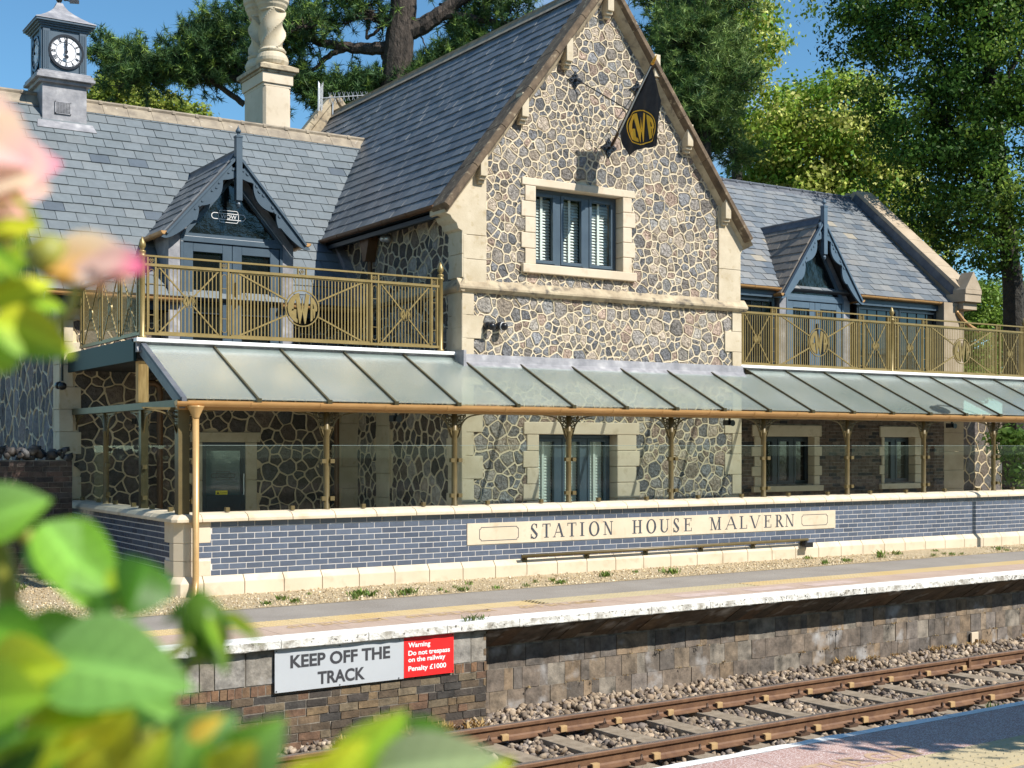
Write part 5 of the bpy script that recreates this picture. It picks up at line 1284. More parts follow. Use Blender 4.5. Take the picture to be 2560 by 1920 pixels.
# paving slabs behind the edge
m = MB(); u = U0; rd = random.Random(2)
while u < U1: 
    m.add([W2(a,n,z) for z in (-.05,.002) for a,n in ((u+.003,11.925),(u+.747,11.925),(u+.747,12.548),(u+.003,12.548))], [(3,2,1,0),(4,5,6,7),(0,1,5,4),(1,2,6,5),(2,3,7,6),(3,0,4,7)]); u += .75
struct(m.build('paving', M['paver']))
for nm, mt, ra in (('tactile_paving', 'tactile', ((U0,9.05),(12.6,U1))), ('tactile_paving', 'tactile_dull', ((9.05,12.6),))):
    m = MB()
    for (a0, a1) in ra:
        u = a0
        while u < min(a1, 45):
            m.add([W2(a,n,z) for z in (-.05,.003) for a,n in ((u+.003,12.553),(u+.397,12.553),(u+.397,12.947),(u+.003,12.947))], [(3,2,1,0),(4,5,6,7),(0,1,5,4),(1,2,6,5),(2,3,7,6),(3,0,4,7)])
            for i in range(6):
                for j in range(6):
                    c_ = W2(u+.033+.0665*i, 12.585+.0665*j, .003); r = .016
                    m.add([c_+UV*r, c_+NV*r, c_-UV*r, c_-NV*r, c_+UV*r*.6+Zv*.005, c_+NV*r*.6+Zv*.005, c_-UV*r*.6+Zv*.005, c_-NV*r*.6+Zv*.005], [(0,1,5,4),(1,2,6,5),(2,3,7,6),(3,0,4,7),(4,5,6,7)])
            u += .4
    struct(m.build(nm, M[mt]))
# coping stones of the edge: white top, weathered front
m = MB(); u = U0; rd = random.Random(12)
def edge_stone(m, ua, ub, n0, n1, sgn, th, rd):
    k = 10; vs = []
    prof = [(n1,.004),(n0+sgn*.02,.003),(n0,-.014),(n0,-th+.01),(n0+sgn*.012,-th),(n1,-th)]
    for i in range(k+1):
        for (n, z) in prof:
            e = rd.uniform(-.005,.005) if abs(n-n0) < .03 else 0; vs.append(W2(ua+(ub-ua)*i/k, n+e, z+(rd.uniform(-.003,.003) if abs(n-n0) < .03 else 0)))
    q = len(prof); 
    for i in range(k):
        for j in range(q-1): m.add([vs[i*q+j],vs[(i+1)*q+j],vs[(i+1)*q+j+1],vs[i*q+j+1]], [(0,1,2,3)] if sgn > 0 else [(3,2,1,0)], None, 0 if j < 2 else 1)
    m.add(vs[:q], [tuple(range(q))], None, 1); m.add(vs[-q:], [tuple(reversed(range(q)))], None, 1)
while u < U1:
    l = rd.choice((.92,.92,.95,.9)); edge_stone(m, u+.004, u+l-.004, NE, 11.925, 1, .10, rd); u += l
struct(m.build('platform_edge', [M['white_edge'], M['white_face']]))
# block retaining wall with a corbelled course
PIER = 7.78
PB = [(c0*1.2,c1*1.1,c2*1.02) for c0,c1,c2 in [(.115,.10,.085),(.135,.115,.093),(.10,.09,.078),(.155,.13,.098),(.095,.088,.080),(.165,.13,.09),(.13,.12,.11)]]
PW = thing('platform_wall', 'dark engineering block platform wall under the overhanging edge, stained white and brown', 'wall', tuple(W2(PIER,NBW,-1.2)))
m = MB(); bricks(m, W2(PIER+.02,NBW,-1.345), UV, Zv, -NV, 34, 1.0, .24, .2445, .006, PB, .0, None, 21, .006, irregular=.04); m.build('block_courses', M['blocks'], PW)
m = MB(); Vc = W2(0,11.735,-.115)-W2(0,12.09,-.345); Lc = Vc.length; Vc.normalize(); Nc = UV.cross(Vc); Nc = -Nc if Nc.dot(NV) > 0 else Nc
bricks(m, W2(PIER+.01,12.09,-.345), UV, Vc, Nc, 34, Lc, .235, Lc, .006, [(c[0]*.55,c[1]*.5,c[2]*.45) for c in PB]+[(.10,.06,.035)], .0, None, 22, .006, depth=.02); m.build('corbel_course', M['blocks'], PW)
m = MB(); vs = [W2(u,n,z) for (n,z) in ((NBW+.005,-1.34),(NBW+.005,-.35),(11.75,-.112),(12.2,-.112),(12.2,-1.34)) for u in (PIER,U1)]
m.add(vs, [(0,1,3,2),(2,3,5,4),(4,5,7,6),(6,7,9,8)]); m.build('wall_core', M['brick_mortar'], PW)
# brick pier section that carries the warning sign
NP = 11.765
BP = thing('brick_abutment', 'flush brick platform wall left of the block wall, brown and soot-blackened, carrying the warning sign', 'wall', tuple(W2(5,NP,-1.2)))
BPAL = [(.125,.085,.05),(.095,.068,.043),(.16,.11,.06),(.055,.045,.037),(.075,.057,.04),(.13,.075,.045),(.045,.04,.035),(.155,.12,.075)]
m = MB(); Lp = PIER+14
bricks(m, W2(-14,NP,-1.345), UV, Zv, -NV, Lp, .80, .225, .08, .010, BPAL, .0, None, 23, .006, irregular=.08)
bricks(m, W2(-14,NP,-.545), UV, Zv, -NV, Lp, .105, .078, .105, .010, [(.19,.105,.055),(.15,.085,.05),(.165,.10,.055),(.10,.07,.05)], .0, None, 24, .006, irregular=.06)
m.build('brickwork', M['brick_wall'], BP)
m = MB(); bricks(m, W2(-14,NP,-.44), UV, Zv, -NV, Lp, .325, .30, .325, .012, [(.20,.175,.14),(.24,.215,.18),(.16,.14,.115),(.27,.25,.22)], .001, None, 25, .005, irregular=.06); m.build('stone_course', M['blocks'], BP)
m = MB(); bricks(m, W2(PIER,NP+.34,-1.345), -NV, Zv, UV, .34, 1.2, .225, .08, .010, BPAL[:4], .0, None, 26, .003); m.build('brickwork', M['brick_wall'], BP)
m = MB(); vs = [W2(u,n,z) for z in (-1.34,-.112) for (u,n) in ((-14,NP+.007),(PIER-.007,NP+.007),(PIER-.007,12.3),(-14,12.3))]; m.add(vs, [(0,1,5,4),(1,2,6,5),(4,5,6,7)]); m.build('wall_core', M['brick_mortar'], BP)
# trespass sign
NS = NP-.035; SGN = thing('warning_sign', 'grey and red trespass warning board screwed to the platform brickwork', 'sign', tuple(W2(5.3,NS,-.3)))
def sbox(m, u0, u1, z0, z1, n0, n1):
    vs = [W2(u,n,z) for z in (z0,z1) for (u,n) in ((u0,n0),(u1,n0),(u1,n1),(u0,n1))]; m.add(vs, [(3,2,1,0),(4,5,6,7),(0,1,5,4),(1,2,6,5),(2,3,7,6),(3,0,4,7)])
m = MB(); sbox(m, 5.325,6.749,-.523,-.107,NS,NS+.006); SB = m.build('grey_board', M['sign_grey'], SGN)
m = MB(); sbox(m, 6.752,7.35,-.517,-.107,NS-.001,NS+.006); SRd = m.build('red_board', M['sign_red'], SGN)
m = MB(); text_mb(m, 'KEEP OFF THE', W2(5.487,NS-.001,-.293), UV, Zv, -NV, .122, .0005, .034, 'LEFT', 0, 1.103); text_mb(m, 'TRACK', W2(5.778,NS-.001,-.478), UV, Zv, -NV, .122, .0005, .034, 'LEFT', 0, .525); m.build('lettering', M['sign_ink'], SB)
m = MB()
for tx, z, wd in (('Warning',-.210,.262),('Do not trespass',-.293,.50),('on the railway',-.360,.445),('Penalty £1000',-.452,.455)): text_mb(m, tx, W2(6.802,NS-.002,z), UV, Zv, -NV, .050, .0005, .026, 'LEFT', 0, wd)
m.build('lettering', M['white'], SRd)
m = MB()
for u, z in ((5.34,-.122),(6.02,-.12),(6.7,-.12),(5.34,-.508),(6.02,-.51),(6.69,-.51),(7.335,-.12),(7.335,-.50)): m.prism(arcpts(0,0,.007,.007,0,360,8)[:-1], W2(u,NS-.002,z), UV, Zv, -NV, 0, .003)
m.build('screw', M['iron'], SGN)
MK = thing('marker_plate', 'small cream marker plate leaning on the block wall above the ballast', 'marker', tuple(W2(16.54,NBW-.05,-1.05)))
m = MB(); sbox(m, 16.47,16.63,-1.10,-.87,NBW-.05,NBW-.02); b_ = m.build('plate', M['key'] if False else M['newstone'], MK, bevel=.006); m = MB(); sbox(m, 16.55,16.58,-1.02,-.97,NBW-.07,NBW-.05); m.build('bolt', M['rust'], MK)
# near platform
struct(slab('near', None, -30, 5.60, -1.34, -.012).build('station_platform', M['asphalt']))
m = MB(); u = U0; rd = random.Random(15)
while u < 40: edge_stone(m, u+.003, u+.897, 5.80, 5.695, -1, .10, rd); u += .9
o = m.build('platform_edge', [M['white_edge'], M['white_face']]); struct(o)
m = MB(); u = U0-.2
while u < 40:
    m.add([W2(a,n,z) for z in (-.10,.003) for a,n in ((u+.003,5.10),(u+.897,5.10),(u+.897,5.692),(u+.003,5.692))], [(3,2,1,0),(4,5,6,7),(0,1,5,4),(1,2,6,5),(2,3,7,6),(3,0,4,7)]); u += .9
struct(m.build('paving', M['paver_near']))
m = MB(); u = U0-.1
while u < 24:
    m.add([W2(a,n,z) for z in (-.05,.004) for a,n in ((u+.003,4.655),(u+.447,4.655),(u+.447,5.095),(u+.003,5.095))], [(3,2,1,0),(4,5,6,7),(0,1,5,4),(1,2,6,5),(2,3,7,6),(3,0,4,7)])
    for i in range(6):
        for j in range(6):
            c_ = W2(u+.045+.072*i, 4.69+.074*j, .004); r = .017
            m.add([c_+UV*r, c_+NV*r, c_-UV*r, c_-NV*r, c_+UV*r*.6+Zv*.005, c_+NV*r*.6+Zv*.005, c_-UV*r*.6+Zv*.005, c_-NV*r*.6+Zv*.005], [(0,1,5,4),(1,2,6,5),(2,3,7,6),(3,0,4,7),(4,5,6,7)])
    u += .45
struct(m.build('tactile_paving', M['tactile_dull']))
m = MB(); vs = [W2(u,n,z) for u in (U0,40) for (n,z) in ((5.74,-.1),(5.70,-1.34))]; m.add(vs, [(0,1,3,2)]); struct(m.build('platform_face', M['brick_mortar']))
m = MB(); text_mb(m, 'MIND THE GAP', W2(6.62,5.13,.0045), UV, NV, Zv, .19, .0005, .03, 'RIGHT', 0, 1.6); struct(m.build('painted_lettering', mkmat('faded_paint', (.50,.35,.21), (.43,.28,.19), 9, .85)))
m = MB()
for uu in (6.9, 8.3, 9.8):
    text_mb(m, 'MIND THE GAP', W2(uu,12.49,.0045), -UV, -NV, Zv, .19, .0005, .03, 'LEFT', 0, 1.15)
struct(m.build('painted_lettering', M['yellow_paint']))
m = MB(); 
for (a, b) in ((10.9,11.7),(12.1,12.9),(13.2,14.1)): m.add([W2(a,12.08,.0045),W2(b,12.08,.0045),W2(b,12.34,.0045),W2(a,12.34,.0045)], [(0,1,2,3)])
struct(m.build('worn_paint', mkmat('worn_paint', (.55,.43,.38), (.47,.35,.29), 9, .85, bump=.4, bscale=150)))

# trackbed
nu, nn = 260, 40; rg = np.random.default_rng(8)
def bedz(u, n):
    z = -1.155
    if n > 11.2: z += .10*min(1, (n-11.2)/.75)
    if n < 9.0: z -= .0
    return z+.012*math.sin(u*3.1+n*5)+.012*math.sin(u*7.3-n*4)
m = MB(); vs = [W2(U0+(45-U0)*i/nu, 5.8+(12.15-5.8)*j/nn, bedz(U0+(45-U0)*i/nu, 5.8+(12.15-5.8)*j/nn)-.03) for i in range(nu+1) for j in range(nn+1)]
m.add(vs, [(i*(nn+1)+j,(i+1)*(nn+1)+j,(i+1)*(nn+1)+j+1,i*(nn+1)+j+1) for i in range(nu) for j in range(nn)]); struct(m.build('trackbed', M['ballast_bed']))
SL0, SLP = 7.97-.7325*7, .7325
NSL = 30
# ballast stones
ico = np.array([[0,0,1],[.89,0,.45],[.28,.85,.45],[-.72,.53,.45],[-.72,-.53,.45],[.28,-.85,.45],[.72,.53,-.45],[-.28,.85,-.45],[-.89,0,-.45],[-.28,-.85,-.45],[.72,-.53,-.45],[0,0,-1]], 'f')
icf = np.array([[0,1,2],[0,2,3],[0,3,4],[0,4,5],[0,5,1],[1,6,2],[2,7,3],[3,8,4],[4,9,5],[5,10,1],[6,7,2],[7,8,3],[8,9,4],[9,10,5],[10,6,1],[11,7,6],[11,8,7],[11,9,8],[11,10,9],[11,6,10]])
def scatter_stones(name, P, size, mat, pal, seed):
    r = np.random.default_rng(seed); n = len(P); s = r.uniform(size[0], size[1], n); sc = r.uniform(.45,1.35,(n,1,3)); jit = r.uniform(.60,1.30,(n,12,1))
    q = r.normal(size=(n,4)); q /= np.linalg.norm(q,axis=1,keepdims=True); w,x,y,z = q.T
    Rm = np.stack([np.stack([1-2*(y*y+z*z),2*(x*y-z*w),2*(x*z+y*w)],-1),np.stack([2*(x*y+z*w),1-2*(x*x+z*z),2*(y*z-x*w)],-1),np.stack([2*(x*z-y*w),2*(y*z+x*w),1-2*(x*x+y*y)],-1)],-2)
    V_ = np.einsum('nij,nkj->nki', Rm, ico[None]*sc*jit)*s[:,None,None]+P[:,None,:]
    Fc = (icf[None]+(np.arange(n)*12)[:,None,None]).reshape(-1,3); pal = np.array(pal); c = pal[r.integers(0,len(pal),n)]*r.uniform(.7,1.3,(n,1)); C_ = np.repeat(c,20,0)
    return mesh_np(name, V_.reshape(-1,3), Fc, 3, mat, None, C_)
pts = []
for (n0, n1, dens, u0, u1) in ((11.12,12.06,330,2,26),(9.62,10.93,300,2,26),(8.6,9.46,330,2,26)):
    k = int((n1-n0)*(u1-u0)*dens); uu = RNG.uniform(u0,u1,k); un = RNG.uniform(n0,n1,k)
    for a, b in zip(uu, un):
        f = (a-SL0)/SLP; f -= round(f)
        if 8.95 < b < 11.56 and abs(f)*SLP < .135: continue
        zz = bedz(a,b)+RNG.uniform(-.03,.012)
        p = W2(a,b,zz); pts.append((p.x,p.y,p.z))
bl = scatter_stones('ballast', np.array(pts), (.026,.050), M['ballast'], [(.32,.245,.17),(.25,.19,.13),(.19,.145,.105),(.40,.32,.235),(.13,.10,.08),(.29,.215,.145),(.22,.18,.15)], 31)
bl['kind'] = 'stuff'
RP = [(-.07,0),(.07,0),(.07,.010),(.022,.028),(.010,.045),(.010,.110),(.034,.122),(.036,.150),(.028,.159),(-.028,.159),(-.036,.150),(-.034,.122),(-.010,.110),(-.010,.045),(-.022,.028),(-.07,.010)]
for n_, lb in ((NFR, 'rust-brown running rail nearer the station wall'), (NNR, 'rust-brown running rail nearer the opposite platform')):
    t = thing('rail', lb, 'rail', tuple(W2(2,n_,RZT-.159))); m = MB()
    for (a, b) in ((-6,14.935),(14.94,40)):
        O = W2(a,n_,RZT-.159); L = b-a; n = len(RP); vs = [O+NV*p[0]+Zv*p[1] for p in RP]+[O+UV*L+NV*p[0]+Zv*p[1] for p in RP]
        m.add(vs, [tuple(range(n)),tuple(reversed(range(n,2*n)))]); m.add(vs, [(i,n+i,n+(i+1)%n,(i+1)%n) for i in range(n) if i not in (8,)])
        m.add([vs[8],vs[n+8],vs[n+9],vs[9]], [(0,1,2,3)], None, 1)
    m.build('rail_bar', [M['rail'], M['rail_top']], t)
    if n_ == NFR:
        m = MB(); sbox(m, 14.915,14.96,RZT-.15,RZT-.004,n_-.045,n_-.01); m.build('rail_joint', M['rail'], t)
# sleepers
def sleeper(u):
    t = thing('sleeper', 'weathered grey sleeper with spring clips, bedded in ballast between the rails', 'sleeper', tuple(W2(u,8.98,RZT-.159)), 'sleepers under the rails')
    m = MB(); z1 = RZT-.163; vs = [W2(u+a,n,z) for z in (z1-.15,z1) for (a,n) in ((-.125,8.97),(.125,8.97),(.125,11.56),(-.125,11.56))]
    m.add(vs, [(3,2,1,0),(4,5,6,7),(0,1,5,4),(1,2,6,5),(2,3,7,6),(3,0,4,7)]); m.build('sleeper_block', M['sleeper'], t, bevel=.012)
    for nr in (NFR, NNR):
        for s_ in (-1, 1):
            m = MB(); q = [(.075,.0),(.11,.03),(.13,.06),(.115,.085),(.085,.085),(.06,.055),(.05,.03)]
            m.tube([W2(u-.07+.022*i, nr+s_*a, z1+b) for i, (a,b) in enumerate(q)], .011, 7); sbox(m, u-.09,u+.05,z1-.01,z1+.03,nr+s_*.08-.04,nr+s_*.08+.04); m.build('spring_clip', M['rust'], t)
        m = MB(); ko = .22; sbox(m, u+ko-.04,u+ko+.04,z1+.012,z1+.066,nr-.080,nr-.062); sbox(m, u+ko-.043,u+ko+.043,z1+.064,z1+.074,nr-.078,nr-.03); m.build('pale_block', M['key'], t, bevel=.003)
    return t
s0 = sleeper(SL0); tmpl = s0
for k in range(1, NSL): copy_tree(tmpl, None, UV*(SLP*k))

# boundary wall at the left, soot-dark brick with a rubble top
LW = thing('boundary_wall', 'old soot-dark brick boundary wall with a broken rubble top beside the house corner', 'wall', (3,19.9,0))
m = MB(); bricks(m, (-8,19.9,0), X, Zv, nY, 13.1, 1.65, .235, .078, .008, [(.06,.045,.04),(.085,.06,.05),(.05,.04,.04),(.12,.075,.06),(.075,.06,.055)], .0, None, 61, .005, irregular=.07); m.build('brickwork', M['brick_wall'], LW)
m = MB(); m.box(-8,19.906,-.3,5.1,20.25,1.65); m.build('wall_core', M['brick_mortar'], LW)
pts = [(x, RNG.uniform(19.92,20.2), 1.68+RNG.uniform(-.03,.16)) for x in np.arange(-3,5.1,.025)]
o = scatter_stones('rubble_top', np.array(pts), (.045,.085), M['blocks'], [(.05,.045,.042),(.09,.075,.065),(.035,.033,.033)], 33); o.parent = LW; o.location = -Vector((3,19.9,0))
# garden wall at the far right and terrace return
GW = thing('garden_wall', 'dark rubble garden wall with plants behind the right end of the canopy', 'wall', (29,22.6,0))
q = rubble('rubble_face', GW, (25.8,22.6,0), X, Zv, nY, [(0,0),(9,0),(9,2.7),(0,2.7)], rr=(.12,.24), seed=91, pal=PAL_DK_SHADE, mats=[M['mortar_dark'], M['rubble_dk_shade']])
q = MB(); q.box(25.8,22.615,0,35,22.9,2.68); q.build('wall_core', M['mortar_dark'], GW)

pts = []
for k in range(9000):
    u, n = RNG.uniform(3,24), 14.09+1.7*RNG.random()**1.3; p = W2(u,n,.008); pts.append((p.x,p.y,p.z))
for k in range(3000): pts.append((RNG.uniform(1.5,5.2), RNG.uniform(14.6,19.8), .012))
pb = scatter_stones('pebbles', np.array(pts), (.006,.016), M['ballast'], [(.54,.42,.25),(.62,.50,.32),(.45,.34,.19),(.30,.22,.12),(.68,.58,.42)], 35); pb['kind'] = 'stuff'

# weeds along the gravel and on the edge: ground cover
def blades(name, spots, mat, pal, hgt, nb, seed, label=None):
    r = np.random.default_rng(seed); V_, F_, C_ = [], [], []
    for (p, s) in spots:
        for k in range(int(nb*s)):
            a = r.uniform(0,6.28); rad = r.uniform(0,.09)*s; b = np.array([p[0]+rad*math.cos(a), p[1]+rad*math.sin(a), p[2]]); a2 = r.uniform(0,6.28); lean = r.uniform(.2,.9); h = hgt*s*r.uniform(.5,1.2); w = r.uniform(.006,.014)*s
            d = np.array([math.cos(a2)*lean,math.sin(a2)*lean,1.])*h; sd = np.array([-math.sin(a2),math.cos(a2),0])*w; i = len(V_)
            V_ += [b, b+d*.55+sd, b+d*np.array([1.1,1.1,.9]), b+d*.5-sd]; F_.append((i,i+1,i+2,i+3)); C_.append(np.array(pal[r.integers(len(pal))])*r.uniform(.7,1.3))
    return mesh_np(name, np.array(V_), np.array(F_), 4, mat, None, np.array(C_))
sp = []; rd = random.Random(41)
for k in range(46):
    u = rd.uniform(4,24); n = 14.12+rd.random()**2*.9; 
    if rd.random() < .55: u = rd.choice((6.6,7.4,8.6,10.2,11.9,15.2,17.0,19.0,20.3,21.6))+rd.gauss(0,.5); n = 14.12+abs(rd.gauss(0,.22))
    p = W2(u,n,.005); sp.append((tuple(p), rd.uniform(.5,1.25)))
for k in range(26): p = Vector((rd.uniform(2.2,5.2), rd.uniform(17.0,19.7), .02)); sp.append((tuple(p), rd.uniform(.6,1.5)))
o = blades('weeds', sp, M['weed'], [(.13,.22,.04),(.20,.28,.06),(.26,.27,.09),(.09,.17,.03)], .085, 34, 3); o['kind'] = 'stuff'
sp = [((*W2(7.5+.05*k, 11.74, .0),), .8) for k in range(5)]+[((*W2(12.7,8.9+.1,-1.1),), 1.3),((*W2(12.75,9.9,-1.12),),.9)]
o = blades('edge_weeds', sp, M['weed'], [(.12,.17,.05),(.18,.22,.08)], .10, 16, 5); o['kind'] = 'stuff'
sp = []
for k in range(130):
    u = rd.uniform(8,24); p = W2(u, NBW-.015-rd.random()*.05, rd.choice((-1.345+.2445*1,-1.345+.2445*2,-1.345+.2445*3))+.0); sp.append((tuple(p), rd.uniform(.3,.7)))
o = blades('dry_tufts', sp, M['weed'], [(.36,.25,.11),(.44,.34,.18),(.28,.17,.08)], .05, 22, 6); o['kind'] = 'stuff'
sp = [((*W2(rd.gauss(6.6,.35), 11.62-abs(rd.gauss(0,.1)), -1.10),), rd.uniform(.8,1.4)) for k in range(40)]+[((*W2(rd.uniform(13,24), 11.98, -1.04),), rd.uniform(.4,1)) for k in range(40)]
o = blades('dry_grass', sp, M['weed'], [(.42,.27,.10),(.50,.35,.15),(.33,.20,.08)], .09, 26, 7); o['kind'] = 'stuff'

# ================================================================== TREES
def rot_frames(nrm, r):
    a = r.normal(size=nrm.shape); a -= nrm*(a*nrm).sum(1,keepdims=True); a /= np.linalg.norm(a,axis=1,keepdims=True)+1e-9; return a, np.cross(nrm, a)
def leaf_crown(name, parent, blobs, n, size, pal, seed, clump=26, csig=.28, hollow=.55, up=.35):
    """leaf clumps spread through the outer part of several ellipsoids"""
    r = np.random.default_rng(seed); vol = np.array([b[1][0]*b[1][1]*b[1][2] for b in blobs])**.72; vol /= vol.sum(); nc = n//clump; Ps = []; Ns = []; Ts = []
    for (c, rad), f in zip(blobs, vol):
        k = max(3, int(nc*f)); d = r.normal(size=(k,3)); d /= np.linalg.norm(d,axis=1,keepdims=True); rr = hollow+(1-hollow)*r.random(k)**.6; rr *= 1+.12*np.sin(d[:,0]*7+seed)*np.sin(d[:,2]*6+d[:,1]*5)
        cc = np.array(c)+d*rr[:,None]*np.array(rad); tint = r.random(k)
        off = r.normal(size=(k*clump,3)); p = np.repeat(cc,clump,0)+off*csig*np.array([1,1,.62]); nn = r.normal(size=(k*clump,3))*.75+off*.8+np.repeat(d,clump,0)*.4+np.array([0,0,up]); nn /= np.linalg.norm(nn,axis=1,keepdims=True)
        Ps.append(p); Ns.append(nn); Ts.append(np.repeat(tint,clump))
    P = np.concatenate(Ps); N_ = np.concatenate(Ns); T = np.concatenate(Ts); a, b = rot_frames(N_, r); s = size*r.uniform(.6,1.3,(len(P),1))
    V_ = np.stack([P-a*s, P+b*s*.55-N_*s*.1, P+a*s, P-b*s*.55-N_*s*.1],1).reshape(-1,3); F_ = np.arange(len(P)*4).reshape(-1,4)
    pal = np.array(pal); idx = np.clip((T*len(pal)).astype(int),0,len(pal)-1); C_ = pal[idx]*r.uniform(.7,1.3,(len(P),1))
    return mesh_np(name, V_, F_, 4, M['leaf'], parent, C_)
def needle_crown(name, parent, tufts, pal, seed, nl=.16, per=34, w=.0045):
    """tufts: (centre, direction) -> needles radiating round a shoot"""
    r = np.random.default_rng(seed); C0 = np.array([t[0] for t in tufts]); D0 = np.array([t[1] for t in tufts]); D0 /= np.linalg.norm(D0,axis=1,keepdims=True)
    n = len(C0); base = np.repeat(C0,per,0)+np.repeat(D0,per,0)*(r.random((n*per,1))-.35)*nl*.9; d = np.repeat(D0,per,0)*.55+r.normal(size=(n*per,3))*.62; d /= np.linalg.norm(d,axis=1,keepdims=True)
    a, b = rot_frames(d, r); L = nl*r.uniform(.6,1.15,(n*per,1)); V_ = np.stack([base-a*w, base+a*w, base+d*L],1).reshape(-1,3); F_ = np.arange(n*per*3).reshape(-1,3)
    pal = np.array(pal); t = np.repeat(pal[r.integers(0,len(pal),n)],per,0)*r.uniform(.65,1.35,(n*per,1)); return mesh_np(name, V_, F_, 3, M['needle'], parent, t)
def limb(mb, pts, r0, r1, n=9, seed=0, wob=.0):
    r = random.Random(seed); P = [Vector(p) for p in pts]; out = []; K = 6
    for i in range(len(P)-1):
        a = P[max(i-1,0)]; b = P[i]; c = P[i+1]; d = P[min(i+2,len(P)-1)]
        for k in range(K):
            t = k/K; q = .5*((2*b)+(c-a)*t+(2*a-5*b+4*c-d)*t*t+(3*b-a-3*c+d)*t**3); out.append(q+Vector((r.uniform(-1,1),r.uniform(-1,1),r.uniform(-1,1)))*wob)
    out.append(P[-1]); m = len(out); mb.tube(out, [r0+(r1-r0)*(i/(m-1))**.8 for i in range(m)], n); return out
def pine_boughs(mb, tufts, paths, r, dens=9, spread=.9, droop=-.1, twig=.012, ntw=3):
    """twigs off each branch path with a tuft at every tip"""
    for path in paths:
        m = len(path)
        for i in range(int(m*.25), m):
            for k in range(dens):
                if r.random() > .8: continue
                p = path[i]+Vector((r.gauss(0,.05),)*3); d = Vector((r.gauss(0,1),r.gauss(0,1),r.gauss(.25,.6))).normalized(); L = r.uniform(.25,1)*spread; q = p+d*L*.55+Vector((0,0,droop*L)); e = q+d*L*.45+Vector((r.gauss(0,.08),r.gauss(0,.08),r.gauss(.05,.1)))
                mb.tube([p,q,e], [twig,twig*.8,twig*.5], 4)
                tufts.append((tuple(e), tuple((e-q).normalized()+Vector((0,0,.3)))))
                for j in range(ntw):
                    f = r.random(); s_ = q.lerp(e,f)+Vector((r.gauss(0,.13),r.gauss(0,.13),r.gauss(.03,.10))); tufts.append((tuple(s_), tuple(Vector((r.gauss(0,.6),r.gauss(0,.6),r.gauss(.5,.5))))))
PINE = [(.06,.12,.04),(.09,.165,.045),(.04,.08,.03),(.19,.28,.06),(.07,.135,.05)]
# the old pine behind the ridge
D = 37.0
PT = thing('pine_tree', 'old pine with a thick dark trunk and long crooked boughs rising behind the roof ridge', 'tree', tuple(at(985,1500,D)))
b = MB(); P = lambda x, y, d=D: at(x, y, d)
trunk = limb(b, [P(990,1400),P(985,700),P(988,300),P(992,180),P(1000,90),P(1008,20),P(1010,-120),P(1000,-400)], .54, .32, 14, 1, .01); b.build('trunk', M['bark'], PT)
b = MB(); tuft = []; rr_ = random.Random(5)
paths = [limb(b, q, a0, a1, 8, i, .02) for i, (q, a0, a1) in enumerate([
    ([P(985,118),P(930,122),P(870,118),P(800,105),P(730,75),P(655,40)], .22, .07), ([P(870,118),P(820,140),P(790,170),P(735,205)], .10, .04),
    ([P(1010,80),P(1060,62),P(1120,20),P(1200,-30),P(1290,-90)], .30, .12), ([P(1040,70),P(1110,40),P(1180,45),P(1250,60),P(1320,70)], .16, .07),
    ([P(985,60),P(930,40),P(860,-10),P(760,-40)], .16, .06), ([P(735,205),P(690,160),P(650,120)], .05, .03),
    ([P(955,140),P(962,165),P(945,200),P(915,222),P(870,235)], .05, .02), ([P(1020,-40),P(1100,-90),P(1250,-150),P(1400,-160)], .2, .08), ([P(990,-60),P(900,-110),P(780,-130),P(660,-110)], .18, .07),
    ([P(880,128),P(880,150),P(875,178)], .025, .008), ([P(1045,80),P(1060,110),P(1068,140)], .03, .01), ([P(800,105),P(760,70),P(740,30)], .06, .03), ([P(960,55),P(940,80),P(915,95),P(925,60)], .06, .03)])]
fol = [(P(700,20,D+1),P(850,60,D),P(940,25,D)), (P(640,60,D+2),P(700,130,D+1),P(650,160,D)), (P(655,20,D),P(720,70,D-1),P(800,60,D-1)), (P(1180,70,D),P(1120,60,D+1),P(1230,40,D)), (P(800,-20,D),P(900,0,D),P(960,-40,D)),
       (P(1100,10,D+1),P(1200,0,D),P(1300,10,D))]
fp = [paths[0][14:], paths[4], paths[7], paths[8], paths[3][12:], paths[2][18:]]
for q in fol: fp.append(limb(b, q, .04, .02, 5, 3, .03))
pine_boughs(b, tuft, fp, rr_, 4, 1.05, -.05, .016, 3)
small = [paths[6][10:], paths[1][14:], paths[5], paths[11]]
pine_boughs(b, tuft, small, rr_, 6, .75, -.12, .010, 3)
for x, y in ((820,235),(845,250),(890,225),(760,230),(910,250),(870,262),(800,262),(640,235),(668,300),(1030,205),(1060,180),(1085,165),(1010,215),(1120,150),(1155,120),(1190,110),(1150,85)):
    q = P(x,y); e = limb(b, [q+Vector((.3,0,.5)),q+Vector((.1,0,.15)),q], .015, .008, 4, x)
    pine_boughs(b, tuft, [e], rr_, 3, .42, -.05, .008, 3)
b.build('boughs', M['bark'], PT); needle_crown('needles', PT, tuft, PINE, 51, .24, 26, .013)
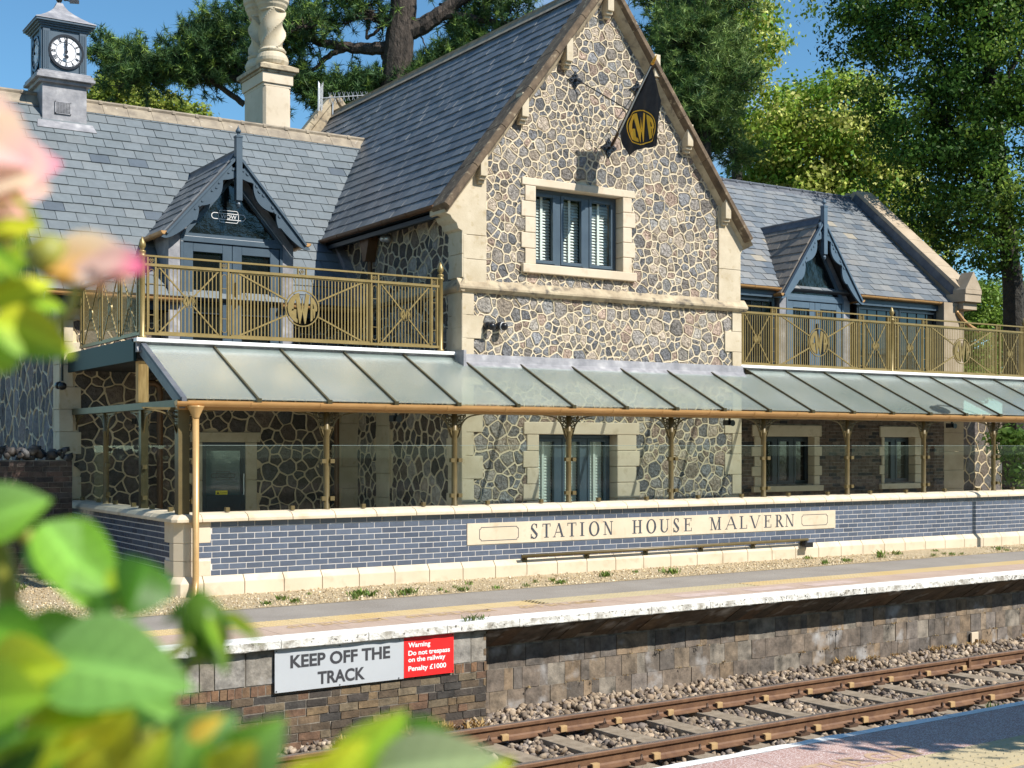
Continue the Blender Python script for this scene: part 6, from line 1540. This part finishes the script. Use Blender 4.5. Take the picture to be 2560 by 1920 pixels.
# pine behind the clock turret, left
PT2 = thing('pine_tree', 'dark pine bough mass hanging above the ridge between the clock turret and the chimney', 'tree', tuple(at(560,1500,40)))
D = 40.0; b = MB(); tuft = []; limb(b, [P(670,1400,D),P(670,700,D),P(665,300,D),P(660,80,D)], .3, .12, 10, 2)
fp = [limb(b, q, .10, .03, 6, i, .03) for i, q in enumerate([[P(610,260,D),P(540,210,D),P(470,170,D),P(400,165,D),P(330,150,D)], [P(600,180,D),P(560,130,D),P(520,95,D),P(480,85,D)], [P(600,200,D),P(520,170,D),P(440,185,D),P(360,205,D)], [P(610,120,D),P(580,80,D),P(540,60,D)],
      [P(330,150,D+1),P(300,150,D+1),P(275,135,D+1)], [P(600,200,D),P(560,180,D),P(520,190,D)], [P(430,180,D),P(380,190,D),P(300,215,D)], [P(540,140,D),P(500,130,D),P(450,140,D)], [P(620,60,D),P(640,40,D),P(660,-20,D)]])]
pine_boughs(b, tuft, fp, rr_, 6, .95, -.05, .012, 3); b.build('trunk', M['bark'], PT2); needle_crown('needles', PT2, tuft, PINE, 52, .26, 26, .014)
# pine right of the gable
PT3 = thing('pine_tree', 'tall dense pine rising directly behind the right slope of the stone gable', 'tree', tuple(at(1720,1500,36)))
D = 36.0; b = MB(); tuft = []; limb(b, [P(1740,1400,D),P(1745,600,D),P(1740,200,D),P(1730,-200,D)], .5, .3, 10, 3)
fp = []
for i in range(30):
    y0_ = rr_.uniform(-120,400); x1_ = rr_.uniform(1560+max(0,(y0_-60)*.42),1880-max(0,(y0_-120)*.05)); dd = D+rr_.uniform(-2,2.5)
    fp.append(limb(b, [P(1740,y0_-40,D),P((1740+x1_)/2,y0_-10,dd),P(x1_,y0_+20,dd)], .07, .02, 5, i, .03))
pine_boughs(b, tuft, fp, rr_, 6, 1.15, -.10, .011, 4); b.build('trunk', M['bark'], PT3); needle_crown('needles', PT3, tuft, [(.12,.20,.05),(.16,.25,.065),(.22,.31,.085),(.07,.13,.045),(.18,.26,.08)], 53, .23, 26, .013)
print('tufts', len(tuft))
def broadleaf(name, label, foot, blobs, n, size, pal, seed, trunk_pts=None, r0=.4, limbs=(), csig=.3, clump=26, hollow=.55, up=.35, cat='tree'):
    t = thing(name, label, cat, tuple(foot)); b = MB()
    if trunk_pts: limb(b, trunk_pts, r0, r0*.4, 10, seed)
    for i, q in enumerate(limbs): limb(b, q, r0*.42, r0*.08, 7, seed+i, .04)
    if b.v: b.build('trunk', M['bark_grey'], t)
    leaf_crown('crown', t, [(tuple(c), r) for c, r in blobs], n, size, pal, seed, clump, csig, hollow, up); return t
LIME = [(.20,.31,.04),(.31,.41,.06),(.46,.50,.11),(.15,.28,.035),(.56,.56,.17)]
DARK = [(.045,.105,.015),(.065,.14,.018),(.11,.20,.028),(.035,.08,.014),(.24,.34,.055)]
D = 44.0
broadleaf('lime_tree', 'rounded lime tree with pale yellow-green flowers between the gable and the big dark tree', at(2080,1500,D), [(P(2060,330,D),(2.1,2.2,1.9)),(P(2010,420,D),(1.9,2,1.7)),(P(2170,400,D),(1.5,1.8,1.5)),(P(2120,270,D),(1.4,1.4,.95)),(P(2210,520,D),(1.5,1.6,1.5)),(P(1950,380,D+1),(1.6,1.6,1.6)),(P(2040,520,D),(2,2,1.5)),(P(2290,610,D),(1.1,1.2,1.3)),(P(1930,500,D+1),(1.7,1.6,1.5)),(P(2230,450,D),(.9,1,.9))], 52000, .088, LIME, 61,
          [P(2090,1400,D),P(2090,700,D),P(2080,400,D)], .4, [[P(2090,700,D),P(2000,500,D),P(1960,400,D)],[P(2090,650,D),P(2170,480,D),P(2200,400,D)]], .28, 60)
D = 42.0
broadleaf('lime_tree', 'lime tree whose top pokes out beside the pine, upper right of the gable', at(1850,1500,D), [(P(1890,100,D),(.95,1.2,1.25)),(P(1830,180,D),(1.0,1.2,1.2)),(P(1840,20,D),(1.3,1.3,1.1)),(P(1880,290,D),(1.1,1.2,1.2)),(P(1770,120,D+2),(1.5,1.4,1.9)),(P(1740,-30,D+2),(1.6,1.5,1.1))], 17000, .085, LIME, 62, [P(1840,1400,D),P(1840,600,D),P(1850,150,D)], .3, (), .24)
D = 34.0
big = [(P(2420,120,D),(3.0,3,2.2)),(P(2240,70,D),(1.5,2,1.1)),(P(2160,130,D),(.9,1.2,.65)),(P(2350,270,D),(2.0,2.4,1.6)),(P(2510,300,D),(2.2,2.4,2.2)),(P(2330,420,D),(1.7,2,1.2)),(P(2450,480,D),(1.9,2.2,1.6)),(P(2540,560,D),(1.6,1.8,1.2)),(P(2380,560,D),(1.2,1.5,.9)),(P(2150,20,D),(1.2,1.3,.7)),(P(2440,640,D),(1.2,1.3,.55)),(P(2300,330,D),(.9,1.2,.8)),(P(2600,100,D),(3,3,3)),(P(2480,-120,D),(3.5,3,2)),(P(2250,-80,D),(1.8,2,1.2))]
broadleaf('broadleaf_tree', 'large dark broadleaf tree filling the right edge with drooping boughs', at(2545,1480,D), big, 90000, .062, DARK, 63, [P(2535,1400,D),P(2535,800,D),P(2525,650,D),P(2500,420,D),P(2470,150,D),P(2460,-100,D)], .33,
          [[P(2520,560,D),P(2440,420,D),P(2380,320,D),P(2300,230,D)],[P(2510,450,D),P(2420,260,D),P(2320,130,D),P(2200,90,D)],[P(2490,300,D),P(2540,150,D),P(2600,50,D)],[P(2515,600,D),P(2440,560,D),P(2380,560,D)]], .25, 100, .30, .25)
D = 46.0
broadleaf('lime_tree', 'low yellow-green tree showing below the pine just right of the clock turret', at(340,1500,D), [(P(300,255,D),(1.0,1.2,.85)),(P(390,280,D),(1.2,1.2,.8)),(P(260,235,D),(.6,.8,.5)),(P(460,300,D),(1.0,1,.6)),(P(340,330,D),(2.0,1.5,1.0))], 15000, .085, [(.20,.26,.035),(.28,.33,.055),(.34,.37,.08),(.14,.20,.03)], 64, [P(340,1400,D),P(340,350,D)], .25, (), .2)
D = 47.0
broadleaf('conifer', 'rounded dark green tree top just right of the clock turret', at(300,1500,D), [(P(300,190,D),(.75,.9,1.0)),(P(290,150,D),(.5,.6,.55)),(P(275,210,D),(.5,.6,.5))], 7000, .06, [(.035,.075,.028),(.05,.10,.035),(.03,.06,.025)], 65, [P(300,1400,D),P(300,200,D)], .2, (), .12)
D = 38.0
for i, (px, py, rx_, rz_, pal, lb) in enumerate([(2440,770,.9,.75,[(.14,.24,.03),(.20,.30,.05),(.10,.18,.025)],'bright green shrub just right of the stone kneeler'),(2530,760,.9,.8,[(.20,.29,.045),(.28,.35,.07),(.14,.22,.03)],'sunlit yellow-green shrub at the right edge below the big tree'),(2410,730,.6,.45,[(.06,.13,.025),(.09,.17,.03)],'darker shrub peeping over the kneeler top'),(2610,780,1.1,.8,[(.16,.24,.04),(.11,.18,.03)],'shrub cut by the right edge of the view')]):
    broadleaf('shrub', lb, at(px,1450,D+i), [(P(px,py,D+i),(rx_,rx_,rz_)),(P(px+10,py+70,D+i),(rx_*1.1,rx_,rz_)),(P(px-10,py+170,D+i),(rx_*1.2,rx_,rz_))], 8000, .065, pal, 70+i, None, .1, (), .16, cat='shrub')
D = 27.0
broadleaf('shrub', 'leafy bush with pale leaves against the garden wall behind the last canopy post', at(2530,1250,26.5), [(at(2530,1110,26.5),(.45,.3,.35)),(at(2570,1180,26.5),(.4,.3,.5)),(at(2500,1090,26.5),(.2,.2,.15))], 1500, .06, [(.12,.22,.04),(.20,.30,.07)], 79, [at(2540,1250,26.5),at(2535,1120,26.5)], .03, (), .12, 14, cat='shrub')
# trees on the photographer's side: mirrored in the dark panes, and the one that shades the near platform
for i, (x, y, h, s) in enumerate([(-6,-19,17,6),(6,-22,18,6.5),(18,-22,17,6),(31,-18,17,6.5),(46,-14,17,7),(-19,-16,16,6)]):
    broadleaf('broadleaf_tree', ['leafy tree behind the opposite platform, third from the left','tall leafy tree behind the opposite platform near the middle','leafy tree behind the opposite platform, right of the middle','tall leafy tree behind the opposite platform towards the right','broad leafy tree behind the opposite platform at the far right','leafy tree behind the opposite platform at the far left'][i], (x,y,0), [((x,y,h*.62),(s,s,h*.36)),((x+s*.6,y,h*.5),(s*.7,s*.7,h*.28)),((x-s*.6,y+1,h*.45),(s*.7,s*.7,h*.28))], 9000, .30, [(.05,.12,.02),(.08,.17,.025),(.12,.22,.035)], 90+i, [Vector((x,y,-.1)),Vector((x+.2,y,h*.4)),Vector((x,y,h*.7))], .3, (), .6, 16)
sh = W2(7.2,5.25,0)+to_sun*4.6
broadleaf('broadleaf_tree', 'tree overhanging the near platform from behind, right of the camera', (sh.x+.8,sh.y-1.4,0), [(tuple(sh+Vector((.9,.2,.2))),(1.5,.62,.55)),(tuple(sh+Vector((2.6,.1,.5))),(1.5,.8,.8))], 8000, .12, DARK, 97, [Vector((sh.x+2.2,sh.y-1.9,0)),Vector((sh.x+2.2,sh.y-1.5,2)),Vector((sh.x+2.0,sh.y-.3,sh.z))], .09, (), .22, 14)
# lamp post beyond the right edge, whose shadow falls on wall and canopy
lp = W2(21.9,13.6,0)+Vector((-.35,0,0)); LPT = thing('lamp_post', 'slim bronze swan-neck lamp post on the far platform', 'lamp post', tuple(lp))
b = MB(); b.lathe([(.09,0),(.09,.25),(.05,.3),(.045,3.6)], lp, 12); b.tube([lp+Vector((0,0,3.6)),lp+Vector((0,0,4.2)),lp+Vector((-.12,0,4.5)),lp+Vector((-.45,0,4.6)),lp+Vector((-.75,0,4.45))], .03, 8); b.build('post', M['bronze_dk'], LPT)
b = MB(); b.lathe([(.03,.05),(.1,.02),(.24,-.12),(.23,-.13),(.02,-.10)], lp+Vector((-.75,0,4.42)), 14); b.build('lamp_shade', M['bronze_dk'], LPT)

# ================================================================== ROSE BUSH IN FRONT OF THE CAMERA
def petalmat():
    m = bpy.data.materials.new('petal'); m.use_nodes = True; N, L = m.node_tree.nodes, m.node_tree.links
    b = N['Principled BSDF']; b.inputs['Roughness'].default_value = .55; a = N.new('ShaderNodeAttribute'); a.attribute_name = 'Col'
    t = N.new('ShaderNodeBsdfTranslucent'); mx = N.new('ShaderNodeMixShader'); mx.inputs[0].default_value = .4; o = N['Material Output']
    L.new(a.outputs['Color'], b.inputs['Base Color']); L.new(a.outputs['Color'], t.inputs['Color']); L.new(b.outputs[0], mx.inputs[1]); L.new(t.outputs[0], mx.inputs[2]); L.new(mx.outputs[0], o.inputs[0]); return m
M['petal'] = petalmat(); M['rose_leaf'] = leafmat('rose_leaf', .40, .32); M['rose_stem'] = mkmat('rose_stem', (.30,.28,.04), (.20,.24,.04), 30, .5)
RB = thing('rose_bush', 'pink rose bush with bright green leaves, out of focus close to the camera', 'rose bush', (.15,.55,0))
def cam_vec(dx, dy, dz): return RGT*dx+Zv*dy-FWD*dz               # right, up, towards the viewer
def leaf(a, b, d0, d1, wid, tilt, col, col2=None, curl=.25, fold=.25, nm='leaf', mt=None, tip=None):
    """leaf blade from photo point a to b at depths d0,d1; tilt turns its face away from the viewer"""
    p0, p1 = at(*a, d0), at(*b, d1); ax = p1-p0; L = ax.length; ax.normalize(); fc = (cam_vec(0,0,1)*.75+to_sun).normalized(); nrm = (fc-ax*ax.dot(fc)).normalized(); sd = ax.cross(nrm)
    q = Matrix.Rotation(tilt*.6, 3, ax); nrm = q@nrm; sd = q@sd; m = MB(); n = 28; k = 6; vs = []
    for i in range(n+1):
        t = i/n; w = wid*L*(math.sin(math.pi*min(1,t*1.02)**.72)**.85)*.5*(1+.05*math.sin(t*88))
        for j in range(-k, k+1):
            s_ = j/k; vs.append(p0+ax*L*t+sd*w*s_+nrm*(-curl*L*(t-.4)**2+fold*abs(s_)*w+.0*t))
    r = 2*k+1
    for i in range(n):
        for j in range(r-1):
            s_ = (j+.5)/(r-1); c = col if col2 is None else tuple(x*(1-s_)+y*s_ for x, y in zip(col, col2)); e = 1 if mt is not None else 1.35 if j in (k-1,k) else 1.18 if (i-abs(j+.5-k)*.9) % 4.0 < .9 else .95; tt = max(0,(i+.5)/n-.45)/.55; c = c if tip is None else tuple(x*(1-tt)+y*tt for x, y in zip(c, tip)); m.add([vs[i*r+j],vs[i*r+j+1],vs[(i+1)*r+j+1],vs[(i+1)*r+j]], [(0,1,2,3)], tuple(x*e for x in c))
    return m.build(nm, mt or M['rose_leaf'], RB, smooth=True)
G1, G2, G3, G4, G5 = (.22,.46,.04), (.42,.56,.045), (.07,.20,.015), (.68,.68,.04), (.28,.50,.14)
D_ = .62
leaf((-60,560),(95,560),.60,.58,.75,.5,G2,G4); leaf((-40,700),(190,590),.60,.6,.42,-.6,G2,G1); leaf((-30,760),(140,700),.6,.62,.5,.2,G4,G2); leaf((-20,800),(195,885),.58,.60,.62,.35,G4,G1)
leaf((-60,880),(60,900),.58,.6,.8,.3,G1,G2); leaf((70,760),(165,770),.66,.66,.55,.0,G2,G1); leaf((-80,610),(60,690),.56,.56,.6,-.8,G3,G2); leaf((-50,500),(70,610),.6,.62,.7,.5,G2,G3)
leaf((-70,1310),(125,1245),.62,.62,.75,.2,G5,G1); leaf((85,1330),(310,1480),.62,.60,.62,.25,G1,G5); leaf((110,1300),(290,1560),.615,.60,.55,-.1,G5,G1); leaf((370,1400),(325,1545),.60,.58,.95,-.4,G3,(.03,.09,.01)); leaf((300,1400),(330,1540),.61,.6,.6,1.0,G1,G2)
leaf((-60,1560),(120,1610),.60,.58,.6,.3,G3,G1); leaf((60,1590),(225,1550),.62,.62,.62,.0,G1,G5); leaf((100,1640),(480,1710),.56,.54,.62,.2,G5,(.20,.42,.09)); leaf((150,1740),(470,1790),.57,.55,.5,-.2,(.20,.42,.09),G5)
leaf((-40,1700),(160,1660),.56,.54,.7,.3,G4,G2); leaf((-80,1760),(110,1740),.55,.53,.75,.4,G2,G1); leaf((40,1850),(310,1780),.56,.54,.75,-.3,G4,G2); leaf((200,1930),(330,1800),.55,.53,.8,.5,G4,(.46,.40,.03)); leaf((-20,1980),(140,1830),.55,.53,.7,-.2,G1,G4); leaf((-90,1850),(40,1830),.56,.53,.9,.1,G5,G3)
leaf((60,1700),(200,1790),.58,.56,.6,.9,G3,G1); leaf((-30,1930),(200,1900),.60,.60,.8,.2,(.02,.06,.01),G3); leaf((150,1990),(420,1900),.56,.54,.6,.5,G4,G2)
leaf((420,1900),(590,1790),.55,.54,.75,.1,G5,(.25,.45,.16)); leaf((560,1940),(710,1800),.55,.54,.75,.5,G1,G5); leaf((430,1980),(520,1790),.545,.54,.6,-.5,G5,G1); leaf((540,1960),(640,1860),.54,.53,.8,.2,G4,(.40,.34,.05))
leaf((470,1850),(560,1790),.53,.53,.5,.2,(.75,.45,.06),(.8,.6,.1)); leaf((180,1960),(330,1760),.545,.535,.5,.3,(.80,.72,.05),(.62,.66,.06)); leaf((330,1980),(420,1830),.54,.53,.5,.2,(.66,.66,.06),G2); leaf((30,1620),(140,1700),.57,.56,.5,.3,G4,(.60,.62,.3)); leaf((-40,1960),(120,1860),.53,.53,.5,1.6,(.02,.06,.01),(.04,.10,.015))
leaf((840,1960),(1020,1780),.56,.56,.62,.3,G2,G1); leaf((930,1930),(1260,1890),.55,.54,.50,.1,(.40,.46,.24),(.30,.40,.18)); leaf((1010,1800),(1150,1850),.57,.56,.4,-.6,G3,(.07,.12,.02)); leaf((800,1980),(920,1850),.54,.54,.7,.2,G4,G2); leaf((700,1990),(860,1900),.54,.54,.6,.2,G4,G1); leaf((1140,1960),(1290,1900),.56,.56,.5,.6,G4,G2); leaf((260,1990),(420,1960),.55,.55,.9,.3,G3,G1)
def stem(pts, r): m = MB(); limb(m, pts, r, r*.8, 8); m.build('stem', M['rose_stem'], RB, smooth=True)
stem([at(-60,1250,.63),at(20,1310,.63),at(90,1360,.63),at(190,1440,.63),at(280,1500,.62),at(330,1520,.61)], .0042); stem([Vector((.16,.56,0)),at(-100,2400,.62),at(-60,1900,.64),at(20,1500,.64),at(-60,1250,.63)], .007)
stem([at(-120,900,.63),at(20,850,.63),at(150,800,.625),at(185,740,.61),at(180,690,.60)], .0030); stem([at(470,2100,.6),at(420,1800,.6),at(440,1700,.6),at(500,1640,.6)], .0036); stem([Vector((.30,.52,0)),at(400,2400,.6),at(470,2100,.6)], .006); stem([at(470,2100,.6),at(800,2000,.58),at(960,1900,.57)], .004); stem([at(-60,1250,.63),at(-130,1000,.63),at(-60,760,.62),at(20,600,.61)], .0036); stem([at(90,1660,.6),at(260,1720,.59),at(420,1640,.59),at(480,1600,.59)], .0034)
# bud with sepals
def sepal(a, b, d0, d1, w, c, c2): return leaf(a, b, d0, d1, w, .3, c, c2, .1, .3)
bd = at(510,1570,.60); m = MB(); ax = cam_vec(.35,-.9,.1).normalized(); m.lathe([(.001,-.017),(.007,-.014),(.0105,-.007),(.0115,.0),(.010,.008),(.006,.014),(.001,.018)], bd, 20, ax)
cs = [(.10,.19,.02)]*len(m.f); m.c = [((.38,.50,.09) if (i % 20) in (1,2,3,11,12) else (.10,.20,.025)) for i in range(len(m.f))]; m.build('bud', M['rose_leaf'], RB, smooth=True)  # yellow-green stripes are highlights painted down the bud
sepal((470,1510),(405,1562),.60,.60,.34,(.12,.20,.02),G3); sepal((560,1530),(660,1606),.595,.59,.30,(.30,.33,.03),G3); sepal((545,1600),(565,1690),.59,.585,.40,(.16,.24,.03),G3); sepal((470,1500),(520,1470),.6,.6,.5,G3,G1); sepal((520,1540),(560,1640),.585,.585,.3,(.32,.42,.05),G1)
def flower(name, C, d, rad, axis, pal, n=15, seed=1):
    """cupped rose of overlapping petals"""
    r = random.Random(seed); c = at(*C, d); az = Vector(axis).normalized(); a = az.orthogonal().normalized(); b = az.cross(a)
    fl = None
    for k in range(n):
        f = k/(n-1); th = k*2.399; R_ = rad*(.25+.75*f); op = math.radians(12+62*f)        # inner petals upright, outer ones open
        er = a*math.cos(th)+b*math.sin(th); et = az.cross(er); m = MB(); nu_, nv_ = 7, 8; vs = []; cl = []
        for i in range(nu_+1):
            t = i/nu_; 
            for j in range(nv_+1):
                s_ = (j/nv_-.5)*2; w = R_*.85*math.sin(math.pi*(.12+.80*t)**.75)**.8
                rad_ = R_*(t*math.sin(op)+.12)+.10*R_*t*t-.22*R_*s_*s_*t; h = R_*1.05*t*math.cos(op)*(1-.12*s_*s_)-.10*R_*(t**3)*(1 if f > .5 else 0)
                vs.append(c+er*rad_+et*w*s_+az*(h-.2*rad)+az*r.uniform(-.002,.002)*R_)
        p0, p1, p2 = pal
        for i in range(nu_):
            for j in range(nv_):
                t = (i+.5)/nu_; e = abs((j+.5)/nv_-.5)*2; k1 = min(1,max(0,t*1.3-.1)); k2 = max(0, max(t, e*t)-.72)*3.0
                cc = [p0[q]*(1-k1)+p1[q]*k1 for q in range(3)]; cc = [cc[q]*(1-k2)+p2[q]*k2 for q in range(3)]
                m.add([vs[i*(nv_+1)+j],vs[i*(nv_+1)+j+1],vs[(i+1)*(nv_+1)+j+1],vs[(i+1)*(nv_+1)+j]], [(0,1,2,3)], tuple(cc))
        o = m.build('flower' if fl is None else 'petal', M['petal'], RB if fl is None else fl, smooth=True)
        if fl is None: fl = o; LOC[o.name] = LOC[RB.name]
    return fl
F1 = flower('rose_flower', (-25,400), .60, .030, cam_vec(.35,.55,.75), ((.84,.62,.44),(.86,.56,.54),(.86,.20,.38)), 17, 3)
F2 = flower('rose_flower', (165,650), .60, .013, cam_vec(.9,-.1,.4), ((.85,.55,.14),(.86,.62,.42),(.85,.25,.38)), 7, 8)
PK, CR, OR, MG = (.86,.60,.50), (.86,.72,.50), (.85,.50,.12), (.86,.06,.30)
_RB = RB; RB = F2
for a, b, d0, d1, w, tl, c1, c2, tp in [((110,640),(345,640),.592,.575,.42,.3,CR,OR,PK),((130,610),(330,625),.600,.59,.42,.0,CR,PK,(.86,.55,.52)),((120,665),(330,690),.585,.57,.46,-.4,OR,OR,PK),((170,680),(365,665),.575,.565,.50,-.1,PK,(.86,.70,.62),MG),((110,690),(280,715),.59,.58,.45,-.7,OR,(.80,.50,.10),(.86,.50,.40)),((230,650),(362,650),.57,.56,.55,.3,PK,PK,MG)]:
    leaf(a, b, d0, d1, w, tl, c1, c2, .2, .2, 'petal', M['petal'], tp)
RB = _RB
RB = F1
for a, b, d0, d1, w, tl, c1, c2, tp in [((-90,330),(80,400),.58,.57,.9,.2,CR,PK,(.86,.45,.50)),((-80,470),(85,440),.575,.57,.8,-.2,PK,CR,CR),((-50,290),(45,350),.59,.58,.9,.2,PK,PK,MG),((-80,520),(70,530),.58,.575,.6,-.4,(.86,.66,.44),PK,(.86,.40,.45)),((-60,260),(40,290),.59,.59,.9,.2,PK,CR,PK)]:
    leaf(a, b, d0, d1, w, tl, c1, c2, .3, .25, 'petal', M['petal'], tp)
RB = _RB
m = MB(); m.lathe([(.003,-.012),(.008,-.006),(.010,.0),(.007,.006)], at(125,640,.59), 12, cam_vec(.96,-.18,.22)); m.build('hip', M['rose_stem'], RB, smooth=True)
